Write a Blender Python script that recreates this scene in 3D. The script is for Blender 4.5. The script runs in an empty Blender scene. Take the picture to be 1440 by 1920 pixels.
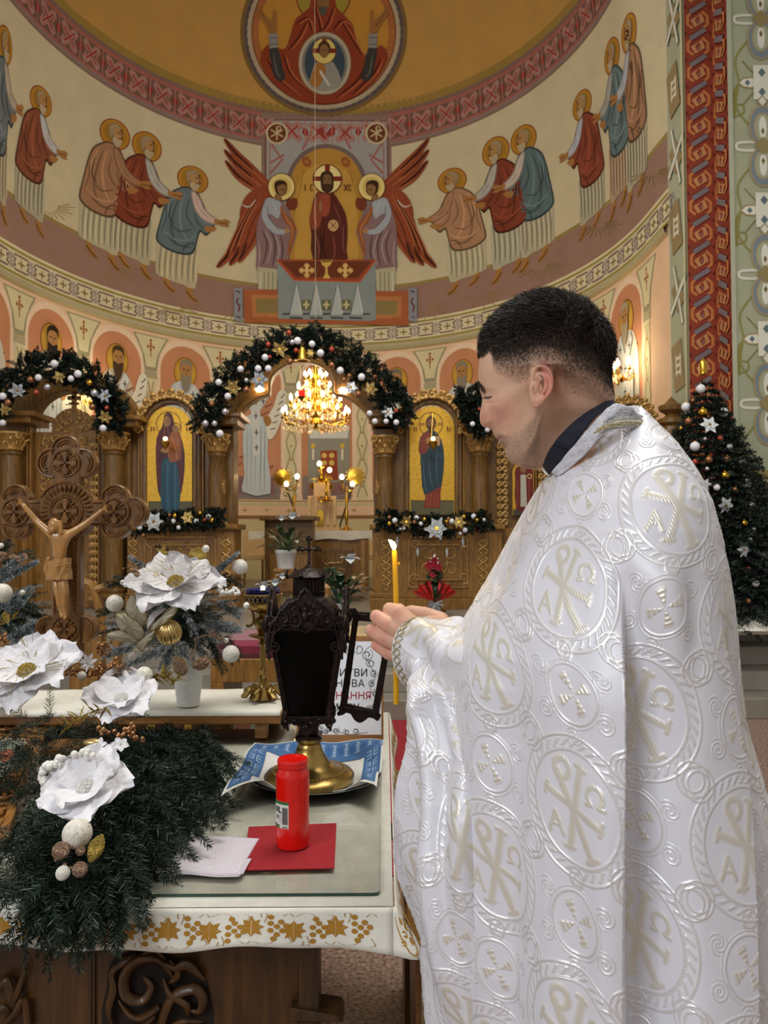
import bpy, bmesh, math, random
import numpy as np
from mathutils import Vector, Matrix, noise
from mathutils.geometry import tessellate_polygon
PI = math.pi
SC = bpy.context.scene
COL = SC.collection
rnd = random.Random(7)

# ------------------------------------------------------------------ camera
F = 1443.0; PITCH = 0.0277; ROLL = 0.005
CAM = Vector((0, 0, 1.5))
_cp, _sp = math.cos(PITCH), math.sin(PITCH)
def ray(px, py):
    a = (px-720)/F; b = (960-py)/F
    a, b = a+ROLL*b, b-ROLL*a
    return Vector((a, _cp-b*_sp, _sp+b*_cp))
def W(px, py, Y):
    d = ray(px, py)
    return CAM + d*(Y/d.y)
cam_d = bpy.data.cameras.new('camera'); cam = bpy.data.objects.new('camera', cam_d); COL.objects.link(cam)
_up0 = Vector((0, -_sp, _cp)); _r0 = Vector((1, 0, 0))
_rt = (_r0-ROLL*_up0).normalized(); _up = (_up0+ROLL*_r0).normalized(); _bk = -Vector((0, _cp, _sp))
cam.matrix_world = Matrix(((_rt.x, _up.x, _bk.x, CAM.x), (_rt.y, _up.y, _bk.y, CAM.y), (_rt.z, _up.z, _bk.z, CAM.z), (0, 0, 0, 1)))
cam_d.sensor_fit = 'VERTICAL'; cam_d.sensor_height = 24; cam_d.sensor_width = 18; cam_d.lens = F/1920*24
cam_d.dof.use_dof = True; cam_d.dof.focus_distance = 1.25; cam_d.dof.aperture_fstop = 9.0
cam_d.clip_end = 100
SC.camera = cam
# ------------------------------------------------------------------ light and exposure
SC.view_settings.view_transform = 'Standard'; SC.view_settings.look = 'None'
SC.view_settings.gamma = 1; SC.view_settings.use_curve_mapping = False
SC.view_settings.exposure = 0.0
wd = bpy.data.worlds.new('world'); SC.world = wd; wd.use_nodes = True
wd.node_tree.nodes['Background'].inputs[0].default_value = (1.0, 0.95, 0.88, 1)
wd.node_tree.nodes['Background'].inputs[1].default_value = 0.40
def light(name, kind, loc, power, col=(1, .82, .6), size=.1, look=None, sy=None, spread=None):
    d = bpy.data.lights.new(name, kind); o = bpy.data.objects.new(name, d); COL.objects.link(o)
    o.location = loc; d.energy = power; d.color = col
    if kind == 'AREA':
        d.size = size
        if sy: d.shape = 'RECTANGLE'; d.size_y = sy
        if spread: d.spread = spread
    else: d.shadow_soft_size = size
    if look is not None: o.rotation_euler = (Vector(look)-Vector(loc)).to_track_quat('-Z', 'Y').to_euler()
    return o
light('vestment_side_fill', 'AREA', (-3.6, -3.2, 4.6), 205, (.93, .96, 1.0), 2.6, (0.2, 1.2, 1.2), 2.2)  # unseen cool side light, added behind left to light the vestments
light('table_overhead_fill', 'AREA', (.6, 2.8, 6.6), 235, (1, .95, .86), 2.4, (.2, 3.5, 0))  # unseen area light, added overhead to brighten the table and vestments
light('apse_overhead_light', 'AREA', (-.9, 6.3, 7.2), 150, (1, .93, .8), 2.2, (-.9, 13, 3.5))  # unseen area light above the view, aimed at the apse
light('sanctuary_chandelier_light', 'POINT', (-.95, 11.0, 3.3), 42, (1, .86, .66), .3)

# ------------------------------------------------------------------ materials
def lin(c):
    if isinstance(c, str):
        c = c.lstrip('#'); c = [int(c[i:i+2], 16)/255 for i in (0, 2, 4)]
    return tuple(x/12.92 if x <= .04045 else ((x+.055)/1.055)**2.4 for x in c[:3])
MATS = {}
def mat(name, col, rough=.5, metal=0, var=.12, scale=20, bump=0, bscale=60, emit=None, estr=0, sheen=0, coat=0, trans=0, ior=1.45, spec=.5, col2=None, stretch=(1, 1, 1), sss=0, alpha=1):
    if name in MATS: return MATS[name]
    m = bpy.data.materials.new(name); m.use_nodes = True; MATS[name] = m
    nt = m.node_tree; N = nt.nodes; L = nt.links; b = N['Principled BSDF']
    c = lin(col)
    b.inputs['Roughness'].default_value = rough; b.inputs['Metallic'].default_value = metal
    b.inputs['IOR'].default_value = ior; b.inputs['Specular IOR Level'].default_value = spec
    if coat: b.inputs['Coat Weight'].default_value = coat; b.inputs['Coat Roughness'].default_value = .15
    if sheen: b.inputs['Sheen Weight'].default_value = sheen
    if trans: b.inputs['Transmission Weight'].default_value = trans
    if sss: b.inputs['Subsurface Weight'].default_value = sss; b.inputs['Subsurface Radius'].default_value = (.008, .003, .0015)
    if alpha < 1: b.inputs['Alpha'].default_value = alpha
    if emit: b.inputs['Emission Color'].default_value = (*lin(emit), 1); b.inputs['Emission Strength'].default_value = estr
    tc = N.new('ShaderNodeTexCoord'); mp = N.new('ShaderNodeMapping'); mp.inputs['Scale'].default_value = stretch
    L.new(tc.outputs['Object'], mp.inputs[0])
    ns = N.new('ShaderNodeTexNoise'); ns.inputs['Scale'].default_value = scale; ns.inputs['Detail'].default_value = 4
    L.new(mp.outputs[0], ns.inputs['Vector'])
    mx = N.new('ShaderNodeMix'); mx.data_type = 'RGBA'
    c2 = lin(col2) if col2 else tuple(x*(1-2*var) for x in c)
    mx.inputs[6].default_value = (*(c2), 1)
    mx.inputs[7].default_value = (*(c if col2 else tuple(min(1, x*(1+var)) for x in c)), 1)
    rp = N.new('ShaderNodeMapRange'); rp.inputs[1].default_value = .3; rp.inputs[2].default_value = .7
    L.new(ns.outputs[0], rp.inputs[0]); L.new(rp.outputs[0], mx.inputs[0]); L.new(mx.outputs[2], b.inputs['Base Color'])
    if bump:
        n2 = N.new('ShaderNodeTexNoise'); n2.inputs['Scale'].default_value = bscale; n2.inputs['Detail'].default_value = 3
        L.new(mp.outputs[0], n2.inputs['Vector'])
        bp = N.new('ShaderNodeBump'); bp.inputs['Strength'].default_value = bump; bp.inputs['Distance'].default_value = .01
        L.new(n2.outputs[0], bp.inputs['Height']); L.new(bp.outputs[0], b.inputs['Normal'])
    return m
def mat_attr(name, rough=.8, var=.06, scale=12, spec=.3, sss=0, bump=0, bscale=200, metal=0):
    m = bpy.data.materials.new(name); m.use_nodes = True; MATS[name] = m
    nt = m.node_tree; N = nt.nodes; L = nt.links; b = N['Principled BSDF']
    b.inputs['Roughness'].default_value = rough; b.inputs['Specular IOR Level'].default_value = spec; b.inputs['Metallic'].default_value = metal
    if sss:
        b.inputs['Subsurface Weight'].default_value = sss; b.inputs['Subsurface Radius'].default_value = (.01, .0035, .002); b.inputs['Subsurface Scale'].default_value = .6
    at = N.new('ShaderNodeAttribute'); at.attribute_name = 'Col'
    tc = N.new('ShaderNodeTexCoord'); ns = N.new('ShaderNodeTexNoise'); ns.inputs['Scale'].default_value = scale; ns.inputs['Detail'].default_value = 5
    L.new(tc.outputs['Object'], ns.inputs['Vector'])
    rp = N.new('ShaderNodeMapRange'); rp.inputs[1].default_value = .3; rp.inputs[2].default_value = .7; rp.inputs[3].default_value = 1-2*var; rp.inputs[4].default_value = 1
    L.new(ns.outputs[0], rp.inputs[0])
    vm = N.new('ShaderNodeVectorMath'); vm.operation = 'SCALE'
    L.new(at.outputs['Color'], vm.inputs[0]); L.new(rp.outputs[0], vm.inputs['Scale']); L.new(vm.outputs[0], b.inputs['Base Color'])
    if bump:
        n2 = N.new('ShaderNodeTexNoise'); n2.inputs['Scale'].default_value = bscale; n2.inputs['Detail'].default_value = 3
        L.new(tc.outputs['Object'], n2.inputs['Vector'])
        bp = N.new('ShaderNodeBump'); bp.inputs['Strength'].default_value = bump; bp.inputs['Distance'].default_value = .002
        L.new(n2.outputs[0], bp.inputs['Height']); L.new(bp.outputs[0], b.inputs['Normal'])
    return m
PAINT = mat_attr('wall_paint', .8, .05, 3, .2)
ICONP = mat_attr('icon_paint', .4, .05, 30, .4)
def wood(name, c1, c2, rough=.35, scale=6, axis='z', coat=.12, bump=.15):
    st = {'z': (9, 9, 1), 'x': (1, 9, 9), 'y': (9, 1, 9)}[axis]
    return mat(name, c1, rough, col2=c2, scale=scale, stretch=st, coat=coat, bump=bump, bscale=14)
OAK = wood('oak', 'a07236', '72501f', .38)
OAKD = wood('dark_oak', '84602c', '583c18', .42)
OAKL = wood('light_oak', 'b98b50', '8d6430', .35, axis='x')
CROSSW = wood('carved_cross_wood', '845a2b', '553616', .3, scale=8)
CHRISTW = mat('corpus_wood', 'ac7c40', .25, var=.12, scale=25, coat=.6, bump=.05)
GILT = mat('gilt_carving', 'c49a58', .38, .45, .2, 30, bump=.3, bscale=120)
GOLD = mat('gold_metal', 'd8a93e', .2, 1, .08, 10)
BRASS = mat('brass', 'a98d52', .3, 1, .15, 14, bump=.05)
GOLDB = mat('satin_gold_ball', 'd6b878', .3, .9, .05)
GLIT = mat('gold_glitter', 'd9bd62', .25, .9, .35, 400, bump=1, bscale=500)
CHAMP = mat('champagne_glitter', 'c7a58c', .28, .8, .35, 400, bump=1, bscale=500)
COPPER = mat('copper_bead', 'b3865c', .28, .8, .12, 60)
WHITEB = mat('white_bauble', 'e4e4ec', .35, 0, .04)
PEARL = mat('pearl_white', 'eae8e2', .3, .1, .05)
SILVERB = mat('silver_bauble', 'c9c9cf', .25, .7, .06)
BRONZEB = mat('bronze_bauble', 'a5714f', .3, .7, .1)
REDB = mat('red_bauble', 'b34a3a', .3, .3, .1)
PETAL = mat('white_velvet_petal', 'e6e5ea', .8, 0, .05, 60, bump=.35, bscale=130, sheen=.3)
PETALF = mat('far_white_petal', 'd4dadd', .7, 0, .06, 60)
NEED = mat('fir_needle', '2a3d2e', .45, 0, .35, 25, col2='0e1c12')
NEEDF = mat('frosted_needle', 'b9c0c6', .6, 0, .1, 60, col2='4d5f5c')
NEEDT = mat('dark_fir_needle', '17281c', .5, 0, .3, 8, col2='0a140e')
TWIG = mat('twig', '3a2c1e', .7)
WHITEC = mat('white_ceramic', 'dcdcd8', .3, 0, .03)
EGG = mat('speckled_ball', 'e3dfd3', .5, 0, .1, 120)
IRON = mat('black_cast_iron', '2c211e', .38, .6, .3, 40, bump=.3, bscale=90)
DGLASS = mat('dark_lantern_glass', '020403', .25, 0, .1, spec=.12)
LINEN = mat('white_linen', 'e6e4d8', .8, 0, .04, 30, bump=.25, bscale=700)
BULB = mat('lit_bulb', 'ffdca8', .4, emit='ffdca6', estr=26)
CRYSTAL = mat('crystal', 'f3dfae', .08, .1, .1, spec=1, alpha=.75)

# ------------------------------------------------------------------ mesh builder
class MB:
    def __init__(s): s.v = []; s.f = []; s.m = []; s.cur = 0; s.c = []; s.col = None
    def add(s, vs, fs):
        n = len(s.v); s.v.extend(tuple(v) for v in vs); s.f.extend(tuple(i+n for i in f) for f in fs)
        s.m.extend([s.cur]*len(fs)); s.c.extend([s.col]*len(fs)); return s
    def box(s, x0, x1, y0, y1, z0, z1, M=None, bev=0):
        if bev:
            b = bev; vs = []
            for (z, i) in ((z0, b), (z0+b, 0), (z1-b, 0), (z1, b)):
                vs += [(x0+i, y0+i, z), (x1-i, y0+i, z), (x1-i, y1-i, z), (x0+i, y1-i, z)]
            fs = [(3, 2, 1, 0), (12, 13, 14, 15)]
            for k in range(3):
                for j in range(4): a = k*4+j; c = k*4+(j+1) % 4; fs.append((a, c, c+4, a+4))
        else:
            vs = [(x, y, z) for z in (z0, z1) for x, y in ((x0, y0), (x1, y0), (x1, y1), (x0, y1))]
            fs = [(3, 2, 1, 0), (4, 5, 6, 7), (0, 1, 5, 4), (1, 2, 6, 5), (2, 3, 7, 6), (3, 0, 4, 7)]
        if M is not None: vs = [M@Vector(v) for v in vs]
        return s.add(vs, fs)
    def lathe(s, prof, c=(0, 0, 0), n=24, M=None, sq=None, ph=0):
        vs = []; fs = []; c = Vector(c)
        for r, z in prof:
            for k in range(n):
                a = 2*PI*k/n+ph; v = Vector((r*math.cos(a), r*math.sin(a), z))
                vs.append((M@v if M is not None else v)+c)
        for i in range(len(prof)-1):
            for k in range(n):
                a = i*n+k; b = i*n+(k+1) % n; fs.append((a, b, b+n, a+n))
        if prof[0][0] > 1e-6: fs.append(tuple(range(n))[::-1])
        if prof[-1][0] > 1e-6: fs.append(tuple(range((len(prof)-1)*n, len(prof)*n)))
        return s.add(vs, fs)
    def sph(s, c, r, n=16, m=10, sc=(1, 1, 1), M=None):
        prof = [(r*math.sin(PI*i/m), -r*math.cos(PI*i/m)) for i in range(m+1)]
        S = Matrix.Diagonal((*sc, 1)); M2 = (M.to_4x4()@S) if M is not None else S
        return s.lathe(prof, c, n, M2.to_3x3())
    def tube(s, pts, r, n=8, closed=False, flat=1.0, up=None):
        pts = [Vector(p) for p in pts]; m = len(pts); vs = []; fs = []
        rr = r if isinstance(r, (list, tuple)) else [r]*m
        t0 = (pts[1]-pts[0]).normalized(); nn = Vector(up) if up is not None else t0.orthogonal()
        for i, p in enumerate(pts):
            if closed: t = pts[(i+1) % m]-pts[i-1]
            else: t = pts[min(i+1, m-1)]-pts[max(i-1, 0)]
            if t.length < 1e-9: t = t0
            t = t.normalized(); nn = (nn-t*nn.dot(t))
            if nn.length < 1e-6: nn = t.orthogonal()
            nn = nn.normalized(); bb = t.cross(nn)
            for k in range(n):
                a = 2*PI*k/n; vs.append(p+(nn*math.cos(a)*flat+bb*math.sin(a))*rr[i])
        for i in range(m if closed else m-1):
            for k in range(n):
                a = i*n+k; b = i*n+(k+1) % n; j = ((i+1) % m)*n
                fs.append((a, b, j+(k+1) % n, j+k))
        if not closed: fs.append(tuple(range(n))[::-1]); fs.append(tuple(range((m-1)*n, m*n)))
        return s.add(vs, fs)
    def prism(s, out, M, d, bev=0):
        """closed 2-D outline (x, z) extruded from y=0 (front) to y=d; M places it"""
        n = len(out); P2 = [Vector((p[0], p[1], 0)) for p in out]
        tri = tessellate_polygon([P2])
        vs = []
        if bev:
            ins = inset(out, bev)
            vs += [(x, 0, z) for x, z in ins] + [(x, bev, z) for x, z in out] + [(x, d, z) for x, z in out]; L = 3
        else: vs += [(x, 0, z) for x, z in out] + [(x, d, z) for x, z in out]; L = 2
        fs = [tuple(t) for t in tri] + [tuple(i+(L-1)*n for i in t)[::-1] for t in tri]
        for k in range(L-1):
            for i in range(n): j = (i+1) % n; fs.append((k*n+i, k*n+j, (k+1)*n+j, (k+1)*n+i))
        return s.add([M@Vector(v) for v in vs], fs)
    def build(s, name, mats, parent=None, smooth=True, ang=38, rec=True):
        me = bpy.data.meshes.new(name); me.from_pydata(s.v, [], s.f)
        if not isinstance(mats, (list, tuple)): mats = [mats]
        for m in mats: me.materials.append(m)
        if len(mats) > 1: me.polygons.foreach_set('material_index', np.array(s.m, np.int32))
        if any(c is not None for c in s.c):
            at = me.color_attributes.new('Col', 'FLOAT_COLOR', 'CORNER')
            lt = np.empty(len(me.polygons), np.int32); me.polygons.foreach_get('loop_total', lt)
            cc = np.array([(*(c or (1, 1, 1)), 1.0) for c in s.c], np.float32)
            at.data.foreach_set('color', np.repeat(cc, lt, axis=0).ravel())
        if rec:
            bm = bmesh.new(); bm.from_mesh(me); bmesh.ops.recalc_face_normals(bm, faces=bm.faces); bm.to_mesh(me); bm.free()
        if smooth:
            me.polygons.foreach_set('use_smooth', [True]*len(me.polygons)); me.set_sharp_from_angle(angle=math.radians(ang))
        me.update()
        return link(name, me, parent)
def link(name, data, parent=None):
    o = bpy.data.objects.new(name, data); COL.objects.link(o)
    if parent is not None: attach(o, parent)
    return o
def wloc(o):
    v = Vector((0, 0, 0))
    while o is not None: v += o.location; o = o.parent if not o.get('_pinv') else None
    return v
def attach(o, parent):
    o.parent = parent
    root = parent
    while root.parent is not None: root = root.parent
    if parent is root: o.matrix_parent_inverse = Matrix.Translation(-root.location)
def tag(o, label=None, cat=None, group=None, kind=None):
    if label: o['label'] = label
    if cat: o['category'] = cat
    if group: o['group'] = group
    if kind: o['kind'] = kind
    return o
def thing(name, label, cat, loc=(0, 0, 0), group=None):
    o = bpy.data.objects.new(name, None); COL.objects.link(o); o.location = loc; o.empty_display_size = .05
    return tag(o, label, cat, group)
def struct(o): o['kind'] = 'structure'; return o
def dup(root, loc=None, rot=None, sc=None, label=None, group=None):
    r = root.copy(); COL.objects.link(r)
    if loc is not None: r.location = loc
    if rot is not None: r.rotation_euler = rot
    if sc is not None: r.scale = (sc,)*3 if not hasattr(sc, '__len__') else sc
    if label: r['label'] = label
    if group: r['group'] = group
    for ch in list(root.children):
        c = ch.copy(); COL.objects.link(c); c.parent = r
        for g in list(ch.children):
            d = g.copy(); COL.objects.link(d); d.parent = c
    return r
def inset(out, b):
    n = len(out); area = sum(out[i][0]*out[(i+1) % n][1]-out[(i+1) % n][0]*out[i][1] for i in range(n)); sg = 1 if area > 0 else -1
    r = []
    for i in range(n):
        p = Vector(out[i-1]); q = Vector(out[i]); w = Vector(out[(i+1) % n])
        e1 = (q-p); e2 = (w-q)
        if e1.length < 1e-9 or e2.length < 1e-9: r.append(tuple(q)); continue
        e1.normalize(); e2.normalize(); nn = Vector((-e1.y-e2.y, e1.x+e2.x))*sg
        l = nn.length
        r.append(tuple(q+nn/l*b*min(1.6, 2/l if l > .5 else 1.6)) if l > .1 else tuple(q))
    return r
def cr(pts, k=5, closed=False):
    """Catmull-Rom smoothing, any dimension"""
    P = [np.array(p, float) for p in pts]; n = len(P); out = []
    for i in range(n if closed else n-1):
        a, b, c, d = (P[i-1], P[i], P[(i+1) % n], P[(i+2) % n]) if closed else (P[max(i-1, 0)], P[i], P[i+1], P[min(i+2, n-1)])
        for j in range(k):
            t = j/k; out.append(.5*((2*b)+(-a+c)*t+(2*a-5*b+4*c-d)*t*t+(-a+3*b-3*c+d)*t**3))
    if not closed: out.append(P[-1])
    return [tuple(map(float, p)) for p in out]
def sm(a, b, x): x = max(0, min(1, (x-a)/(b-a))); return x*x*(3-2*x)
ORD = 'first second third fourth fifth sixth seventh eighth ninth tenth eleventh twelfth thirteenth fourteenth fifteenth sixteenth seventeenth eighteenth nineteenth twentieth'.split()
def ordw(i): return ORD[i] if i < 20 else 'twenty-'+ORD[i-20] if i < 29 else 'thirtieth' if i == 29 else 'thirty-'+ORD[i-30]

# ------------------------------------------------------------------ painting on walls and icons: thin coats of paint following a surface
class Painter:
    def __init__(s, mapf, step=14, off0=.002, doff=.00015): s.map = mapf; s.mb = MB(); s.step = step; s.off = off0; s.d = doff
    def _put(s, tris_pts, col):
        s.off += s.d; s.mb.col = lin(col) if isinstance(col, str) else col
        idx = {}; vs = []; fs = []
        def vid(p):
            k = (round(p[0], 3), round(p[1], 3))
            if k not in idx: idx[k] = len(vs); vs.append(s.map(p[0], p[1], s.off))
            return idx[k]
        stack = list(tris_pts)
        while stack:
            t = stack.pop()
            e = [math.dist(t[i], t[(i+1) % 3]) for i in range(3)]; m = max(e)
            if m > s.step:
                i = e.index(m); a, b, c = t[i], t[(i+1) % 3], t[(i+2) % 3]; h = ((a[0]+b[0])/2, (a[1]+b[1])/2)
                stack += [(a, h, c), (h, b, c)]
            else: fs.append(tuple(vid(p) for p in t))
        fs = [f for f in fs if len(set(f)) == 3]
        s.mb.add(vs, fs)
    def poly(s, pts, col, smooth=4):
        if smooth: pts = cr(pts, smooth, True)
        tri = tessellate_polygon([[Vector((p[0], p[1], 0)) for p in pts]])
        s._put([tuple(pts[i] for i in t) for t in tri], col)
    def ell(s, c, rx, ry=None, col='ffffff', rot=0, n=28):
        ry = ry or rx; cs, sn = math.cos(rot), math.sin(rot)
        s.poly([(c[0]+rx*math.cos(2*PI*k/n)*cs-ry*math.sin(2*PI*k/n)*sn, c[1]+rx*math.cos(2*PI*k/n)*sn+ry*math.sin(2*PI*k/n)*cs) for k in range(n)], col, 0)
    def ring(s, c, rx, ry, w, col, rot=0, n=32):
        cs, sn = math.cos(rot), math.sin(rot)
        s.line([(c[0]+rx*math.cos(2*PI*k/n)*cs-ry*math.sin(2*PI*k/n)*sn, c[1]+rx*math.cos(2*PI*k/n)*sn+ry*math.sin(2*PI*k/n)*cs) for k in range(n+1)], w, col, 0)
    def line(s, pts, w, col, smooth=4, taper=False):
        if smooth and len(pts) > 2: pts = cr(pts, smooth)
        n = len(pts); q = []
        for i, p in enumerate(pts):
            a = pts[max(i-1, 0)]; b = pts[min(i+1, n-1)]
            if n > 3 and math.dist(pts[0], pts[-1]) < 1e-6 and i in (0, n-1): a, b = pts[-2], pts[1]
            dx, dy = b[0]-a[0], b[1]-a[1]; l = math.hypot(dx, dy) or 1
            ww = w/2*(math.sin(PI*(i+.35)/(n-.3))**.6 if taper else 1)
            q.append(((p[0]-dy/l*ww, p[1]+dx/l*ww), (p[0]+dy/l*ww, p[1]-dx/l*ww)))
        t = []
        for i in range(n-1): t += [(q[i][0], q[i][1], q[i+1][1]), (q[i][0], q[i+1][1], q[i+1][0])]
        s._put(t, col)
    def build(s, name, parent=None, m=None, label=None):
        o = s.mb.build(name, m or PAINT, parent, smooth=False, rec=False)
        if label: o['label'] = label
        return o
class Sub:
    """painter seen through an affine template frame"""
    def __init__(s, p, fn, k=1): s.p = p; s.fn = fn; s.k = k
    def poly(s, pts, col, smooth=4): s.p.poly([s.fn(*q) for q in pts], col, smooth)
    def line(s, pts, w, col, smooth=4, taper=False): s.p.line([s.fn(*q) for q in pts], w*s.k, col, smooth, taper)
    def ell(s, c, rx, ry=None, col='ffffff', rot=0, n=20):
        ry = ry or rx; cs, sn = math.cos(rot), math.sin(rot)
        s.poly([(c[0]+rx*math.cos(2*PI*k/n)*cs-ry*math.sin(2*PI*k/n)*sn, c[1]+rx*math.cos(2*PI*k/n)*sn+ry*math.sin(2*PI*k/n)*cs) for k in range(n)], col, 0)
# ================================================================== the church shell
ACX, ACY, A1, B1, A2, B2 = -.927, 9.72, 4.3, 5.1, 3.97, 4.28
ZL, ZU, ZF = 5.35, 8.97, .65      # lower band, upper band, sanctuary floor
YR, YP = 8.43, 8.05
def ab(z):
    if z <= 5.6: return A1, B1
    if z <= ZU+.2:
        t = ((z-5.6)/(ZU-5.6)); return A1+(A2-A1)*t**1.35, B1+(B2-B1)*t**1.35
    t = min(1, (z-ZU-.2)/3.5); s = math.sqrt(max(0, 1-t*t)); a, b = ab(ZU+.2); return a*s, b*s
_th = np.linspace(0, PI/2, 400); _sx = np.hypot(A1*np.diff(np.sin(_th)), B1*np.diff(np.cos(_th))); _arc = np.concatenate([[0], np.cumsum(_sx)])
QL = float(_arc[-1])
def apos(u, z, off=0):
    """u = metres along the wall from the axis, z = height"""
    a, b = ab(z); s = 1 if u >= 0 else -1; q = abs(u)
    if q <= QL:
        th = float(np.interp(q, _arc, _th)); x, y = a*math.sin(th), b*math.cos(th)
        nx, ny = math.sin(th)/a if a > 1e-6 else 0, math.cos(th)/b if b > 1e-6 else 1
    else: x, y = a+(A1-a)*min(1, (q-QL)/.75), -(q-QL); nx, ny = 1, 0
    l = math.hypot(nx, ny) or 1
    nz = 0
    if z > 5.6:
        a2, b2 = ab(z+.02); nz = ((a-a2)/.02+(b-b2)/.02)/2
        l2 = math.hypot(1, nz); nz /= l2; l *= l2
    return Vector((ACX+s*(x-off*nx/l), ACY+y-off*ny/l, z-off*nz))
def ahit(px, py):
    d = ray(px, py); d = d/d.y
    def g(t):
        p = CAM+d*t; a, b = ab(p.z); 
        if a < 1e-3: return 1
        x = (p.x-ACX)/a
        return (x*x+((p.y-ACY)/b)**2-1) if p.y > ACY else abs(p.x-ACX)/(a+(A1-a)*min(1, (ACY-p.y)/.75))-1
    lo, hi = 8.0, 16.0
    for _ in range(34):
        m = (lo+hi)/2
        if g(m) > 0: hi = m
        else: lo = m
    return CAM+d*lo
def amap(px, py, off):
    p = ahit(px, py); dv = (CAM+Vector((ACX*.6, 7, 2))-p).normalized()
    a, b = ab(p.z)
    n = Vector((-(p.x-ACX)/(a*a), -(p.y-ACY)/(b*b) if p.y > ACY else 0, 0))
    if p.z > 5.6: n.z = -.35*n.length
    n.normalize(); return p+n*off
def umap(u, z, off): return apos(u, z, off)

# wall and conch by zone of height
UW = QL+.75
def ring_wall(zs, cols, name, parent=None):
    mb = MB(); us = np.linspace(-UW, UW, 121)
    for i in range(len(zs)-1):
        mb.col = lin(cols[i])
        mb.add([apos(u, z) for z in (zs[i], zs[i+1]) for u in us], [(k, k+1, k+122, k+121) for k in range(120)])
    return mb.build(name, PAINT, parent, smooth=True, rec=False)
zs = [ZF]+list(np.linspace(ZF, 1.78, 3)[1:])+[1.85]+list(np.linspace(1.85, 5.13, 5)[1:])
apse = ring_wall(zs, ['cdbf92', 'cdbf92', '8f6a48']+['e6c2a0']*4, 'wall_apse'); struct(apse)
low_band = 5.13, 5.55
cs = MB()                                    # moulded cornice under the band
us = np.linspace(-UW, UW, 121); cols = ['c9b98e', 'b3ac88', 'e0d2aa', 'a79a63']
prof = [(0, 5.0), (.05, 5.03), (.07, 5.09), (.03, 5.12), (0, 5.14)]
for i in range(4):
    cs.col = lin(cols[i])
    cs.add([apos(u, prof[i+j][1], prof[i+j][0]) for j in (0, 1) for u in us], [(k, k+1, k+122, k+121) for k in range(120)])
struct(cs.build('trim_cornice', PAINT, None, smooth=False, rec=False))
zz = [5.13, 5.56, 5.9, 6.18, 6.24]+list(np.linspace(6.24, 8.6, 7)[1:])
ring_up = ring_wall(zz, ['ddd3ab', '9b7a6c', '9b7a6c', '9a8650']+['cfc3a0']*6, 'wall_apse_upper'); struct(ring_up)
zz = [8.6, 8.66, ZU+.2]+[ZU+.2+3.5*math.sin(x) for x in np.linspace(0, PI/2*.995, 22)[1:]]
struct(ring_wall(zz, ['8a6f62', 'a4655a']+['bd924e']*22, 'ceiling_apse_conch'))

# ornament: chain band
P = Painter(umap, .09, .003, 3e-4)
for z in (5.165, 5.5): P.line([(u, z) for u in np.linspace(-UW, UW, 90)], .035, '9d8e4c', 0)
per = .45; nk = int(UW/per)
for k in range(-nk, nk+1):
    u = k*per; z = 5.333; h = .105; P.off = .004
    for m in (-1, 1):
        P.line([(u+m*.06, z-h), (u+m*.14, z-h), (u+m*.19, z-.05), (u+m*.12, z-.05)], .028, '8b7270', 0)
        P.line([(u+m*.06, z+h), (u+m*.14, z+h), (u+m*.19, z+.05), (u+m*.12, z+.05)], .028, '8b7270', 0)
        P.line([(u+m*.2, z-.11), (u+m*.25, z+.0), (u+m*.2, z+.11)], .02, 'a2939a', 0)
    P.line([(u-.12, z-.05), (u-.16, z), (u-.12, z+.05)], .03, '8b7270', 0); P.line([(u+.12, z-.05), (u+.16, z), (u+.12, z+.05)], .03, '8b7270', 0)
    P.line([(u-.07, z), (u+.07, z)], .022, '8a7444', 0); P.line([(u, z-.06), (u, z+.06)], .022, '8a7444', 0)
    P.line([(u-.06, z-h), (u+.06, z-h)], .028, '8b7270', 0); P.line([(u-.06, z+h), (u+.06, z+h)], .028, '8b7270', 0)
P.build('painted_chain_border', ring_up)
# ornament: X band under the conch
P = Painter(umap, .09, .003, 3e-4)
U2 = np.linspace(-UW, UW, 110)
za, zb = 8.68, 9.12; zm = (za+zb)/2
P.poly([(u, za+.06) for u in U2]+[(u, zb-.06) for u in U2[::-1]], '6f564c', 0) if False else None
for i in range(len(U2)-1): P.off = .002; P.poly([(U2[i], za+.05), (U2[i+1], za+.05), (U2[i+1], zb-.05), (U2[i], zb-.05)], '75594f', 0)
P.line([(u, za-.02) for u in U2], .05, '8f7a72', 0); P.line([(u, zb+.04) for u in U2], .06, '84685c', 0); P.line([(u, zb+.14) for u in U2], .14, '9c8040', 0)
per = .53
for k in range(-int(UW/per), int(UW/per)+1):
    u = (k+.5)*per; h = .15; P.off = .006
    for m in (-1, 1):
        P.line([(u-m*.17, zm-h), (u+m*.17, zm+h)], .075, 'a8837a', 0)
    for m in (-1, 1): P.line([(u-m*.12, zm-.1), (u+m*.12, zm+.1)], .028, '9c3a30', 0)
    for m in (-1, 1):
        P.line([(u-.1, zm+m*h), (u, zm+m*.07), (u+.1, zm+m*h)], .03, 'b5786b', 0)
        P.line([(u+m*.2, zm-.12), (u+m*.11, zm), (u+m*.2, zm+.12)], .03, 'b5786b', 0)
    e = u+per/2; P.poly([(e-.07, zm), (e, zm-.085), (e+.07, zm), (e, zm+.085)], '93332a', 0)
    P.line([(e, za+.04), (e, zb-.04)], .022, 'b5786b', 0)
P.build('painted_cross_border', ring_up)
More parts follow.
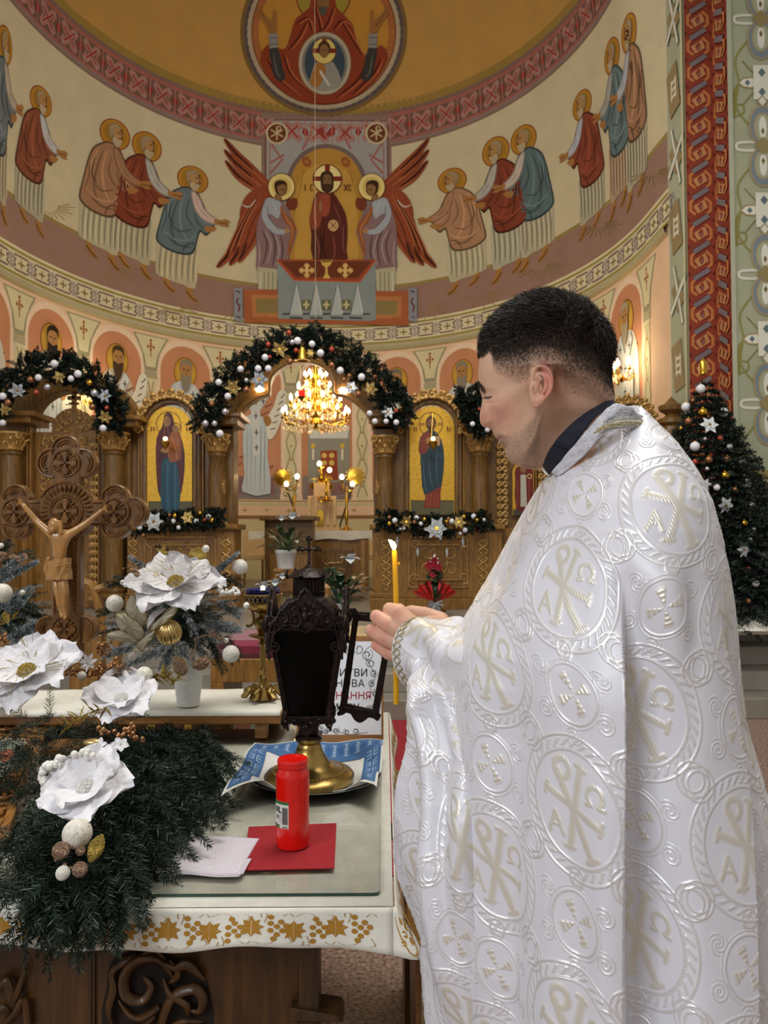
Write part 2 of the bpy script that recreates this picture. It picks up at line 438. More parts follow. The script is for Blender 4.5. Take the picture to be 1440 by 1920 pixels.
# rays on the mauve ground
P = Painter(amap, 9, .004, 1e-4)
for cx, cy in ((92, 400), (215, 515), (325, 585), (450, 590), (790, 585), (900, 560), (1010, 510), (1120, 430), (1220, 330)):
    for k in range(13):
        a = -.2+k*.23; r1, r2 = 16, 40+10*(k % 2)
        P.line([(cx+r1*math.cos(a), cy-12+r1*.6*math.sin(a)), (cx+r2*math.cos(a), cy-12+r2*.6*math.sin(a))], 1.3, '9c8350', 0)
P.build('painted_ground_rays', ring_up)

# ------------------------------------------------------------------ painted saints
def pal(c, k): return tuple(min(1, x*k) for x in lin(c))
def apostle(P, hx, hy, sx, sy, f, man, slv, tun, beard, shear, lean=0, veil=0):
    def fn(x, y): X = x*sx*f-lean*y*f*0; X = (x*f+f*lean*(1-min(1, max(0, y/130)))*20*0)*sx; return (hx+X, hy+y*sy+shear*X)
    S = Sub(P, fn, (sx+sy)/2)
    d, l, dd = pal(man, .55), pal(man, 1.45), pal(man, .3)
    S.ell((0, 0), 29, 29, '8b3f22'); S.ell((0, 0), 27, 27, 'b8862e'); S.ell((0, 0), 22, 22, 'a87a2a')
    # feet
    for ox, oy in ((-48, 0), (-6, 12)):
        S.poly([(ox-8, 205), (ox-6, 226+oy), (ox+2, 238+oy), (ox+16, 243+oy), (ox+13, 234+oy), (ox+6, 224+oy), (ox+5, 205)], 'a9793f'); S.line([(ox-5, 222+oy), (ox+4, 234+oy), (ox+14, 240+oy)], 2, '4f3117')
    # lower tunic with pleats
    S.poly([(-60, 125), (-67, 175), (-68, 208), (-52, 214), (-38, 219), (-18, 222), (4, 226), (9, 180), (4, 120)], tun, 2)
    for i, x in enumerate((-60, -50, -40, -29, -18, -7, 2)):
        S.line([(x+4, 135), (x-1, 180), (x-2, 212+(i % 2)*6)], 2.6, pal(tun, .5), taper=True); S.line([(x+8, 140), (x+4, 180), (x+4, 214)], 2.6, pal(tun, 1.35), taper=True)
    # mantle
    S.poly([(-10, 16), (-26, 22), (-42, 36), (-52, 62), (-60, 95), (-68, 132), (-62, 146), (-45, 156), (-20, 160), (0, 154), (8, 128), (14, 106), (24, 112), (34, 100), (40, 84), (28, 66), (18, 42), (8, 24)], dd, 3)
    S.poly([(-10, 19), (-25, 25), (-40, 38), (-50, 64), (-58, 96), (-65, 131), (-60, 143), (-44, 152), (-20, 156), (-2, 150), (6, 126), (12, 102), (24, 107), (32, 98), (36, 84), (24, 66), (14, 42), (6, 26)], man, 3)
    for pts, c, w in (([(-30, 32), (-46, 70), (-56, 118)], l, 5), ([(-20, 30), (-34, 70), (-40, 110), (-30, 140)], d, 4), ([(-14, 32), (-24, 70), (-20, 110), (-8, 130)], l, 4.5),
                      ([(-6, 40), (-12, 74), (2, 100)], d, 3.5), ([(-50, 120), (-30, 140), (-4, 142)], d, 4.5), ([(-58, 112), (-36, 130), (-8, 128), (6, 112)], l, 3.5),
                      ([(-44, 96), (-26, 112), (-2, 104)], d, 3), ([(6, 60), (16, 78), (30, 90)], l, 3.5), ([(2, 66), (8, 86), (22, 100)], d, 3), ([(-48, 64), (-50, 90), (-58, 120)], d, 3), ([(-38, 50), (-44, 84), (-34, 100)], dd, 2.5),
                      ([(-20, 156), (-12, 138), (4, 132)], dd, 2.5)):
        S.line(pts, w, c, 4, True)
    # sleeve, arm and hand
    S.poly([(-4, 26), (4, 24), (14, 36), (22, 56), (36, 68), (46, 74), (42, 86), (26, 84), (12, 74), (2, 58)], pal(slv, .55), 3)
    S.poly([(-2, 28), (4, 27), (12, 38), (20, 58), (34, 70), (44, 76), (40, 83), (26, 81), (13, 72), (4, 57)], slv, 3)
    S.line([(4, 34), (10, 56), (28, 74)], 2.5, pal(slv, .6), taper=True); S.line([(2, 32), (6, 50), (16, 66)], 2, pal(slv, 1.2), taper=True)
    S.poly([(40, 74), (52, 74), (60, 70), (70, 74), (62, 79), (68, 84), (58, 86), (48, 84), (40, 83)], 'a97844', 2); S.line([(48, 80), (58, 79), (66, 80)], 1.4, '5b3517')
    S.poly([(20, 94), (34, 90), (44, 92), (38, 99), (26, 104)], 'a97844', 2)
    # head
    hc, bc = ('5a3b1f', '6b4724') if beard == 0 else ('a08a68', 'b9a786')
    S.poly([(-12, -4), (-10, -15), (0, -20), (11, -15), (14, -4), (13, 6), (8, 14), (0, 18), (-6, 12)], '4a2e18', 3)
    S.poly([(-4, -14), (6, -15), (12, -6), (14, 1), (11, 4), (10, 10), (2, 12), (-4, 4)], 'b48a58', 3)
    S.poly([(-13, -3), (-11, -15), (0, -21), (10, -17), (11, -12), (2, -13), (-4, -6), (-5, 4), (-8, 10)], hc, 3)
    S.poly([(-3, 5), (5, 7), (12, 8), (11, 15), (5, 23), (-2, 20), (-6, 12)], bc, 3)
    S.line([(4, -5), (10, -5)], 1.6, '3a2412', 0); S.line([(10, -4), (13, 2), (10, 3)], 1.2, '5b3a1c', 0); S.line([(5, 7), (11, 6)], 1.2, '6a2f1c', 0); S.line([(-9, -8), (-4, -14), (4, -17)], 1.2, pal(hc, 1.6))
figs = [  # head x, y, sx, sy, facing, mantle, sleeve, tunic, beard, shear
    (8, 85, .5, 1.33, 1, '6d7578', 'b9ad9c', 'b5a88a', 1, .55, 'painted saint in grey-blue mantle at the left end of the upper wall'),
    (76, 190, .72, 1.0, 1, '8a5038', 'c4c4c4', 'b0aa90', 1, .5, 'painted saint in red-brown mantle with white sleeve, second on the left'),
    (215, 252, 1, 1.0, 1, 'a67c5c', 'a67c5c', 'bdb595', 1, .28, 'painted saint in tan mantle with tall stance, left group'),
    (275, 275, .98, .98, 1, '84402c', 'b8b4aa', 'b3ac8e', 1, .25, 'painted saint in dark red mantle between tan and blue ones, left group'),
    (361, 337, 1.02, .9, 1, '66767a', 'd0b8ac', 'c0b592', 1, .18, 'painted saint in slate blue mantle bowing nearest the left wing'),
    (1180, 62, .5, 1.32, -1, 'a27a5c', 'b9bcc4', 'b0aa90', 1, -.75, 'painted saint in tan mantle at the right end of the upper wall'),
    (1148, 105, .5, 1.22, -1, '667a7c', 'a8a8a0', 'b0977c', 1, -.7, 'painted saint in blue-green mantle second from the right end'),
    (1092, 197, .62, 1.0, -1, '8a4632', 'b9bcc4', 'b0aa90', 1, -.55, 'painted saint in red-brown mantle with white sleeve, third from the right end'),
    (982, 262, .85, .98, -1, '5f7276', 'c8bcb0', 'b8b094', 1, -.3, 'painted saint in slate blue mantle, right group'),
    (930, 284, .9, .98, -1, '84402c', 'b8b4aa', 'b3b096', 1, -.25, 'painted saint in dark red mantle, right group'),
    (848, 339, .95, .84, -1, 'b08564', 'b08564', 'bdb595', 1, -.16, 'painted saint in tan mantle nearest the right wing')]
figs = figs[:2]+figs[2:5]+figs[5:]
for q in figs:
    P = Painter(amap, 9, .006, 3e-4); apostle(P, *q[:10]); P.build('painted_saint', ring_up, label=q[10])

# central panel -----------------------------------------------------
P = Painter(amap, 9, .004, 3e-4)
P.poly([(490, 212), (733, 216), (738, 600), (490, 597)], '8d7468', 0); P.poly([(499, 222), (725, 225), (730, 480), (497, 480)], 'a2a09e', 0)
P.line([(497, 470), (498, 224), (727, 227), (729, 480)], 5, '7b5850', 0); P.line([(505, 460), (506, 232), (719, 235), (721, 470)], 2.5, 'a56b62', 0)
for x, s in ((519, 1), (706, -1)):
    for pts in (([(x+s*22, 240), (x+s*50, 240), (x+s*62, 262)]), ([(x+s*70, 235), (x+s*58, 262), (x+s*48, 280)]), ([(x-s*10, 270), (x+s*10, 300), (x-s*12, 325)]), ([(x+s*14, 290), (x-s*12, 305)])):
        P.line(pts, 4, 'a2685f', 0)
P.poly([(600, 234), (612, 250), (624, 234), (630, 243), (612, 262), (594, 243)], '933a32', 0)
ac = (612, 356)
P.poly([(536, 500), (536, 356)]+[(612+76*math.cos(a), 350-80*math.sin(a)) for a in np.linspace(PI, 0, 24)]+[(689, 500)], '77655f', 0)
P.poly([(543, 500), (543, 356)]+[(612+68*math.cos(a), 350-72*math.sin(a)) for a in np.linspace(PI, 0, 24)]+[(682, 500)], 'b98a3c', 0)
P.poly([(553, 500), (553, 380)]+[(612+58*math.cos(a), 372-66*math.sin(a)) for a in np.linspace(PI, 0, 24)]+[(672, 500)], 'c79a46', 0)
for x in (575, 648): P.poly([(x-8, 296), (x+1, 293), (x+9, 302), (x+7, 313), (x-3, 313), (x-9, 304)], '9c5a2c', 0); P.ell((x, 303), 4, 4, 'b4743c')
P.line([(570, 318), (552, 400)], 1.2, '8d6424', 0); P.line([(655, 318), (678, 400)], 1.2, '8d6424', 0)
for x in (519, 706):
    P.ell((x, 250), 21, 21, 'c9b795'); P.ell((x, 250), 17, 17, '6b3d22')
    for a in (0, PI/3, -PI/3): P.line([(x-13*math.sin(a), 250-13*math.cos(a)), (x+13*math.sin(a), 250+13*math.cos(a))], 2.6, 'cbb68c', 0)
    P.ring((x+3, 241), 4, 4, 2, 'cbb68c', n=12)
# wings
def wing(s):
    X = lambda x: 612.5+s*(x-612.5)
    red, dk, lt = '93492c', '4a2114', 'b76d44'
    for pts, w in (([(508, 348), (474, 318), (444, 290), (420, 260)], 15), ([(508, 358), (472, 332), (444, 308), (420, 281)], 15), ([(508, 370), (474, 350), (446, 330), (422, 301)], 14)):
        q_ = [(X(x), y) for x, y in pts]; P.line(q_, w, red, 4, True); P.line(q_[1:], 5, dk, 4, True); P.line([(x, y+4) for x, y in q_[:3]], 2, lt, 4, True)
    P.poly([(X(x), y) for x, y in ((512, 345), (488, 350), (466, 362), (452, 384), (450, 410), (470, 425), (492, 405), (512, 385))], red, 3)
    for pts, w in (([(486, 374), (462, 402), (450, 440), (432, 475), (406, 501)], 22), ([(494, 380), (472, 420), (457, 460), (430, 497)], 20), ([(500, 388), (482, 430), (467, 462), (446, 492)], 18)):
        q_ = [(X(x), y) for x, y in pts]; P.line(q_, w, red, 4, True); P.line(q_, 1.8, dk, 4, True); P.line([(x+X(5)-X(0), y+3) for x, y in q_], 1.6, lt, 4, True)
    for k in range(5): P.line([(X(490-k*6), 365+k*6), (X(470-k*7), 400+k*8), (X(452-k*8), 440+k*10), (X(446-k*8), 468+k*6)], 2.4, dk if k % 2 else lt, 4, True)
    for pts in ([(430, 470), (420, 485), (408, 499)], [(448, 462), (440, 480), (430, 494)], [(462, 455), (456, 472), (447, 488)]): P.line([(X(x), y) for x, y in pts], 4, '3a1c12', 2, True)
    P.line([(X(452), 383), (X(466), 388), (X(480), 374)], 3, 'c9bcb0', 4, True)
    P.poly([(X(540), 375), (X(556), 372), (X(557), 388), (X(547), 394), (X(536), 388)], '7a3a24', 3)
def angel(s):
    X = lambda x: 612.5+s*(x-612.5)
    q = lambda *a: [(X(x), y) for x, y in a]
    P.poly(q((497, 372), (512, 378), (532, 380), (548, 410), (556, 430), (554, 445), (545, 470), (540, 490), (537, 520), (484, 512), (480, 480), (480, 430), (486, 405)), '8a7070', 2)
    P.poly(q((482, 500), (520, 505), (518, 556), (500, 560), (484, 556)), 'b7b294', 1)
    for x in (488, 495, 503, 511): P.line(q((x, 510), (x-1, 554)), 2, '8a8668' if x % 2 else 'd0ccb0', 0, False)
    P.poly(q((486, 556), (496, 556), (502, 566), (498, 572), (492, 566)), '8a8c8c', 2)
    P.poly(q((500, 372), (515, 374), (526, 380), (525, 398), (520, 410), (508, 402), (500, 405), (520, 428), (536, 432), (530, 440), (510, 436), (496, 420), (490, 400)), 'a6acb4', 3)
    P.line(q((500, 385), (505, 410), (522, 430)), 2, '6b7278', 4, True); P.line(q((510, 378), (518, 395)), 2, 'c5cad0', 4, True)
    for pts in (q((490, 430), (500, 460), (492, 495)), q((505, 430), (516, 460), (510, 500)), q((525, 440), (530, 470), (522, 505))): P.line(pts, 3, '5d474a', 4, True)
    for pts in (q((496, 432), (508, 460), (500, 495)), q((516, 440), (523, 470), (516, 500)), q((484, 450), (486, 480), (484, 500))): P.line(pts, 3, 'b09898', 4, True)
    P.poly(q((526, 385), (535, 400), (545, 410), (555, 425), (552, 440), (545, 468), (538, 480), (541, 455), (545, 430), (534, 418), (526, 400)), '9a5a34', 2)
    P.line(q((528, 392), (538, 412), (548, 430), (543, 460)), 2, 'c48a54', 4, True)
    P.poly(q((532, 430), (540, 428), (544, 434), (538, 438)), 'b08450', 2)
    P.ell((X(527), 351), 26, 26, '7c4a26'); P.ell((X(527), 351), 24.5, 24.5, 'e8d68a'); P.ell((X(527), 351), 18, 18, 'd8bf6a')
    P.poly(q((514, 352), (515, 342), (525, 338), (536, 342), (538, 352), (536, 362), (528, 368), (518, 364)), '3f2a18', 3)
    P.poly(q((520, 350), (530, 346), (536, 350), (535, 360), (528, 367), (521, 362)), '8f6b42', 3); P.line(q((526, 355), (534, 357)), 1.2, '2a1a0e', 0)
    P.poly(q((516, 364), (526, 368), (528, 376), (514, 374)), '8f6b42', 2)
for s in (1, -1): wing(s)
# Christ at the holy table
P.poly([(592, 364), (605, 360), (625, 362), (636, 378), (648, 400), (652, 430), (650, 470), (648, 490), (588, 490), (584, 440), (580, 415), (584, 390)], '5b2a20', 2)
P.poly([(594, 366), (602, 362), (604, 395), (600, 425), (585, 430), (580, 412), (585, 388)], '8e4630', 2); P.poly([(600, 366), (619, 366), (617, 400), (604, 405)], '9c4a34', 2)
for pts, c in (([(590, 380), (590, 410), (594, 424)], 'b66a4c'), ([(592, 440), (598, 465), (596, 488)], '8a5446'), ([(608, 430), (606, 460), (612, 488)], '3a1812'), ([(625, 380), (635, 405), (640, 430)], '7e4036'), ([(600, 436), (603, 460), (602, 485)], '3a1812'), ([(645, 420), (643, 450), (646, 475)], '7c4a48'), ([(624, 440), (628, 465), (626, 488)], '8a4a3c')): P.line(pts, 3, c, 4, True)
P.ell((625, 423), 11, 12, '4a2418'); P.ell((625, 423), 10, 11, 'cfa872'); P.line([(619, 417), (631, 429)], 1.5, '7b4a28', 0); P.line([(631, 417), (619, 429)], 1.5, '7b4a28', 0)
P.poly([(599, 378), (604, 380), (603, 396), (598, 394)], '9a7044', 2)
P.ell((614, 336), 28, 28, '6d3020'); P.ell((614, 336), 26, 26, 'ecdc96')
P.poly([(609, 309), (619, 309), (618, 336), (610, 336)], '7c2f22', 0); P.poly([(588, 331), (588, 340), (612, 340), (612, 331)], '7c2f22', 0); P.poly([(640, 331), (640, 340), (616, 340), (616, 331)], '7c2f22', 0)
P.poly([(601, 340), (602, 326), (612, 321), (623, 325), (626, 340), (624, 356), (614, 362), (604, 357)], '40291a', 3); P.poly([(606, 336), (609, 328), (618, 328), (622, 337), (620, 350), (613, 355), (607, 349)], '80603c', 3)
P.line([(607, 336), (612, 336)], 1.4, '23150c', 0); P.line([(616, 336), (621, 336)], 1.4, '23150c', 0); P.poly([(606, 346), (621, 346), (618, 358), (613, 361), (608, 357)], '4a301c', 2)
for x, tx in ((572, 'IC'), (645, 'XC')):
    if tx == 'IC': P.line([(x, 346), (x, 358)], 2, '6b3a1c', 0)
    else: P.line([(x, 346), (x+8, 358)], 2, '6b3a1c', 0); P.line([(x+8, 346), (x, 358)], 2, '6b3a1c', 0)
    P.line([(x+14, 348), (x+8+3, 347), (x+9+1, 352), (x+11, 357), (x+15, 356)], 1.8, '6b3a1c', 3)
for s in (1, -1): angel(s)
# rug, holy table
P.poly([(455, 542), (770, 546), (768, 612), (457, 606)], 'a8603a', 0); P.poly([(470, 552), (755, 556), (753, 598), (472, 594)], 'b87a4a', 0); P.poly([(478, 560), (747, 564), (745, 590), (480, 586)], '8c7a4c', 0)
for x in (437, 768): P.poly([(x, 540), (x+16, 540), (x+16, 606), (x, 602)], '8f9098', 0); P.line([(x+8, 558), (x+5, 566), (x+11, 574), (x+8, 584)], 3, '6b2f2c', 0); P.line([(x+4, 545), (x+12, 548)], 3, '4c4c58', 0); P.line([(x+4, 594), (x+12, 597)], 3, '4c4c58', 0)
P.poly([(519, 489), (705, 489), (706, 602), (521, 597)], '8c9594', 0)
P.poly([(518, 487), (706, 487), (675, 527), (551, 524)], '9a4a2c', 0); P.poly([(526, 490), (698, 490), (671, 521), (555, 519)], '6e3820', 0)
P.line([(518, 487), (551, 525), (676, 528), (706, 487)], 3, 'bb5c38', 0)
for x in (575, 648):
    for dx, dy in ((0, -9), (0, 9), (-10, 0), (10, 0), (0, 0)): P.ell((x+dx, 507+dy), 5, 5, 'dcb872', n=10)
    P.ring((x, 507), 15, 14, 1.2, 'b98a3c', n=4)
P.poly([(601, 487), (624, 487), (620, 497), (614, 501), (615, 513), (620, 522), (605, 522), (610, 513), (610, 501), (604, 497)], 'd6b25e', 1); P.ell((612, 489), 10, 3, '8a6a2c')
for x in (554, 592, 632, 670): P.poly([(x, 532), (x+12, 590), (x-12, 590)], 'b2bab8', 0); P.line([(x, 532), (x+12, 590)], 1.6, 'd8dad6', 0); P.line([(x, 532), (x-12, 590)], 1.6, '676f70', 0)
for x in (574, 612, 650): P.poly([(x-9, 562), (x+9, 562), (x+9, 581), (x-9, 581)], '6e6c4c', 0); P.line([(x-6, 571), (x+6, 571)], 4, 'c8bd90', 0); P.line([(x, 564), (x, 579)], 4, 'c8bd90', 0)
for x in (536, 574, 612, 650, 688): P.line([(x-7, 588), (x+7, 588)], 3, '4c4a52', 0)
for x in (555, 593, 632, 668): P.line([(x-12, 595), (x+12, 596)], 3, '4c4a52', 0)
P.build('painted_altar_scene', ring_up, label='painted panel of a haloed figure behind a draped holy table with red-winged angels')

# medallion in the conch -------------------------------------------
P = Painter(amap, 9, .006, 3e-4)
C = (607, 62)
P.ell(C, 158, 158, '8c6f3c', n=64) if False else None
P.ell((607, 60), 157, 158, '7e6234', n=64); P.ell((607, 60), 151, 152, '6f5d58', n=64); P.ell((607, 60), 144, 145, 'b6a488', n=64); P.ell((607, 60), 136, 137, '7a3a26', n=64); P.ell((607, 60), 134, 135, 'a9683c', n=64); P.ell((607, 60), 122, 123, 'c08a38', n=64)
for k in range(64):
    a = 2*PI*k/64
    if 60+148*math.sin(a) < -30: continue
    c, s = math.cos(a), math.sin(a); P.poly([(607+143*c, 60+144*s), (607+149*math.cos(a+.045), 60+150*math.sin(a+.045)), (607+149*math.cos(a-.045), 60+150*math.sin(a-.045))], '5a524e', 0)
    P.line([(607+124*c, 60+125*s), (607+133*c, 60+134*s)], 1, 'c08a38', 0)
P.ell((606, -8), 52, 52, '86311e', n=40); P.ell((606, -8), 50, 50, '9c8c34', n=40)
P.poly([(580, 15), (590, -30), (620, -30), (632, 15), (660, 45), (672, 90), (690, 105), (715, 85), (728, 110), (700, 155), (660, 185), (615, 195), (560, 190), (515, 160), (487, 115), (500, 85), (520, 90), (535, 92), (545, 65), (555, 35)], '8c3c22', 2)
for pts in ([(575, 40), (560, 70), (540, 95)], [(640, 40), (662, 75), (680, 105)], [(530, 100), (545, 140), (590, 180)], [(690, 110), (672, 150), (630, 184)], [(590, 15), (600, 50), (600, 80)], [(625, 15), (614, 45), (602, 60)], [(500, 110), (520, 145), (560, 180)], [(715, 110), (700, 140), (660, 178)], [(555, 45), (575, 35), (585, 60)], [(660, 50), (640, 40), (625, 58)]):
    P.line(pts, 4, '5a1f14', 4, True); P.line([(x+5, y+2) for x, y in pts], 3, 'b5633c', 4, True)
for s in (1, -1):
    X = lambda x: 606+s*(x-606)
    q = lambda *a: [(X(x), y) for x, y in a]
    P.poly(q((504, 92), (521, 92), (530, 130), (535, 148), (524, 153), (514, 146), (508, 120)), '3c3a36', 2); P.line(q((512, 100), (518, 135), (526, 146)), 2, '77726a', 4, True)
    P.poly(q((503, 64), (520, 64), (521, 90), (505, 92)), '8c8a84', 1); P.line(q((504, 72), (520, 72)), 1.5, '5c5a54', 0); P.line(q((505, 84), (520, 84)), 1.5, '5c5a54', 0)
    P.poly(q((505, 62), (498, 48), (487, 34), (480, 18), (485, 14), (496, 28), (506, 38), (510, 38), (512, 22), (516, 22), (518, 45), (517, 62)), '9c6c3c', 2); P.line(q((484, 18), (496, 36), (508, 52)), 1.2, '5a3418', 0)
P.poly([(596, -5), (616, -5), (617, 16), (606, 22), (597, 16)], '8a6238', 2); P.poly([(598, 14), (614, 14), (612, 26), (606, 32), (599, 26)], '55534c', 1)
P.ell((609, 120), 51, 60, '8a5a3a', n=40); P.ell((609, 120), 49, 58, 'b4ac96', n=40); P.ell((609, 120), 43, 52, '7d7a72', n=40); P.ell((609, 120), 38, 49, '3d4a55', n=40)
P.poly([(590, 122), (600, 116), (618, 116), (628, 122), (640, 150), (636, 165), (610, 172), (582, 164), (582, 146)], '98948a', 2); P.poly([(592, 124), (600, 118), (612, 128), (606, 150), (596, 165), (582, 160), (584, 142)], 'a8743a', 2)
P.line([(600, 134), (610, 150), (618, 162)], 5, 'c9c4ba', 0); P.ell((608, 97), 23, 25, '7a4a28'); P.ell((608, 97), 21.5, 23.5, 'dcc672')
P.poly([(604, 74), (613, 74), (612, 97), (605, 97)], '7c2f22', 0); P.poly([(587, 92), (587, 101), (630, 101), (630, 92)], '7c2f22', 0)
P.ell((608, 93), 12, 15, '4a2e1a'); P.ell((608, 97), 9, 13, '8d6540'); P.line([(602, 95), (607, 95)], 1.3, '2a180c', 0); P.line([(610, 95), (615, 95)], 1.3, '2a180c', 0)
P.build('painted_medallion', ring_up, label='round painted medallion of a red-robed figure with raised hands in the gold conch')

# arcade of niches ---------------------------------------------------
NP = 1.37
def niche_z(): return 4.45, 2.75
zc, zbm, UO = 4.38, 2.15, -.17
P = Painter(umap, .08, .003, 3e-4)
for k in range(-7, 8):
    u = k*NP+UO; P.off = .002
    if abs(u) > UW-.3: continue
    hw = .47
    arch = lambda r, zb: [(u-r, zb)]+[(u+r*math.cos(a), zc+r*math.sin(a)) for a in np.linspace(PI, 0, 20)]+[(u+r, zb)]
    P.poly(arch(hw+.12, zbm), 'ecd2b4', 0); P.poly(arch(hw+.02, zbm+.1), 'c98e68', 0); P.poly(arch(hw, zbm+.1), 'c98b66', 0)
    P.poly([(u-hw, zbm), (u+hw, zbm), (u+hw, zbm+.46), (u-hw, zbm+.46)], '8c8078', 0); P.poly([(u-hw+.1, zbm+.1), (u+hw-.1, zbm+.1), (u+hw-.1, zbm+.42), (u-hw+.1, zbm+.42)], '8f6a68', 0)
    e = u+NP/2                                   # funnel and pilaster between two niches
    if abs(e) > UW-.2: continue
    P.poly([(e-.36, 4.95), (e+.36, 4.95), (e+.3, 4.86), (e+.17, 4.62), (e+.12, 4.33), (e-.12, 4.33), (e-.17, 4.62), (e-.3, 4.86)], '9c9878', 0)
    P.poly([(e-.31, 4.93), (e+.31, 4.93), (e+.25, 4.84), (e+.13, 4.6), (e+.09, 4.4), (e-.09, 4.4), (e-.13, 4.6), (e-.25, 4.84)], 'd9cfa4', 0)
    for dx, dz in ((0, .05), (0, -.05), (.055, 0), (-.055, 0), (0, 0), (0, .11)): P.poly([(e+dx-.03, 4.75+dz), (e+dx, 4.715+dz), (e+dx+.03, 4.75+dz), (e+dx, 4.785+dz)], 'a2603c', 0)
    P.line([(e, 4.72), (e, 4.58)], .02, 'a2603c', 0)
    P.poly([(e-.13, 4.2), (e+.13, 4.2), (e+.13, 4.32), (e-.13, 4.32)], 'b0a684', 0); P.poly([(e-.1, 2.15), (e+.1, 2.15), (e+.1, 4.2), (e-.1, 4.2)], 'd9cfa4', 0)
    for m in (-1, 1): P.line([(e+m*(.06+.035*math.cos((z-2.2)*2*PI/.52)), z) for z in np.arange(2.2, 4.2, .065)], .03, 'a9a07a', 0)
    for z in np.arange(2.4, 4.2, .26): P.poly([(e-.022, z), (e, z-.03), (e+.022, z), (e, z+.03)], 'b87a4a', 0)
P.line([(u, 2.06) for u in np.linspace(-UW, UW, 90)], .05, 'c8c09a', 0); P.line([(u, 2.12) for u in np.linspace(-UW, UW, 90)], .02, '9a8a5a', 0)
for u in np.arange(-UW+.1, UW-.1, .42): P.line([(u-.05, 1.95), (u+.05, 1.95)], .012, 'a2905e', 0); P.line([(u, 1.9), (u, 2.0)], .012, 'a2905e', 0)
P.build('painted_arcade', apse)
def bishop(k, f, robe, hair, bearded, scroll, pheno):
    u0 = k*NP+UO; P = Painter(umap, .08, .01, 3e-4)
    S = Sub(P, lambda x, y: (u0+f*x*.01, 4.4-y*.012), .01)
    S.ell((0, 0), 23, 23, '8a5a26'); S.ell((0, 0), 21.5, 21.5, 'c99a3a'); S.ell((0, 0), 17, 17, 'd0a648')
    S.poly([(-12, 14), (-28, 24), (-38, 50), (-40, 100), (-34, 150), (34, 150), (38, 100), (36, 52), (26, 24), (10, 14)], pheno, 3)
    for i in range(34): x, y = -34+68*((i*.618) % 1), 34+110*((i*.377) % 1); S.line([(x-2, y), (x+2, y)], 1.4, '8a5540', 0); S.line([(x, y-2), (x, y+2)], 1.4, '8a5540', 0)
    S.poly([(-24, 60), (-22, 150), (-26, 176), (28, 178), (22, 120), (20, 60)], robe, 2)
    for x in (-16, -8, 0, 10, 18): S.line([(x, 70), (x-1, 120), (x-2, 174)], 2.6, pal(robe, .6) if x % 4 else pal(robe, .75), 3, True)
    S.poly([(-16, 18), (-24, 26), (-10, 48), (-6, 120), (8, 120), (8, 48), (24, 26), (14, 16), (0, 40)], 'cfd3d0', 0)
    for x, y in ((0, 56), (1, 82), (1, 106), (-14, 32), (14, 32)): S.line([(x-4, y), (x+4, y)], 1.8, '3c4448', 0); S.line([(x, y-5), (x, y+5)], 1.8, '3c4448', 0)
    if scroll:
        S.poly([(20, 62), (34, 40), (42, 18), (52, 12), (60, 20), (52, 52), (38, 84), (24, 92)], 'e2dfcc', 2)
        for j in range(6): S.line([(28+j*4, 76-j*10), (38+j*3.6, 74-j*11)], 1.8, '4c4a44', 0)
    S.poly([(14, 58), (26, 56), (30, 66), (20, 72)], 'a97844', 2)
    S.poly([(-11, -6), (-9, -15), (0, -18), (9, -15), (11, -5), (9, 7), (0, 14), (-8, 8)], 'b08350', 3)
    S.poly([(-12, -4), (-11, -15), (0, -20), (11, -15), (12, -4), (7, -12), (-7, -12)], hair, 2)
    if bearded: S.poly([(-10, 3), (0, 6), (10, 3), (9, 16), (3, 28), (-3, 28), (-9, 16)], hair, 3)
    for m in (-1, 1): S.line([(m*2, -4), (m*7, -4)], 1.6, '2c1a10', 0)
    S.line([(0, -3), (0, 3), (2, 3)], 1.1, '5b3a1c', 0)
    return P
for k, f, robe, hair, b, sc, ph, lb in ((-4, 1, 'c6cccb', '2e2118', 1, 1, 'cfc8b8', 'painted bishop with long dark beard in the niche above the left arch'), (-3, 1, 'c9cccc', '4a3626', 1, 1, 'c9bba4', 'painted bishop with brown beard and unrolled scroll, beside the dark-bearded one'),
        (-2, 1, 'c9cfd2', '8f8470', 1, 1, 'c3cbd0', 'painted white-haired bishop in the niche above the left icon'), (-1, 1, 'c2cdd0', '6d6152', 1, 1, 'c98f6c', 'painted full-length bishop with scroll seen through the gate'),
        (1, -1, 'c6cccb', '7c7262', 1, 0, 'c8c0b0', 'painted grey-haired bishop above the right end of the central garland'), (2, 1, 'c6cccb', '8c8270', 1, 0, 'c8c4b8', 'painted bishop above the right icon beside the face'),
        (4, -1, 'd0d2ca', '9a8a68', 1, 1, 'd0ccbc', 'painted bishop in the niche beside the wall lamp'), (-5, -1, 'd0d2ca', '9a8a68', 1, 1, 'd0ccbc', 'painted bishop cut by the left edge'), (5, -1, 'd0d2ca', 'a89a80', 1, 0, 'd0ccbc', 'painted white-robed bishop nearest the arch on the right'), (3, 1, 'c9cfd2', '8f8470', 1, 1, 'c3cbd0', 'painted bishop behind the head')):
    bishop(k, f, robe, hair, b, sc, ph).build('painted_bishop', apse, label=lb)

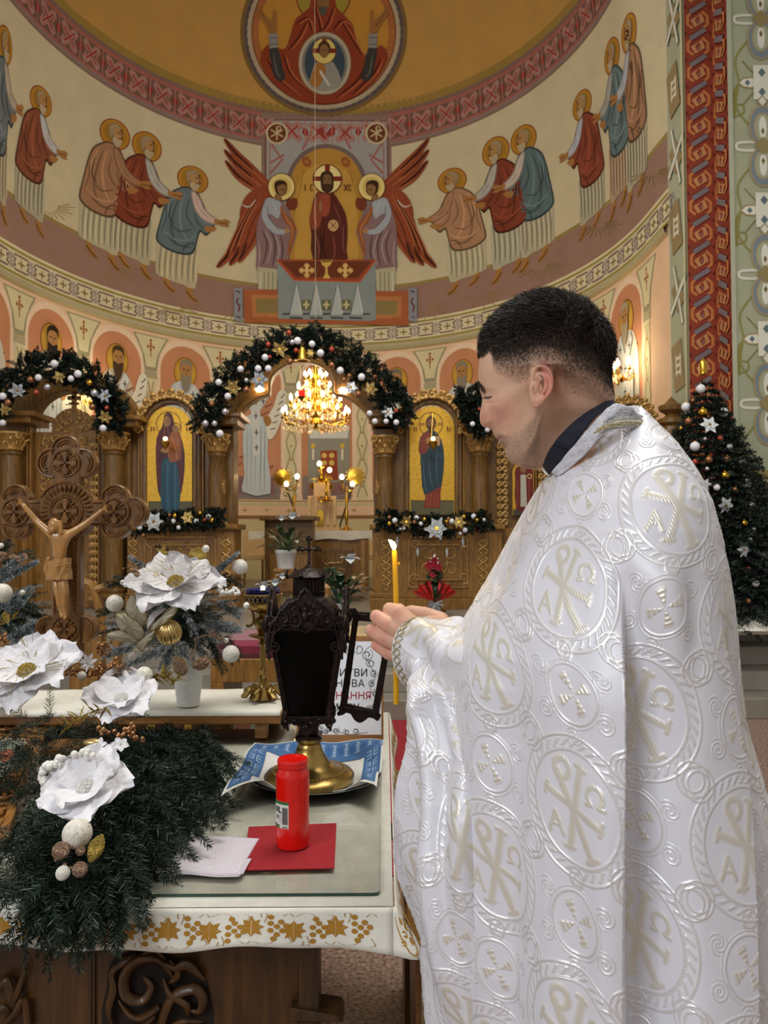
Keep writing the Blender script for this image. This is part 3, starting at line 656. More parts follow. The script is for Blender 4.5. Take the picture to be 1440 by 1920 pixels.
P = Painter(amap, 9, .012, 3e-4)
for q, c in (([(577, 798), (656, 798), (656, 905), (577, 905)], '9a9788'), ([(579, 798), (654, 798), (652, 822), (581, 822)], 'd8d9d2'), ([(590, 806), (606, 798), (630, 798), (643, 806), (618, 812)], 'c07a34'), ([(601, 846), (632, 844), (634, 900), (603, 902)], '9c4a34'), ([(585, 842), (589, 842), (589, 862), (585, 862)], 'e6dfc4'), ([(640, 842), (644, 842), (644, 862), (640, 862)], 'e6dfc4')): P.poly(q, c, 0)
for x in (587, 642): P.ell((x, 836), 4, 5, 'e0b848')
for x in (608, 622): [P.ell((x, y), 5, 5, 'e0c060') for y in (854, 868)]
P.build('painted_table_panel', apse)
# ------------------------------------------------------------------ arch reveal, red band and right wall
def plane(name, a, b, c, d, col, m=PAINT):
    mb = MB(); mb.col = lin(col); mb.add([a, b, c, d], [(0, 1, 2, 3)]); return mb.build(name, m, None, False, rec=False)
def mirror_side(sg, side):
    XR = ACX+sg*A1; X2 = ACX+sg*(A1+.30); X3 = X2; X4 = ACX+sg*7.5; Y0 = ACY-.75+.13
    H = 13.5
    mb = MB(); 
    def q(col, *p): mb.col = lin(col); mb.add(p, [(0, 1, 2, 3)])
    Xs = XR
    q('aaad92', (Xs, 8.965, 0), (Xs, YR, 0), (Xs, YR, H), (Xs, 8.965, H))
    q('8e3f2e', (Xs, YR, 0), (X2, YR, 0), (X2, YR, H), (Xs, YR, H))
    q('8e3f2e', (X2, YR, 0), (X2+sg*.02, YP, 0), (X2+sg*.02, YP, H), (X2, YR, H))
    q('a7aa8e', (X2+sg*.02, YP, 2.1), (X4, YP, 2.1), (X4, YP, H), (X2+sg*.02, YP, H))
    q('b9ad84', (X2+sg*.02, YP, 0), (X4, YP, 0), (X4, YP, 2.1), (X2+sg*.02, YP, 2.1))
    w = mb.build('wall_'+side, PAINT, None, False, rec=False); struct(w)
    b = MB(); x0, x1 = sorted((X2+sg*.02, X4)); b.box(x0, x1, YP-.03, YP, 2.06, 2.14); b.col = lin('8f8460')
    b.c = [lin('9a8a5a')]*len(b.f); struct(b.build('trim_dado_'+side, PAINT, None))
    # reveal ornament
    P = Painter(lambda y, z, o: Vector((XR-sg*o, y, z)), .5, .004, 3e-4); yc = (8.97+YR)/2
    for i in range(16):
        z = 1.0+i*.8
        if i % 2:
            P.poly([(yc-.16, z-.26), (yc+.14, z-.3), (yc+.24, z+.24), (yc-.06, z+.3)], '97835e', 0)
            for m in (-1, 0, 1): P.line([(yc-.05, z+m*.08), (yc+.1, z+m*.08)], .035, 'dcd9c4', 0)
            for m in (-1, 1): P.line([(yc+.025+m*.06, z-.12), (yc+.025+m*.06, z+.12)], .03, 'dcd9c4', 0)
        else:
            P.poly([(yc-.2, z-.1), (yc+.02, z-.2), (yc+.2, z+.1), (yc, z+.2)], '97835e', 0)
            P.line([(yc-.12, z-.36), (yc+.12, z+.36)], .07, '7d8684', 0); P.line([(yc-.12, z-.36), (yc+.12, z+.36)], .045, 'dcd9c4', 0)
            P.line([(yc-.22, z+.16), (yc+.22, z-.16)], .1, '7d8684', 0); P.line([(yc-.22, z+.16), (yc+.22, z-.16)], .06, 'dcd9c4', 0)
    P.line([(YR+.02, 0), (YR+.02, H)], .05, 'c9c4a4', 0)
    P.build('painted_reveal_ornament', w)
    # red interlace
    def inter(mapf, w_, ph):
        P = Painter(mapf, .5, .004, 3e-4); h = w_*.36; pz = .30
        for i in range(42):
            z = .9+i*pz+ph; P.off = .003
            for m in (-1, 1):
                P.line([(m*h*.5, z-.09), (m*h, z-.05), (m*h, z+.05), (m*h*.45, z+.1)], w_*.1, 'c57d48', 0)
                P.line([(m*h*1.15, z-.05), (m*h*1.15, z+.05)], w_*.05, 'b06a3c', 0)
            P.poly([(-h*.8, z-.05), (-h*.5, z-.09), (h*.6, z+.02), (h*.7, z+.06), (h*.4, z+.1), (-h*.6, z+.02)] if False else [(-h*.75, z), (-h*.3, z-.08), (h*.75, z-.01), (h*.4, z+.08)], 'c08a5a', 0)
            P.poly([(-h*.3, z), (0, z-.05), (h*.25, z-.02), (h*.2, z+.04), (0, z+.05)], '8e3a28', 0); P.poly([(-h*.1, z-.02), (h*.15, z-.03), (h*.1, z+.02)], '7a7076', 0)
            P.line([(-h*.8, z+.09), (h*.8, z+.2)], w_*.24, '6b2a1e', 0); P.line([(-h*.8, z+.09), (h*.8, z+.2)], w_*.17, '7c7478', 0)
            for m in (-1, 1): P.poly([(m*w_*.5, z+.12), (m*w_*.4, z+.15), (m*w_*.5, z+.18)], '6b2a1e', 0)
        P.build('painted_interlace', w)
    inter(lambda x, z, o: Vector((XR+sg*(.15+x), YR-o, z)), .30, 0)
    inter(lambda x, z, o: Vector((X2-sg*o, (YR+YP)/2+x, z)), .34, .12)
    # arabesque wall
    P = Painter(lambda x, z, o: Vector((X2+sg*(.02+x), YP-o, z)), .5, .004, 3e-4); pz = 1.37
    for cx_ in (.34, 1.2, 2.06):
        for i in range(9):
            z = 2.84+i*pz-1.37; P.off = .003
            if z < 2.3: continue
            for m in (-1, 1):
                P.line([(cx_, z), (cx_+m*.12, z+.2), (cx_+m*.27, z+.42), (cx_+m*.24, z+.7)], .022, '8d8a4e', 5); P.line([(cx_, z), (cx_+m*.12, z-.2), (cx_+m*.27, z-.42), (cx_+m*.24, z-.66)], .022, '8d8a4e', 5)
                P.line([(cx_+m*.29, z+.3), (cx_+m*.30, z+.5), (cx_+m*.26, z+.66)], .05, '8a8448', 5, True)
                P.line([(cx_+m*.3, z+.32), (cx_+m*.2, z+.36), (cx_+m*.2, z+.44), (cx_+m*.26, z+.45)], .018, '8a8448', 5)
                P.line([(cx_, z+.685), (cx_+m*.2, z+.45)], .014, '857a50', 0); P.line([(cx_, z+.685), (cx_+m*.2, z+.92)], .014, '857a50', 0)
                P.poly([(cx_+m*.04, z+.685), (cx_+m*.1, z+.75), (cx_+m*.2, z+.74), (cx_+m*.26, z+.685), (cx_+m*.2, z+.63), (cx_+m*.1, z+.62)], 'a08a62', 0); P.poly([(cx_+m*.06, z+.685), (cx_+m*.1, z+.735), (cx_+m*.19, z+.725), (cx_+m*.235, z+.685), (cx_+m*.19, z+.645), (cx_+m*.1, z+.635)], 'dedccb', 0)
                P.poly([(cx_+m*.12, z+.685), (cx_+m*.15, z+.72), (cx_+m*.18, z+.685), (cx_+m*.15, z+.65)], '66747a', 0)
                P.line([(cx_+m*.02, z+.045), (cx_+m*.24, z+.04), (cx_+m*.28, z), (cx_+m*.24, z-.04), (cx_+m*.02, z-.045)], .03, 'd8d6c4', 3)
            for m in (-1, 1):
                P.ell((cx_, z+m*.22), .15, .22, 'a39370'); P.ell((cx_, z+m*.22), .13, .2, '7c8890'); P.ell((cx_, z+m*.2), .1, .16, 'a39370'); P.ell((cx_, z+m*.2), .085, .14, 'a7aa8e'); P.ell((cx_, z+m*.2), .04, .12, 'e0decf')
                P.poly([(cx_, z+m*.12), (cx_+.02, z+m*.16), (cx_, z+m*.2), (cx_-.02, z+m*.16)], '7d6c40', 0)
            P.poly([(cx_-.09, z+.5), (cx_+.09, z+.5), (cx_+.09, z+.87), (cx_-.09, z+.87)], 'dedccb', 0)
            for zz_ in (.58, .79): P.poly([(cx_-.04, z+zz_), (cx_, z+zz_-.05), (cx_+.04, z+zz_), (cx_, z+zz_+.05)], '66747a', 0)
            P.poly([(cx_-.06, z+.48), (cx_, z+.41), (cx_+.06, z+.48), (cx_, z+.55)], 'a39370', 0); P.poly([(cx_-.04, z+.48), (cx_, z+.43), (cx_+.04, z+.48), (cx_, z+.53)], 'dedccb', 0)
            P.poly([(cx_-.09, z), (cx_, z-.1), (cx_+.09, z), (cx_, z+.1)], '97865a', 0)
    P.line([(.0, 2.1), (.0, 13)], .05, 'b3b49c', 0)
    P.build('painted_arabesque', w)
mirror_side(1, 'right'); mirror_side(-1, 'left')

# ------------------------------------------------------------------ floors
STONE = mat('grey_floor_stone', '8c867b', .3, var=.1, scale=3)
GRAN = mat('speckled_granite', 'b89a8c', .35, col2='3f332d', scale=70, spec=.5)
fl = MB(); fl.box(-7, 7, -3.5, 6.3, -.1, 0); struct(fl.build('floor', GRAN, None, False))
fs = MB()
for i in range(4): fs.box(-7, 7, 6.2+.3*i if i < 3 else 6.2+.9, 15.2, .1625*i, .1625*(i+1), bev=.006)
struct(fs.build('floor_sanctuary', STONE, None, False))
bd = MB(); bd.box(-7, 7, 1.9, 2.3, -.099, .002); struct(bd.build('trim_floor_border', mat('dark_granite', '3a3330', .35, var=.3, scale=80), None, False))
CARPET = mat('red_carpet', '9c2630', .95, var=.12, scale=60, bump=.4, bscale=400)
cp = MB(); cp.box(-1.5, .19, 3.4, 6.18, .0, .014, bev=.004)
o = cp.build('carpet', CARPET); tag(o, 'red carpet runner on the stone floor behind the table', 'carpet')
e = MB(); e.box(.19, .225, 3.4, 6.18, .0, .016); o2 = e.build('carpet_edge', GLIT if False else mat('carpet_gold_edge', 'b79a4a', .8), o); o2['label'] = 'gold carpet edge'
# ================================================================== iconostasis (carved oak screen)
YI = 8.8
def pxo(pts, Y): return [(lambda v: (v.x, v.z))(W(x, y, Y)) for x, y in pts]
def ppr(mb, pts, Y, d, bev=0, smooth=0):
    if smooth: pts = cr(pts, smooth, True)
    mb.prism(pxo(pts, Y), Matrix.Translation((0, Y, 0)), d, bev)
def prect(mb, x0, x1, y0, y1, Y, d, bev=0): ppr(mb, [(x0, y1), (x1, y1), (x1, y0), (x0, y0)], Y, d, bev)
def pxm(Y): return Y/F
def archpts(xc, r, ys, yb, n=18, ry=None):
    ry = ry or r
    return [(xc-r, yb)]+[(xc-r*math.cos(a), ys-ry*math.sin(a)) for a in np.linspace(0, PI, n)]+[(xc+r, yb)]
def scroll(mb, c, r, Y, s=1, a0=0, th=.006, turns=1.3, fl=.6):
    """carved volute in the plane Y; c in metres"""
    pts = []; rr = []
    for i in range(16):
        t = i/15; a = a0+s*turns*2*PI*t; q = r*(1-.78*t)
        pts.append((c[0]+q*math.cos(a), Y-.004*math.sin(PI*t), c[1]+q*math.sin(a))); rr.append(th*(1-.45*t))
    mb.tube(pts, rr, 5, flat=fl)
def carve_strip(mb, x0, x1, y0, y1, Y, th=1.0):
    """interlaced gilded strip: px bounds"""
    a, b = W(x0, y1, Y), W(x1, y0, Y); cx = (a.x+b.x)/2; h = (b.x-a.x)/2*.8; n = max(3, int((b.z-a.z)/(h*1.6)))
    for s in (1, -1):
        pts = [(cx+s*h*math.sin(PI*k/4)*(1-.0*k), Y-.004, a.z+(b.z-a.z)*k/(n*4)) for k in range(n*4+1)]
        mb.tube(pts, .010*th, 5)
    for k in range(n):
        z = a.z+(b.z-a.z)*(k+.5)/n
        for s in (1, -1): scroll(mb, (cx+s*h*.55, z), h*.5, Y-.004, s, PI/2, .007*th)
    for z, s in ((b.z, 1), (a.z, -1)):
        mb.tube([(cx-h*.6, Y-.004, z), (cx, Y-.006, z+s*h*1.2), (cx+h*.6, Y-.004, z)], [.008*th, .012*th, .008*th], 5)
def carve_field(mb, pts, Y, n, r, seed=1, th=.008):
    """gilded leaf scrolls filling px polygon"""
    R = random.Random(seed); P_ = pxo(pts, Y); xs = [p[0] for p in P_]; zs_ = [p[1] for p in P_]; cnt = 0; done = []
    def inside(x, z):
        c = False
        for i in range(len(P_)):
            (x1, z1), (x2, z2) = P_[i-1], P_[i]
            if (z1 > z) != (z2 > z) and x < (x2-x1)*(z-z1)/(z2-z1)+x1: c = not c
        return c
    for _ in range(n*30):
        x = R.uniform(min(xs), max(xs)); z = R.uniform(min(zs_), max(zs_))
        if inside(x, z) and all(math.hypot(x-a, z-b) > r*1.15 for a, b in done):
            done.append((x, z)); scroll(mb, (x, z), r*.75, Y-.003, R.choice((-1, 1)), R.uniform(0, 6.28), th); cnt += 1
            a = R.uniform(0, 6.28); mb.sph((x+r*.6*math.cos(a), Y-.003, z+r*.6*math.sin(a)), r*.25, 6, 4, (1, .6, 1))
            if cnt >= n: break
ico = thing('iconostasis', 'carved oak iconostasis with gilded columns and arched bays across the apse', 'iconostasis', (ACX, YI, ZF))
def column(mbs, xc, w, ycap, ybase, Y=YI-.12, capn='capital'):
    c = W(xc, (ycap+ybase)/2, Y); r = w/2*pxm(Y); zt = W(xc, ycap, Y).z; zb = W(xc, ybase, Y).z; h = zt-zb
    sh = MB(); sh.lathe([(r*1.25, 0), (r*1.3, .02), (r*1.05, .05), (r*1.15, .08), (r*.92, .11), (r*.95, h*.5), (r*.86, h-.26), (r*1.0, h-.24), (r*.9, h-.22), (r*.9, h-.02)], (c.x, Y, zb), 20)
    o = sh.build('column', OAKD, ico)
    cp_ = MB(); z0 = zt-.21
    cp_.lathe([(r*.95, 0), (r*1.15, .015), (r*.95, .03), (r*1.0, .1), (r*1.25, .16), (r*1.5, .19), (r*1.5, .21)], (c.x, Y, z0), 16)
    for ring_, zz_, rr in ((8, .05, 1.02), (8, .1, 1.16)):
        for k in range(ring_):
            a = 2*PI*k/ring_+(.4 if zz_ > .07 else 0); ca, sa = math.cos(a), math.sin(a)
            cp_.tube([(c.x+r*.95*ca, Y+r*.95*sa, z0+zz_-.03), (c.x+r*rr*ca, Y+r*rr*sa, z0+zz_+.02), (c.x+r*(rr+.3)*ca, Y+r*(rr+.3)*sa, z0+zz_+.045), (c.x+r*(rr+.28)*ca, Y+r*(rr+.28)*sa, z0+zz_+.025)], [.012, .02, .014, .008], 5)
    for sx in (-1, 1): scroll(cp_, (c.x+sx*r*1.25, z0+.165), .04, Y-r*1.1, sx, PI/2, .012)
    cp_.build('capital', GILT, o)
for xc, w, yc, yb in ((20, 42, 812, 1120), (213, 40, 812, 1120), (407, 34, 815, 986), (722, 34, 818, 986), (900, 34, 815, 986)): column(None, xc, w, yc, yb)
# piers and body
for x0, x1, y0 in ((-8, 48, 790), (182, 244, 795), (384, 438, 792), (701, 758, 792), (872, 932, 800)): m = MB(); prect(m, x0, x1, y0, 1142, YI, .28, .008); m.build('pier', OAKD, ico)
for a in ((928, 1235, 812, 1142, YI+.06, .1, .006), (240, 396, 800, 985, YI+.08, .08), (750, 880, 800, 985, YI+.08, .08), (-150, -8, 790, 1142, YI, .2)): m = MB(); prect(m, *a); m.build('bay_panel', OAKD, ico)
for x0, x1, y0, y1 in ((-14, 56, 770, 792), (176, 258, 778, 800), (380, 445, 772, 796), (696, 764, 772, 796), (868, 938, 780, 802)):
    m = MB(); prect(m, x0, x1, y0+8, y1, YI-.2, .5, .01); prect(m, x0-6, x1+6, y0, y0+9, YI-.25, .6, .012); m.build('entablature', OAK, ico)
# mouldings on piers, pilaster fillets
for a in [(x, x+4, 802, 985, YI+.03, .06, .006) for x in (258, 264, 372, 378, 754, 760, 862, 868)]+[(x, x+4, 800, 1135, YI-.03, .06, .006) for x in (48, 54, 176, 182)]+[(x, x+3, 820, 1135, YI, .08, .006) for x in (930, 936, 1004, 1010)]:
    m = MB(); prect(m, *a); m.build('fillet_moulding', OAK, ico)
# base cabinets
for x0, x1 in ((238, 440), (699, 942)):
    m = MB(); prect(m, x0, x1, 990, 1145, YI-.15, .4, .008); prect(m, x0-6, x1+6, 983, 993, YI-.2, .5, .012); prect(m, x0-5, x1+5, 1122, 1147, YI-.2, .5, .012); prect(m, x0-5, x1+5, 1112, 1122, YI-.17, .45, .01); m.build('base_cabinet', OAK, ico)
for a in ((940, 1240, 990, 1145, YI, .3, .01), (-150, 50, 990, 1145, YI-.1, .3, .01)): m = MB(); prect(m, *a); m.build('base_cabinet', OAK, ico)
for x0, x1 in ((270, 405), (765, 878)):
    m = MB()
    for t in (0, 12):
        Y = YI-.155-t*.0006
        for a, b, c, d in ((x0+t, x1-t, 1006+t*1.2, 1009+t*1.2), (x0+t, x1-t, 1100-t*1.2, 1103-t*1.2), (x0+t, x0+t+3, 1006+t*1.2, 1103-t*1.2), (x1-t-3, x1-t, 1006+t*1.2, 1103-t*1.2)): prect(m, a, b, c, d, Y-.012, .02, .004)
    m.build('panel_moulding', OAKL, ico)
for x, h, Y in ((249, 10, YI-.155), (424, 10, YI-.155), (724, 10, YI-.155), (906, 10, YI-.155), (966, 8, YI-.01), (1030, 8, YI-.01)): g = MB(); carve_strip(g, x-h, x+h, 1012, 1098, Y); g.build('gilded_strip', GILT, ico)
for xc in (337, 821):
    g = MB(); c = W(xc, 1050, YI)
    for s in (1, -1):
        for t in (1, -1): scroll(g, (c.x+s*.13, c.z+t*.1), .11, YI-.16, s*t, PI/2*t, .009); scroll(g, (c.x+s*.27, c.z+t*.2), .07, YI-.16, -s*t, PI/2*t, .008)
    g.tube([(c.x+.1*math.cos(a), YI-.155, c.z+.16*math.sin(a)) for a in np.linspace(0, 2*PI, 20)], .009, 5); g.build('gilded_carving', GILT, ico)
# carved vertical bands
for x0, x1, y0, y1 in ((934, 950, 830, 985), (168, 182, 828, 1130), (1012, 1028, 830, 985)):
    a, b = W(x0, y1, YI-.03), W(x1, y0, YI-.03); g = MB(); n = int((b.z-a.z)/.085); cx = (a.x+b.x)/2; h = (b.x-a.x)/2
    for i in range(n):
        z = a.z+(b.z-a.z)*(i+.5)/n
        for s in (1, -1): scroll(g, (cx+s*h*.5, z), h*.7, YI-.03, s, -PI/2, .014)
    g.build('vine_band', GILT, ico)
# crest carvings over arches
def crest(xc, ys, r0, r1, a0, a1, name, n=13):
    g = MB(); Y = YI-.06
    for i in range(n):
        a = a0+(a1-a0)*i/(n-1); rm = (r0+r1)/2; c = W(xc-rm*math.cos(a), ys-rm*math.sin(a), Y); k = pxm(Y)
        scroll(g, (c.x, c.z), (r1-r0)*.55*k, Y, 1 if a < PI/2 else -1, a, .018)
        c2 = W(xc-r1*math.cos(a+.07), ys-r1*math.sin(a+.07), Y); g.sph(c2, .03, 8, 6, (1, .7, 1)); c3 = W(xc-(r0+2)*math.cos(a+.1), ys-(r0+2)*math.sin(a+.1), Y); g.sph(c3, .026, 8, 6, (1, .7, 1))
    ppr(g, [(xc-r0*math.cos(a), ys-r0*math.sin(a)) for a in np.linspace(a0, a1, 24)]+[(xc-(r1-2)*math.cos(a), ys-(r1-2)*math.sin(a)) for a in np.linspace(a1, a0, 24)], Y+.012, .03)
    g.build(name, GILT, ico)
crest(318, 798, 52, 66, -.15, PI+.15, 'crest_carving'); crest(810, 798, 52, 66, -.15, PI+.15, 'crest_carving'); crest(1182, 792, 36, 50, 0, PI, 'crest_carving', 10)
for xc, ys, r0, r1 in ((318, 800, 43, 56), (810, 800, 43, 56), (1182, 795, 24, 38)):
    m = MB()
    for rr, Y in ((r1, YI+.02), (r1-6, YI-.01)):
        ppr(m, [(xc-rr, 984)]+[(xc-rr*math.cos(a), ys-rr*math.sin(a)) for a in np.linspace(0, PI, 22)]+[(xc+rr, 984), (xc+r0, 984)]+[(xc+r0*math.cos(a), ys-r0*math.sin(a)) for a in np.linspace(0, PI, 22)]+[(xc-r0, 984)], Y, .1, .006)
    m.build('arch_frame', OAKD, ico)
# central gate arch
m = MB()
inn = [(700, 806), (698, 792), (686, 772), (664, 752), (646, 741), (626, 737), (625, 716), (619, 700), (606, 686), (588, 678), (566, 675), (544, 678), (526, 687), (511, 700), (504, 716), (503, 737), (485, 743), (466, 755), (447, 775), (438, 795), (437, 806)]
outr = [(388, 806), (392, 780), (410, 742), (436, 708), (470, 678), (510, 652), (566, 640), (622, 650), (664, 676), (700, 708), (728, 742), (746, 780), (752, 806)]
ppr(m, outr+inn, YI, .22, .01); m.build('gate_arch', OAKD, ico)
m = MB()
for (dy, Y, r) in ((0, YI-.015, .022), (6, YI-.01, .012)): m.tube([W(x, y-dy, Y) for x, y in cr(inn[1:-1], 3)], r, 6)
m.build('arch_moulding', OAKL, ico)
# left side arch and deacon door
m = MB()
ppr(m, [(-60, 790)]+[(107-150*math.cos(a), 790-98*math.sin(a)) for a in np.linspace(.1, PI-.1, 20)]+[(250, 795), (197, 795)]+[(128+69*math.cos(a), 795-62*math.sin(a)) for a in np.linspace(0, PI, 20)]+[(58, 795)], YI, .22, .01)
m.build('side_arch', OAKD, ico)
dd = MB()
ppr(dd, [(62, 1140), (62, 810), (96, 810)]+[(136-39*math.cos(a), 803-38*math.sin(a)) for a in np.linspace(0, PI, 14)]+[(176, 810), (198, 810), (198, 1140)], YI+.1, .06, .008)
for a, b, c, d in ((134, 141, 728, 770), (126, 149, 742, 749), (129, 146, 754, 758)): prect(dd, a, b, c, d, YI+.09, .05, .004)
door = dd.build('deacon_door', OAK, ico)
g = MB(); carve_field(g, [(104, 808), (108, 785), (122, 772), (131, 770), (131, 808)], YI+.09, 9, .055, 3); carve_field(g, [(144, 808), (144, 770), (155, 773), (166, 788), (170, 808)], YI+.09, 9, .055, 4)
carve_field(g, [(82, 824), (182, 824), (182, 985), (82, 985)], YI+.09, 90, .075, 5, .011)
for xc in (204,): carve_strip(g, xc-9, xc+9, 1015, 1110, YI-.02)
g.build('gilded_carving', GILT, door)
m = MB(); ppr(m, [(1238, 1142), (1238, 822), (1280, 822), (1280, 1142)], YI-.3, .3, .01)
c = W(1259, 800, YI-.15); k = pxm(YI)
m.lathe([(x*k, z*k) for x, z in ((28, -22), (28, -14), (20, -10), (17, 0), (24, 6), (24, 14), (13, 18), (10, 22), (22, 30), (23, 38), (12, 44), (4, 52), (0, 56))], c, 20)
m.build('newel_post', OAKD, ico)
# small carved plaques on the gate piers
for x in (413, 712):
    m = MB(); prect(m, x-9, x+9, 898, 927, YI-.17, .03, .008); p_ = m.build('plaque', OAK, ico)
    g = MB(); c = W(x, 912, YI-.18); g.tube([(c.x+.03*math.cos(a), YI-.178, c.z+.05*math.sin(a)) for a in np.linspace(0, 2*PI, 16)], .007, 5); g.sph(c, .022, 8, 6, (1, .4, 1.4)); g.build('plaque_carving', GILT, p_)

# icons ----------------------------------------------------------------
GOLDLEAF = mat('gold_leaf', 'd9a93a', .38, .55, .1, 30, bump=.25, bscale=60)
def icon(name, xc, ytop, r, yb, label, fig, fr=None):
    Y = YI+.0
    root = thing(name, label, 'icon', W(xc, yb, Y)); m = MB()
    ppr(m, archpts(xc, r, ytop+r, yb), Y, .03); m.build('gilt_panel', GOLDLEAF, root)
    P = Painter(lambda x, y, o: W(x, y, Y-o), 200, .002, 4e-4); fig(P, xc); P.build('painting', root, ICONP)
    return root
def fig_mother(P, x):
    P.poly([(278, 940), (278, 965), (360, 965), (360, 940)], '5a543a', 0); P.line([(278, 941), (360, 941)], 2, '4a3a1c', 0)
    P.ring((316, 795), 23, 23, 1.6, '7b5a1c'); P.ring((329, 804), 11, 11, 1.4, '7b2f1c')
    P.poly([(304, 800), (308, 778), (315, 773), (323, 778), (328, 800), (338, 816), (346, 850), (344, 900), (336, 935), (328, 935), (326, 880), (306, 880), (304, 930), (296, 920), (292, 860), (294, 820)], '4b1a20', 2)
    P.poly([(305, 862), (328, 862), (336, 900), (335, 958), (304, 958), (302, 900)], '1e4a5c', 2)
    for xx in (308, 315, 322, 329): P.line([(xx, 868), (xx-1, 910), (xx, 955)], 1.6, '3c6c7c' if xx % 2 else '122f3c', 3)
    P.ell((313, 790), 7, 10, '8c6440'); P.line([(309, 789), (312, 789)], 1, '2a180c', 0); P.line([(315, 789), (318, 789)], 1, '2a180c', 0)
    P.poly([(320, 812), (334, 810), (341, 838), (338, 862), (318, 866), (314, 840)], '8c4f2c', 2); P.ell((329, 804), 6, 7, '8c6440'); P.line([(322, 820), (330, 845), (332, 860)], 1.6, 'bb7c44', 3); P.line([(318, 840), (336, 850)], 1.4, '5c2c18', 3)
    P.poly([(300, 845), (310, 838), (318, 842), (312, 850)], '9c7044', 2)
    for pts in ([(300, 815), (296, 860), (300, 910)], [(338, 830), (341, 870), (336, 915)], [(308, 805), (306, 830)]): P.line(pts, 1.8, '7a3438', 4, True)
    for xx in (284, 350): P.line([(xx, 800), (xx, 808)], 2, '7a2c1c', 0); P.line([(xx+5, 800), (xx+5, 808)], 2, '7a2c1c', 0)
def fig_christ(P, x):
    P.poly([(770, 938), (770, 965), (851, 965), (851, 938)], '625c3c', 0); P.line([(770, 939), (851, 939)], 2, '4a3a1c', 0)
    P.ring((808, 795), 22, 22, 1.6, '7b5a1c'); P.line([(808, 774), (808, 780)], 5, 'a87f2c', 0); P.line([(787, 795), (796, 795)], 5, 'a87f2c', 0); P.line([(820, 795), (829, 795)], 5, 'a87f2c', 0)
    P.poly([(800, 808), (815, 808), (826, 822), (832, 845), (832, 880), (827, 915), (824, 922), (796, 928), (790, 890), (788, 852), (785, 842), (788, 820)], '253a44', 2)
    P.poly([(800, 810), (792, 815), (785, 838), (787, 850), (800, 848), (806, 825), (808, 812)], '7c3424', 2)
    P.poly([(798, 928), (812, 920), (826, 912), (826, 952), (795, 952)], '84301c', 1)
    for xx in (802, 808, 815, 821): P.line([(xx, 925), (xx-1, 950)], 1.4, 'a8563c', 0)
    for pts in ([(792, 860), (796, 900), (800, 924)], [(804, 850), (806, 890), (812, 918)], [(820, 840), (818, 880), (822, 912)], [(812, 860), (826, 850)]): P.line(pts, 1.8, '4a6470', 4, True)
    P.ell((808, 793), 9.5, 13, '3f2416'); P.ell((808, 795), 7, 10, '80583a'); P.poly([(802, 799), (814, 799), (812, 808), (808, 811), (804, 808)], '4a2c1a', 2); P.line([(803, 793), (806, 793)], 1, '20120a', 0); P.line([(810, 793), (813, 793)], 1, '20120a', 0)
    P.poly([(811, 818), (824, 818), (825, 835), (812, 836)], 'b4946c', 0); P.line([(818, 820), (818, 834)], 1.4, '7c2c1c', 0); P.poly([(799, 822), (806, 820), (806, 830), (800, 832)], '9c7044', 2)
    for xx in (777, 839): P.line([(xx, 800), (xx, 808)], 2, '7a2c1c', 0); P.line([(xx+4, 801), (xx+4, 808)], 2, '7a2c1c', 0)
def fig_small(P, x):
    P.poly([(962, 955), (962, 966), (1002, 966), (1002, 955)], '4a4630', 0)
    P.poly([(968, 876), (996, 876), (1000, 900), (996, 955), (968, 955), (966, 900)], '6b1f1a', 2); P.poly([(976, 890), (986, 890), (988, 950), (976, 950)], 'b9b5a4', 1); P.ring((993, 893), 4, 4, 1.6, 'd8b868', n=12); P.ell((981, 880), 6, 7, '8a6040')
    for xx in (970, 992): P.line([(xx, 900), (xx, 950)], 1.6, '9c4434', 3)
icon('icon_painting', 318, 762, 42, 965, 'arched gold icon of a maroon-veiled mother holding a child, left of gate', fig_mother)
icon('icon_painting', 810, 762, 42, 965, 'arched gold icon of a bearded haloed figure in dark blue, right of gate', fig_christ)
icon('icon_painting', 981, 866, 20, 966, 'small narrow gold icon in the screen beside the face of the man', fig_small)
FLAME = mat('lamp_glow', 'ffd890', .4, emit='ffcf80', estr=9)
for x, y in ((310, 820), (812, 820)):              # hanging oil lamps
    Y = YI-.22; c = W(x, y+12, Y); r = thing('hanging_oil_lamp', 'small gold oil lamp glowing in front of the '+('mother and child icon' if x < 500 else 'right gold icon'), 'oil lamp', c, 'icon lamps')
    m = MB(); m.lathe([(0, -.07), (.012, -.06), (.02, -.04), (.045, -.01), (.05, .02), (.04, .03)], c, 14); m.build('bowl', GOLD, r)
    m = MB(); m.sph(c+Vector((0, 0, .055)), .025, 10, 8); m.build('flame', FLAME, r)
    m = MB()
    for a in (0, 2.1, 4.2): m.tube([c+Vector((.045*math.cos(a), .045*math.sin(a), .02)), c+Vector((0, .03, .35)), c+Vector((0, .2, .36))], .0012, 4)
    m.build('chain', GOLD, r)
lampspots = ((284, 1030), (288, 1012), (745, 1015), (783, 1035), (838, 1035), (868, 1016))
for i, (x, y) in enumerate(lampspots[2:]):
    Y = YI-.3; c = W(x, y, Y); r = tag(MB().lathe([(0, -.055), (.012, -.04), (.016, 0), (.01, .045), (0, .055)], c, 10).build('hanging_icicle', mat('frost_glass', 'd9dcd8', .15, .2, .05)), '%s glass icicle from the left hanging under the right ledge garland' % ordw(i), 'ornament', 'glass icicles under the ledge garland')
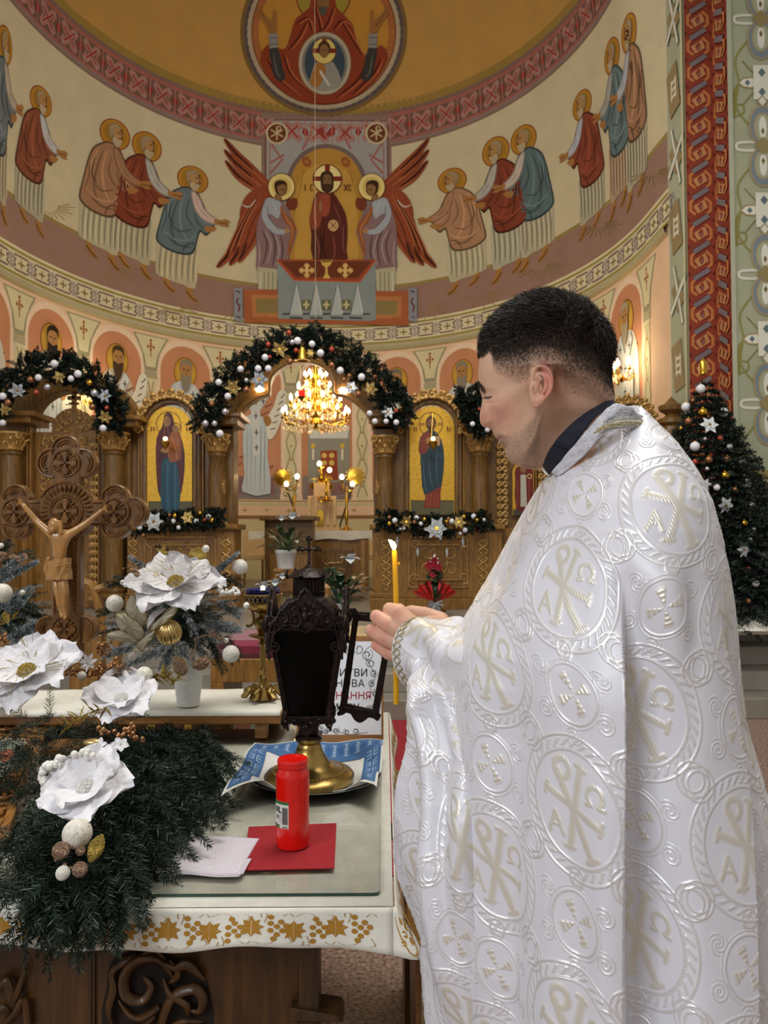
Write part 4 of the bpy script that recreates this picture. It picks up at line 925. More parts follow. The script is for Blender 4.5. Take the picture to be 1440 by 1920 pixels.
# ================================================================== garlands, tree, chandelier, sanctuary furniture
def spray(mb, p, d, L, nl, dens, R, droop=.2, w=None, curl=0, taper=.6):
    """one fir branch: needles around a drooping twig"""
    p = Vector(p); d = Vector(d).normalized(); w = w or nl*.09; n = int(L*dens); g = Vector((0, 0, -1)); vs = []; fs = []; tw = []
    pos = p.copy(); st = L/n
    for i in range(n):
        t = i/n; d = (d+g*droop*st/L*1.6).normalized(); pos = pos+d*st
        if i % max(1, n//6) == 0 or i == n-1: tw.append(pos.copy())
        if t < .04: continue
        a = i*2.4+R.uniform(-.4, .4); o = d.orthogonal().normalized(); q = d.cross(o); s = (o*math.cos(a)+q*math.sin(a))
        nd = (s*R.uniform(.75, 1.05)+d*R.uniform(.55, .95)).normalized(); l = nl*(1-taper*max(0, t-.45)/.55)*R.uniform(.75, 1.1)
        e = pos+nd*l; sd = nd.cross(Vector((R.uniform(-1, 1), R.uniform(-1, 1), R.uniform(-1, 1)))).normalized()*w
        k = len(vs); vs += [pos-sd*.6, pos+sd*.6, pos+nd*l*.6+sd, e, pos+nd*l*.6-sd]; fs.append((k, k+1, k+2, k+3, k+4))
    # tip tuft
    for j in range(5):
        nd = (d+Vector((R.uniform(-.5, .5), R.uniform(-.5, .5), R.uniform(-.5, .5)))).normalized(); e = pos+nd*nl*.6; sd = nd.orthogonal().normalized()*w
        k = len(vs); vs += [pos-sd, pos+sd, e]; fs.append((k, k+1, k+2))
    mb.add(vs, fs); return tw
def sphmesh(m, name, cap=True):
    mb = MB(); mb.sph((0, 0, 0), 1, 20, 12)
    mb.cur = 1
    if cap: mb.lathe([(.22, .96), (.22, 1.14), (.1, 1.18)], n=8)
    me_o = mb.build(name, [m, GOLD]); return me_o
_bm = {}
def bauble(px, py, Y, rpx, m, label, group, kind='bauble', r=None):
    key = (m.name, kind)
    if key not in _bm: o = sphmesh(m, kind); _bm[key] = o.data
    else: o = link(kind, _bm[key])
    o.location = W(px, py, Y) if px is not None else Y; o.scale = ((r or rpx*pxm(Y)),)*3
    tag(o, label, 'bauble', group); return o
def petalstar(mb, c, R_, n, M, rnd_, rise=.25, wid=.3, ph=0, jag=0):
    for k in range(n):
        a = 2*PI*k/n+ph+rnd_.uniform(-.1, .1); r = R_*rnd_.uniform(.85, 1.08); vs = []; fs = []
        N_ = 7
        for i in range(N_):
            s = i/(N_-1); w = wid*r*math.sin(PI*min(1, .08+s*.92)**.8)*(1-.15*s)*(1+jag*(.35 if i % 2 else -.25)); z = rise*r*(s-.9*s*s*rnd_.uniform(.8, 1.4))
            for t in (-1, 0, 1):
                x, y = s*r, t*w; v = Vector((x*math.cos(a)-y*math.sin(a), x*math.sin(a)+y*math.cos(a), z+abs(t)*.05*r)); vs.append(M@v+c)
        for i in range(N_-1):
            for j in (0, 1): q = i*3+j; fs.append((q, q+1, q+4, q+3))
        mb.add(vs, fs)
def facing(tiltx=0, tiltz=0): return (Matrix.Rotation(tiltz, 3, 'Z')@Matrix.Rotation(PI/2+tiltx, 3, 'X'))
def poin(px, py, Y, rpx, m, label, group, red=False, jag=0):
    c = W(px, py, Y); r = rpx*pxm(Y); mb = MB(); R = random.Random(int(px*7+py)); M = facing(R.uniform(-.3, .3), R.uniform(-.4, .4))
    petalstar(mb, Vector((0, 0, 0)), r, 6, M, R, .3, .28, jag=jag); petalstar(mb, M@Vector((0, 0, r*.1)), r*.68, 5, M, R, .5, .28, .5, jag)
    mb.cur = 1
    for k in range(7): a = k*.9; mb.sph(M@Vector((r*.1*math.cos(a), r*.1*math.sin(a), r*.2)), r*.06, 6, 4)
    o = mb.build('poinsettia', [m, GOLD]); o.location = c; tag(o, label, 'artificial flower', group); return o
GPET = mat('gold_petal', 'b59a5e', .35, .6, .2, 60); SPET = mat('silver_petal', 'b6bdc4', .35, .4, .2, 60)
def garland(name, label, path, Y, half, n, seed, L=24, yv=.14):
    n = int(n*1.7)
    R = random.Random(seed); mb = MB(); P_ = cr(path, 8); k = pxm(Y)
    for i in range(n):
        t = R.random()*(len(P_)-1); j = int(t); x = P_[j][0]+(P_[j+1][0]-P_[j][0])*(t-j); y = P_[j][1]+(P_[j+1][1]-P_[j][1])*(t-j)
        dx, dy = P_[min(j+1, len(P_)-1)][0]-P_[max(j-1, 0)][0], P_[min(j+1, len(P_)-1)][1]-P_[max(j-1, 0)][1]; l = math.hypot(dx, dy) or 1
        o = R.uniform(-.75, .7)*half; c = W(x-dy/l*o, y+dx/l*o, Y-R.uniform(0, yv))
        sg = 1 if o > 0 else -1; al = R.choice((-1, 1))
        d = Vector((-dy/l*sg*1.1+dx/l*al*.9, -R.uniform(.0, 1.1), -(dx/l)*sg*1.1-dy/l*al*.9)); 
        if i % 5 < 2: c = W(x-dy/l*o*.5, y+dx/l*o*.5, Y-yv*.8); d = Vector((R.uniform(-1, 1), -.55, R.uniform(-1, 1)))
        spray(mb, c, d, L*k*R.uniform(.75, 1.15), .058, 240, R, .1, .0065)
    r = mb.build('fir_needles', NEEDT, None, smooth=False, rec=False); r.name = name; tag(r, label, 'garland')
    core = MB(); core.tube([W(x, y, Y) for x, y in P_[::4]], half*.08*k, 8); core.build('garland_core', NEEDT, r)
    return r
YG = YI-.28
garland('fir_garland', 'dark fir garland with baubles over the central gate arch', [(388, 800), (396, 764), (420, 728), (450, 698), (488, 668), (528, 646), (570, 640), (612, 646), (652, 668), (690, 702), (720, 732), (742, 764), (754, 792)], YG, 24, 330, 1)
garland('fir_garland', 'dark fir garland with baubles over the left door arch', [(-12, 780), (4, 742), (28, 714), (62, 694), (100, 686), (140, 696), (176, 714), (202, 742), (214, 772), (208, 800)], YG, 24, 230, 2)
garland('fir_garland', 'short fir garland lying on the ledge under the mother and child icon', [(252, 985), (290, 980), (330, 976), (370, 975), (416, 972)], YI-.35, 15, 110, 3, 16)
garland('fir_garland', 'short fir garland lying on the ledge under the right icon', [(712, 972), (750, 978), (800, 986), (850, 984), (915, 972)], YI-.35, 16, 130, 4, 16)
garland('fir_garland', 'fir garland end hanging over the capital beside the face', [(878, 730), (882, 760), (896, 782), (912, 805)], YG, 20, 90, 5)
CM = {'w': (WHITEB, 'white'), 's': (SILVERB, 'silver'), 'b': (BRONZEB, 'bronze'), 'r': (REDB, 'red'), 'g': (GOLD, 'gold')}
def baubles(lst, Y, where, group):
    cnt = {}
    tot = {}
    for it in lst: tot[it[2]] = tot.get(it[2], 0)+1
    for it in sorted(lst, key=lambda t: t[0]):
        x, y, c = it[:3]; r = it[3] if len(it) > 3 else 6.3; m, cn = CM[c]; cnt[c] = cnt.get(c, 0)+1
        wh = 'only %s bauble %s' % (cn, where) if tot[c] == 1 else '%s %s bauble from the left %s' % (ordw(cnt[c]-1), cn, where)
        bauble(x, y, Y-.0*r, r, m, wh, group)
baubles([(497, 670, 'w'), (451, 692, 'w'), (484, 691, 'w'), (503, 691, 'w'), (410, 717, 'w'), (427, 743, 'w'), (558, 639, 'w', 7), (585, 645, 'w'), (601, 662, 'w', 7), (638, 695, 'w', 7), (678, 707, 'w', 7), (693, 775, 'w', 5.5), (703, 790, 'w', 5.5),
         (724, 790, 'w', 5), (743, 792, 'w', 5.5), (412, 813, 'w', 7), (402, 794, 's', 5.5), (385, 794, 's', 6.5), (422, 772, 's'), (397, 757, 'b', 5.5), (542, 624, 'r', 5), (503, 646, 'r', 5), (622, 655, 'r', 5), (555, 657, 'r', 4.5), (743, 770, 'r', 4),
         (544, 678, 'b'), (462, 731, 'b'), (672, 739, 'b'), (622, 685, 'b'), (548, 642, 's', 5.5), (655, 705, 'b', 4.5), (645, 712, 'b', 4.5), (506, 669, 'r', 3.5), (462, 713, 's', 4.5)], YG-.26, 'on the central arch garland', 'baubles on the central arch garland')
baubles([(72, 708, 'w'), (102, 682, 'w', 7), (146, 701, 'w', 7), (133, 710, 'w', 6), (5, 743, 'w', 7), (5, 793, 'w', 6), (193, 803, 'w', 6.5), (57, 712, 'b'), (15, 755, 'b'), (68, 736, 'r', 5), (168, 718, 'g', 6), (173, 763, 'b'), (89, 726, 's'), (177, 737, 's', 7), (200, 765, 'r', 4)], YG-.26, 'on the left arch garland', 'baubles on the left arch garland')
baubles([(740, 976, 'w', 5.5), (781, 971, 'w', 4.8), (847, 977, 'w', 5), (888, 968, 'w', 5), (872, 994, 'w', 5), (789, 982, 'w', 4.2), (757, 990, 'w', 4), (730, 982, 'g', 5), (796, 974, 'g', 4.6), (837, 978, 'g', 4.6), (870, 969, 'g', 4.6), (894, 975, 'g', 4.8), (908, 975, 's', 4), (777, 979, 'b', 4.4), (730, 970, 'b', 4), (841, 973, 'b', 4), (863, 1000, 'w', 3), (751, 992, 's', 3.5)], YI-.52, 'on the right ledge garland', 'baubles on the right ledge garland')
baubles([(262, 989, 'w', 5), (368, 977, 'w', 5), (391, 969, 'w', 5), (325, 977, 'w', 4.5), (335, 989, 'w', 4.2), (328, 967, 'g', 4.8), (398, 976, 'g', 5), (375, 962, 'g', 4), (269, 1004, 'b', 4), (318, 966, 'b', 3.5), (384, 975, 'r', 3)], YI-.52, 'on the left ledge garland', 'baubles on the left ledge garland')
baubles([(886, 795, 'w', 5), (914, 806, 'w', 5), (899, 768, 'r', 4)], YG-.2, 'on the garland beside the face', 'baubles on the garland beside the face')
for i, (x, y, r, m, c) in enumerate(((525, 655, 17, GPET, 'gold'), (437, 727, 17, GPET, 'gold'), (695, 730, 16, GPET, 'gold'), (582, 662, 10, GPET, 'small gold'), (487, 712, 20, SPET, 'silver'), (658, 727, 15, SPET, 'silver'), (728, 773, 14, SPET, 'silver'))):
    poin(x, y, YG-.24, r, m, '%s artificial poinsettia on the central arch garland, %s poinsettia from its left foot' % (c, ordw(sorted([525, 437, 695, 582, 487, 658, 728]).index(x))), 'poinsettias on the central arch garland')
for x, y, r, m, c in ((33, 732, 17, SPET, 'silver star shaped'), (112, 707, 14, GPET, 'gold'), (197, 743, 16, SPET, 'silver'), (197, 782, 15, GPET, 'lower gold'), (10, 768, 15, GPET, 'gold edge-cut')): poin(x, y, YG-.24, r, m, c+' artificial poinsettia on the garland over the left door', 'poinsettias on the left arch garland')
for x, y, r, m, c in ((817, 990, 25, PETALF, 'large white'), (761, 978, 14, GPET, 'gold one left of the white'), (861, 979, 15, GPET, 'gold one right of the white')): poin(x, y, YI-.55, r, m, c+' artificial poinsettia on the right ledge garland', 'poinsettias on the right ledge garland', jag=.7)
for x, y, r, m, c in ((288, 977, 20, PETALF, 'white'), (352, 970, 14, GPET, 'gold')): poin(x, y, YI-.55, r, m, c+' artificial poinsettia on the left ledge garland', 'poinsettias on the left ledge garland', jag=.7)
# bell at the crown
c = W(567, 668, YG-.25); m = MB(); m.lathe([(.0, .1), (.03, .09), (.05, .05), (.055, 0), (.09, -.05), (.08, -.05), (.0, .0)], c, 16); tag(m.build('bell', GOLD), 'small gold bell hanging at the crown of the central garland', 'bell')
for i, (x, y, w_) in enumerate(((487, 729, 'left'), (644, 732, 'right'))):
    c = W(x, y, YI-.02); m = MB(); m.sph(c, .045, 12, 8, (1.2, 1, .8)); tag(m.build('spot_lamp', BULB), 'small round lit lamp in the %s shoulder of the gate arch' % w_, 'lamp', 'lamps in the gate arch')

# christmas tree -------------------------------------------------------
YT = 7.3; tb = W(1328, 1150, YT); tree_h = W(1318, 712, YT).z-.65
TX = W(1326, 900, YT).x
R = random.Random(11); mb = MB(); base_z = .8
troot = thing('christmas_tree', 'decorated dark green christmas tree right of the iconostasis', 'christmas tree', (TX, YT, .65))
for lev in range(30):
    t = lev/29; z = base_z+(tree_h+.65-base_z-.05)*t; rad = .84*(1-t)**.85+.05; nb = int(11+22*(1-t))
    for k in range(nb):
        a = 2*PI*(k+R.random())/nb
        if math.sin(a) > .75: continue
        d = Vector((math.cos(a), math.sin(a), .25-.2*(1-t))); L = rad*R.uniform(.8, 1.08); p0 = Vector((TX, YT, z))+Vector((math.cos(a), math.sin(a), 0))*rad*.12
        spray(mb, p0, d, L, .05, 150, R, .35, .0055, taper=.3)
        for j in (1, 2, 3):
            q = p0+d.normalized()*L*(.25+.2*j)-Vector((0, 0, .05*j*L))
            for s in (1, -1): spray(mb, q, d+Vector((-math.sin(a), math.cos(a), 0))*s*.9, L*(.5-.1*j), .045, 150, R, .35, .0055, taper=.3)
mb.build('fir_branches', NEEDT, troot, False, rec=False)
m = MB(); m.tube([(TX, YT, .66), (TX, YT, tree_h+.55)], [.04, .01], 8); m.build('trunk', TWIG, troot)
m = MB(); c = W(1318, 690, YT)
m.lathe([(0, -.07), (.04, -.06), (.035, -.03), (.035, .05), (.02, .08), (0, .1)], c, 12); m.build('tree_topper', GOLD, troot)['label'] = 'gold tree topper'
m = MB(); m.lathe([(.95, 0), (1.02, .04), (.8, .1), (.4, .16), (.1, .17)], (TX, YT, .65), 40); tag(m.build('tree_skirt', LINEN), 'white cloth spread on the floor under the christmas tree', 'tree skirt')
tl = [(1314, 729, 'w', 8.5), (1286, 763, 'w', 8.5), (1356, 773, 'w', 9), (1303, 837, 'w', 9), (1400, 907, 'w', 9), (1344, 914, 'w', 6), (1368, 837, 'w', 5.5), (1432, 1041, 'w', 8.5), (1417, 1094, 'w', 6.5), (1408, 947, 's', 7), (1318, 773, 'g', 8.5), (1359, 892, 'g', 8.5), (1395, 981, 'g', 7), (1383, 848, 'g', 5), (1277, 803, 'g', 4),
      (1291, 790, 'b', 7), (1329, 862, 'b', 7), (1363, 861, 'b', 7), (1303, 866, 'r', 5), (1378, 918, 'b', 5), (1403, 1127, 'b', 5), (1350, 822, 'r', 5), (1326, 879, 's', 4), (1413, 992, 's', 4.5), (1407, 1012, 'w', 4), (1299, 751, 'b', 4), (1410, 930, 'g', 4), (1298, 734, 'r', 4), (1404, 1067, 'r', 4), (1322, 823, 's', 3.5)]
def on_tree(x, y):
    dx = W(x, y, YT).x-TX; z = W(x, y, YT).z; t = (z-base_z)/(tree_h+.6-base_z); rr = .86*max(0, 1-t)**.85+.05
    return YT-math.sqrt(max(.0, rr*rr-dx*dx))*.95-.04
cn = {}
for x, y, c, r in sorted(tl, key=lambda t: t[1]):
    m_, nm = CM[c]; cn[c] = cn.get(c, 0)+1; bauble(x, y, on_tree(x, y), r, m_, '%s %s bauble from the top of the christmas tree' % (ordw(cn[c]-1), nm), 'baubles on the christmas tree')
for i, (x, y, r) in enumerate(((1330, 797, 18), (1321, 908, 14), (1392, 867, 13), (1359, 947, 19), (1393, 1031, 17))):
    poin(x, y, on_tree(x, y)-.03, r, PETALF, '%s white artificial poinsettia from the top of the christmas tree' % ordw(i), 'white poinsettias on the christmas tree')

# chandelier -------------------------------------------------------------
YC = 11.0
cc = W(592, 745, YC); ch = thing('chandelier', 'glowing gold crystal chandelier hanging in the gate opening', 'chandelier', cc)
k = pxm(YC); body = MB()
body.lathe([(0, -62*k), (5*k, -58*k), (12*k, -50*k), (8*k, -40*k), (14*k, -28*k), (7*k, -10*k), (12*k, 5*k), (6*k, 20*k), (9*k, 34*k), (3*k, 48*k), (5*k, 60*k), (0, 75*k)], cc, 14); body.build('stem', GOLD, ch)
rd = MB(); rd.tube([cc+Vector((0, 0, 70*k)), (cc.x, cc.y, 11.6)], .003, 6); rd.build('suspension_cable', mat('pale_cable', 'c9b790', .6), ch)['label'] = 'long pale cable going up'
cz = MB(); arms = []
for n, rad, dz, ph in ((14, 62, -38, .1), (12, 48, -14, .35), (9, 34, 8, .1), (6, 20, 32, 0)):
    for i in range(n):
        a = 2*PI*i/n+ph; ca, sa = math.cos(a), math.sin(a); P_ = lambda r, z: cc+Vector((r*k*ca, r*k*sa, z*k))
        ar = MB(); ar.tube([P_(6, dz-6), P_(rad*.5, dz-16), P_(rad*.95, dz-10), P_(rad, dz-2)], .008, 5); ar.lathe([(.005, 0), (.03, .01), (.035, .02), (.01, .02), (.012, .03), (.012, .08)], P_(rad, dz-3), 8)
        ao = ar.build('arm', GOLD, ch)
        b = MB(); q = P_(rad, dz+8); b.lathe([(.008, 0), (.024, .025), (.02, .05), (.004, .08), (0, .085)], q, 8); b.build('lit_candle_bulb', BULB, ao)
        for j in range(5):
            r_ = rad*(.35+.16*j); s = P_(r_, dz-14-3*math.sin(j)); cz.sph(s+Vector((0, 0, -.03-.01*j)), .017, 6, 4, (1, 1, 1.8))
        cz.tube([P_(rad, dz), P_(rad*.8, dz+9), P_(rad*.45, dz+22)], .008, 4)
c_ = cz.build('crystal_drops', CRYSTAL, ch, False); c_['kind'] = 'stuff'
m = MB(); q = W(566, 744, YC-.5); m.lathe([(0, -.06), (.03, -.05), (.07, -.01), (.075, .0)], q, 12)
lamp = m.build('hanging_lamp_bowl', BRASS); tag(lamp, 'small hanging lamp with red glass in front of the chandelier', 'oil lamp')
m = MB(); m.lathe([(.03, -.01), (.05, .02), (.055, .08), (.05, .08), (.02, .0)], q, 12); m.build('red_glass', mat('red_glass', 'd01818', .2, emit='ff2a1a', estr=1.2), lamp)
m = MB(); [m.tube([q+Vector((.07*math.cos(a), .07*math.sin(a), 0)), q+Vector((0, 0, .9))], .003, 4) for a in (0, 2.1, 4.2)]; m.build('chain', BRASS, lamp)

def sconce(px, py, label, n=3, pw=16):
    h = ahit(px, py); nrm = Vector((ACX-h.x, (ACY-1)-h.y, 0)).normalized(); c = h+nrm*.22
    r = thing('wall_sconce', label, 'wall lamp', h); m = MB(); m.tube([h, h+nrm*.1+Vector((0, 0, -.1)), c+Vector((0, 0, -.08))], .012, 6)
    m.lathe([(0, -.14), (.03, -.12), (.05, -.08), (.02, -.04)], c, 10); m.build('bracket', GOLD, r); side = nrm.cross(Vector((0, 0, 1))).normalized()
    for i in range(n):
        o = side*((i-(n-1)/2)*.16)+nrm*(.06 if i % 2 else 0); ar = MB(); ar.tube([c+Vector((0, 0, -.08)), c+o*.6+Vector((0, 0, -.13)), c+o+Vector((0, 0, 0))], .008, 5); ar.lathe([(.01, 0), (.035, .02), (.014, .02), (.014, .07)], c+o, 8); a_ = ar.build('arm', GOLD, r)
        b = MB(); b.lathe([(.01, 0), (.03, .03), (.024, .07), (0, .12)], c+o+Vector((0, 0, .07)), 8); b.build('lit_bulb', BULB, a_)
        z = MB()
        for j in range(6): z.sph(c+o+Vector((.03*math.cos(j), .03*math.sin(j), -.05-.02*(j % 3))), .013, 6, 4, (1, 1, 2))
        z.build('crystal_drops', CRYSTAL, a_, False)
    light('sconce_light', 'POINT', c+nrm*.12+Vector((0, 0, .12)), pw, (1, .8, .52), .08)
sconce(1192, 700, 'gold wall sconce with lit bulbs on the apse wall right of the head', 3, 16)
sconce(158, 748, 'gold wall sconce glowing behind the left side arch', 3, 16)
light('left_pier_point_light', 'POINT', W(432, 790, YI+.35), 6, (1, .85, .6), .06)  # unseen point light behind the left gate pier, without a lamp body

# the holy table and what stands on it ---------------------------------------
YA = 11.3
CREAM = mat('cream_altar_cloth', 'dcd3c0', .8, var=.05)
at = thing('altar_table', 'carved oak altar table seen through the gate', 'altar', W(634, 1115, YA))
def bxp(x0, x1, y0, y1, Y, d, bev=.006): m = MB(); prect(m, x0, x1, y0, y1, Y, d, bev); return m
bxp(560, 690, 1010, 1122, YA, .9).build('table_body', OAK, at)
for x in (566, 676): bxp(x, x+9, 1012, 1118, YA-.03, .06).build('corner_post', OAKL, at)
bxp(590, 662, 1030, 1100, YA-.015, .02).build('front_panel', OAKD, at)
g = MB(); c = W(626, 1062, YA-.03); [scroll(g, (c.x+s*.1, c.z+t*.1), .08, YA-.02, s, 0, .008) for s in (1, -1) for t in (1, -1)]; g.tube([c+Vector((0, 0, -.15)), c+Vector((0, 0, .15))], .01, 5); g.tube([c+Vector((-.08, 0, .05)), c+Vector((.08, 0, .05))], .01, 5); g.build('carved_cross', GILT, at)
def edge_cloth(name, x0, x1, y0, y1, Y, d, label):
    m = MB(); a = W(x0, y0, Y); b = W(x1, y1, Y); n = 24
    top = [(a.x+(b.x-a.x)*i/n, Y, a.z) for i in range(n+1)]; bot = [(a.x+(b.x-a.x)*i/n+.0*i, Y-.01-.012*math.sin(i*1.3), b.z+.012*math.sin(i*.9)) for i in range(n+1)]; bk = [(x, Y+d, z) for x, y, z in top]; bkd = [(x, Y+d+.01, b.z) for x, y, z in top]
    m.add(bot+top+bk+bkd, [(i+j*(n+1), i+1+j*(n+1), i+1+(j+1)*(n+1), i+(j+1)*(n+1)) for j in range(3) for i in range(n)]); o = m.build(name, CREAM); tag(o, label, 'tablecloth'); return o
edge_cloth('altar_cloth', 466, 698, 996, 1011, YA-.03, .96, 'cream cloth with a fine border hanging over the altar edge')
for i in range(9): pass
lc = thing('lectern', 'dark wooden lectern with sloping top standing before the altar', 'lectern', W(540, 1125, 10.4))
bxp(496, 586, 976, 1125, 10.4, .4).build('body', OAKD, lc)
m = MB(); a, b = W(488, 972, 10.3), W(594, 966, 10.3); m.box(a.x, b.x, 10.25, 10.85, a.z-.03, a.z+.03, bev=.01); m.build('sloping_top', OAKD, lc)
bxp(505, 577, 1040, 1110, 10.38, .02).build('panel', OAK, lc)
SAN = mat('tabernacle_cream', 'c9a878', .5, var=.08, scale=30)
tb_ = thing('tabernacle', 'cream and gold model church tabernacle on the altar', 'tabernacle', W(603, 996, 11.6))
Y = 11.6
for i, (x0, x1, y0, y1) in enumerate(((570, 636, 985, 997), (577, 629, 930, 985), (588, 618, 905, 932))): bxp(x0, x1, y0, y1, Y, .25+.05*(i == 0)).build('tier', SAN, tb_)
for x in (577, 589, 612, 624): bxp(x, x+6, 932, 985, Y-.03, .06).build('column', SAN, tb_)
m = MB(); ppr(m, [(586, 932), (603, 908), (620, 932)], Y-.03, .3, .004); m.build('gable', SAN, tb_)
m = MB(); ppr(m, archpts(601, 6, 962, 985), Y-.04, .02, .003); dr = m.build('little_door', GOLD, tb_)
m = MB(); c = W(603, 935, Y-.03); m.tube([c+Vector((.045*math.cos(a), 0, .045*math.sin(a))) for a in np.linspace(0, 2*PI, 14)], .008, 5); m.build('rosette', GOLD, tb_)
for dx, h in ((0, 24), (-14, 14), (14, 14)):
    m = MB(); c = W(603+dx, 906 if dx == 0 else 918, Y+.1); kk = pxm(Y); m.lathe([(7*kk, 0), (8*kk, 5*kk), (9*kk, 8*kk), (4*kk, 14*kk), (1*kk, h*kk), (0, h*kk)], c, 12); m.tube([c+Vector((0, 0, h*kk)), c+Vector((0, 0, (h+9)*kk))], .008, 4); m.tube([c+Vector((-.04, 0, (h+6)*kk)), c+Vector((.04, 0, (h+6)*kk))], .008, 4); m.build('dome', GOLD, tb_)
def candelabrum(x, ybase, ytop, label, arms_=((-13, 0), (0, 8), (13, 0))):
    Y = 11.45; r = thing('candelabrum', label, 'candelabrum', W(x, ybase, Y), 'candelabra on the altar'); m = MB(); b = W(x, ybase, Y); t = W(x, ytop+16, Y); h = t.z-b.z
    m.lathe([(.09, 0), (.1, .02), (.04, .05), (.015, .08), (.03, h*.4), (.012, h*.5), (.03, h*.75), (.012, h*.8), (.012, h)], b, 12); m.build('stem', GOLD, r)
    for dx, dy in arms_:
        q = W(x+dx, ytop-dy+12, Y); a = MB(); a.tube([t+Vector((0, 0, -.03)), Vector(((q.x+t.x)/2, Y, t.z-.07)), q], .009, 5)
        [a.tube([q+Vector((.04*math.cos(u)*(dx and 1), .0, -.06+.04*math.sin(u))) for u in np.linspace(0, 5, 8)], .006, 4)]
        a.lathe([(.01, 0), (.035, .015), (.012, .015), (.012, .05)], q, 8); ao = a.build('arm', GOLD, r); bb = MB(); bb.sph(q+Vector((0, 0, .085)), .035, 8, 6, (1, 1, 1.15)); bb.build('lit_bulb', BULB, ao)
candelabrum(551, 996, 896, 'gold candelabrum with lit bulbs on the altar left of the tabernacle', ((-14, -10), (6, 4)))
candelabrum(650, 996, 896, 'gold candelabrum with lit bulbs on the altar right of the tabernacle', ((-9, 3), (11, -10)))
candelabrum(612, 940, 872, 'gold candelabrum with two lit bulbs behind the tabernacle', ((-13, 4), (6, -8)))
for x, y, x2, y2, w_ in ((530, 896, 558, 972, 'left'), (667, 893, 634, 996, 'right')):
    Y = 11.7; c = W(x, y, Y); r = thing('ripidion', 'round gold processional fan on a dark pole leaning %s of the altar' % w_, 'liturgical fan', W(x2, y2, Y), 'processional fans'); m = MB()
    m.tube([c, W(x2, y2, Y)], .014, 6); m.build('pole', mat('dark_pole', '2c211c', .4), r); m = MB()
    m.lathe([(0, -.02), (.06, -.02), (.06, 0), (.12, -.005), (.12, .015), (0, .02)], c, 20, Matrix.Rotation(PI/2, 3, 'X'))
    for i in range(12): a = i*PI/6; m.tube([c+Vector((.12*math.cos(a)+.03*math.cos(u), 0, .12*math.sin(a)+.03*math.sin(u))) for u in np.linspace(0, 2*PI, 8)], .007, 4)
    m.build('fan_disc', GOLD, r)
for x0, x1, w_ in ((456, 494, 'left'), (680, 712, 'right')):
    Y = 13.0; r = thing('chair', 'pale upholstered chair partly hidden at the %s side of the altar' % w_, 'chair', W((x0+x1)/2, 1110, Y), 'chairs beside the altar'); bxp(x0, x1, 1040, 1050, Y-.3, .5).build('seat', SAN, r); bxp(x0, x1, 995, 1040, Y+.2, .05).build('backrest', SAN, r)
    for x in (x0, x1-4):
        for dy in (-.28, .2): bxp(x, x+4, 1050, 1112, Y+dy, .05).build('leg', OAK, r)

# potted plants ---------------------------------------------------------------
LEAF = mat('glossy_leaf', '2c4a22', .3, var=.3, scale=12, coat=.3); LEAFD = mat('dark_leaf', '1f3a20', .3, var=.3, scale=12, coat=.3)
def leaf(mb, p, d, L, w, droop=.8, up=Vector((0, 0, 1))):
    d = Vector(d).normalized(); p = Vector(p); s = d.cross(up); s = s.normalized() if s.length > .1 else Vector((1, 0, 0)); vs = []; fs = []; n = 7
    for i in range(n):
        t = i/(n-1); q = p+d*L*t+Vector((0, 0, -droop*L*t*t*.5)); ww = w*math.sin(PI*min(1, t*.93+.05)**.85)
        vs += [q-s*ww+Vector((0, 0, ww*.25)), q, q+s*ww+Vector((0, 0, ww*.25))]
    for i in range(n-1):
        for j in (0, 1): a = i*3+j; fs.append((a, a+1, a+4, a+3))
    mb.add(vs, fs)
def lily(px, ypot, rp, hp, Y, label, nl, L, seed, lm=LEAF, blooms=()):
    R = random.Random(seed); b = W(px, ypot, Y); kk = pxm(Y); r = thing('potted_peace_lily', label, 'potted plant', b); m = MB()
    m.lathe([(rp*.72*kk, 0), (rp*.9*kk, hp*.8*kk), (rp*.97*kk, hp*.84*kk), (rp*kk, hp*kk), (rp*.9*kk, hp*kk), (rp*.86*kk, hp*.85*kk), (0, hp*.85*kk)], b, 24); m.build('pot', WHITEC, r); m = MB(); top = b+Vector((0, 0, hp*.85*kk))
    for i in range(nl):
        a = R.uniform(0, 6.28); e = R.uniform(.35, 1.25); d = Vector((math.cos(a)*math.cos(e), math.sin(a)*math.cos(e), math.sin(e))); st = L*kk*R.uniform(.35, 1.0)
        m.tube([top, top+d*st*.5+Vector((0, 0, .02)), top+d*st], .005, 4); leaf(m, top+d*st, d+Vector((0, 0, -.2)), L*kk*R.uniform(.4, .65), L*kk*.15, R.uniform(.5, 1.3))
    [m.tube([top, W(bx, by, Y-.1)], .005, 4) for bx, by, br in blooms]; m.build('leaves', lm, r, rec=False)
    for (bx, by, br) in blooms:
        m = MB(); q = W(bx, by, Y-.1); [leaf(m, q, v_, br*1.8*kk, br*.75*kk, .5) for v_ in ((.3, -.5, .6), (.9, -.3, .2), (-.7, -.4, .3), (.1, -.9, -.1))]; m.build('white_bloom', PETALF, r, rec=False)
lily(536, 1067, 21, 36, 8.6, 'peace lily in a white pot on a small stand before the gate', 46, 44, 21, blooms=((548, 968, 9), (528, 972, 7)))
st = thing('plant_stand', 'small oak stand under the white lily pot', 'plant stand', W(536, 1140, 8.6)); bxp(512, 560, 1067, 1073, 8.45, .35).build('stand_top', OAK, st)
for x in (514, 553):
    for d in (-.13, .13): bxp(x, x+5, 1073, 1142, 8.6+d, .04).build('leg', OAK, st)
lily(636, 1160, 20, 30, 7.9, 'large dark leafy peace lily behind the black lantern', 60, 62, 22, LEAFD, ((656, 1048, 12),))
lily(500, 1162, 20, 34, 7.9, 'low leafy plant with pale blooms left of the black lantern', 34, 36, 23, LEAFD, ((494, 1098, 10), (516, 1092, 9), (530, 1080, 8)))
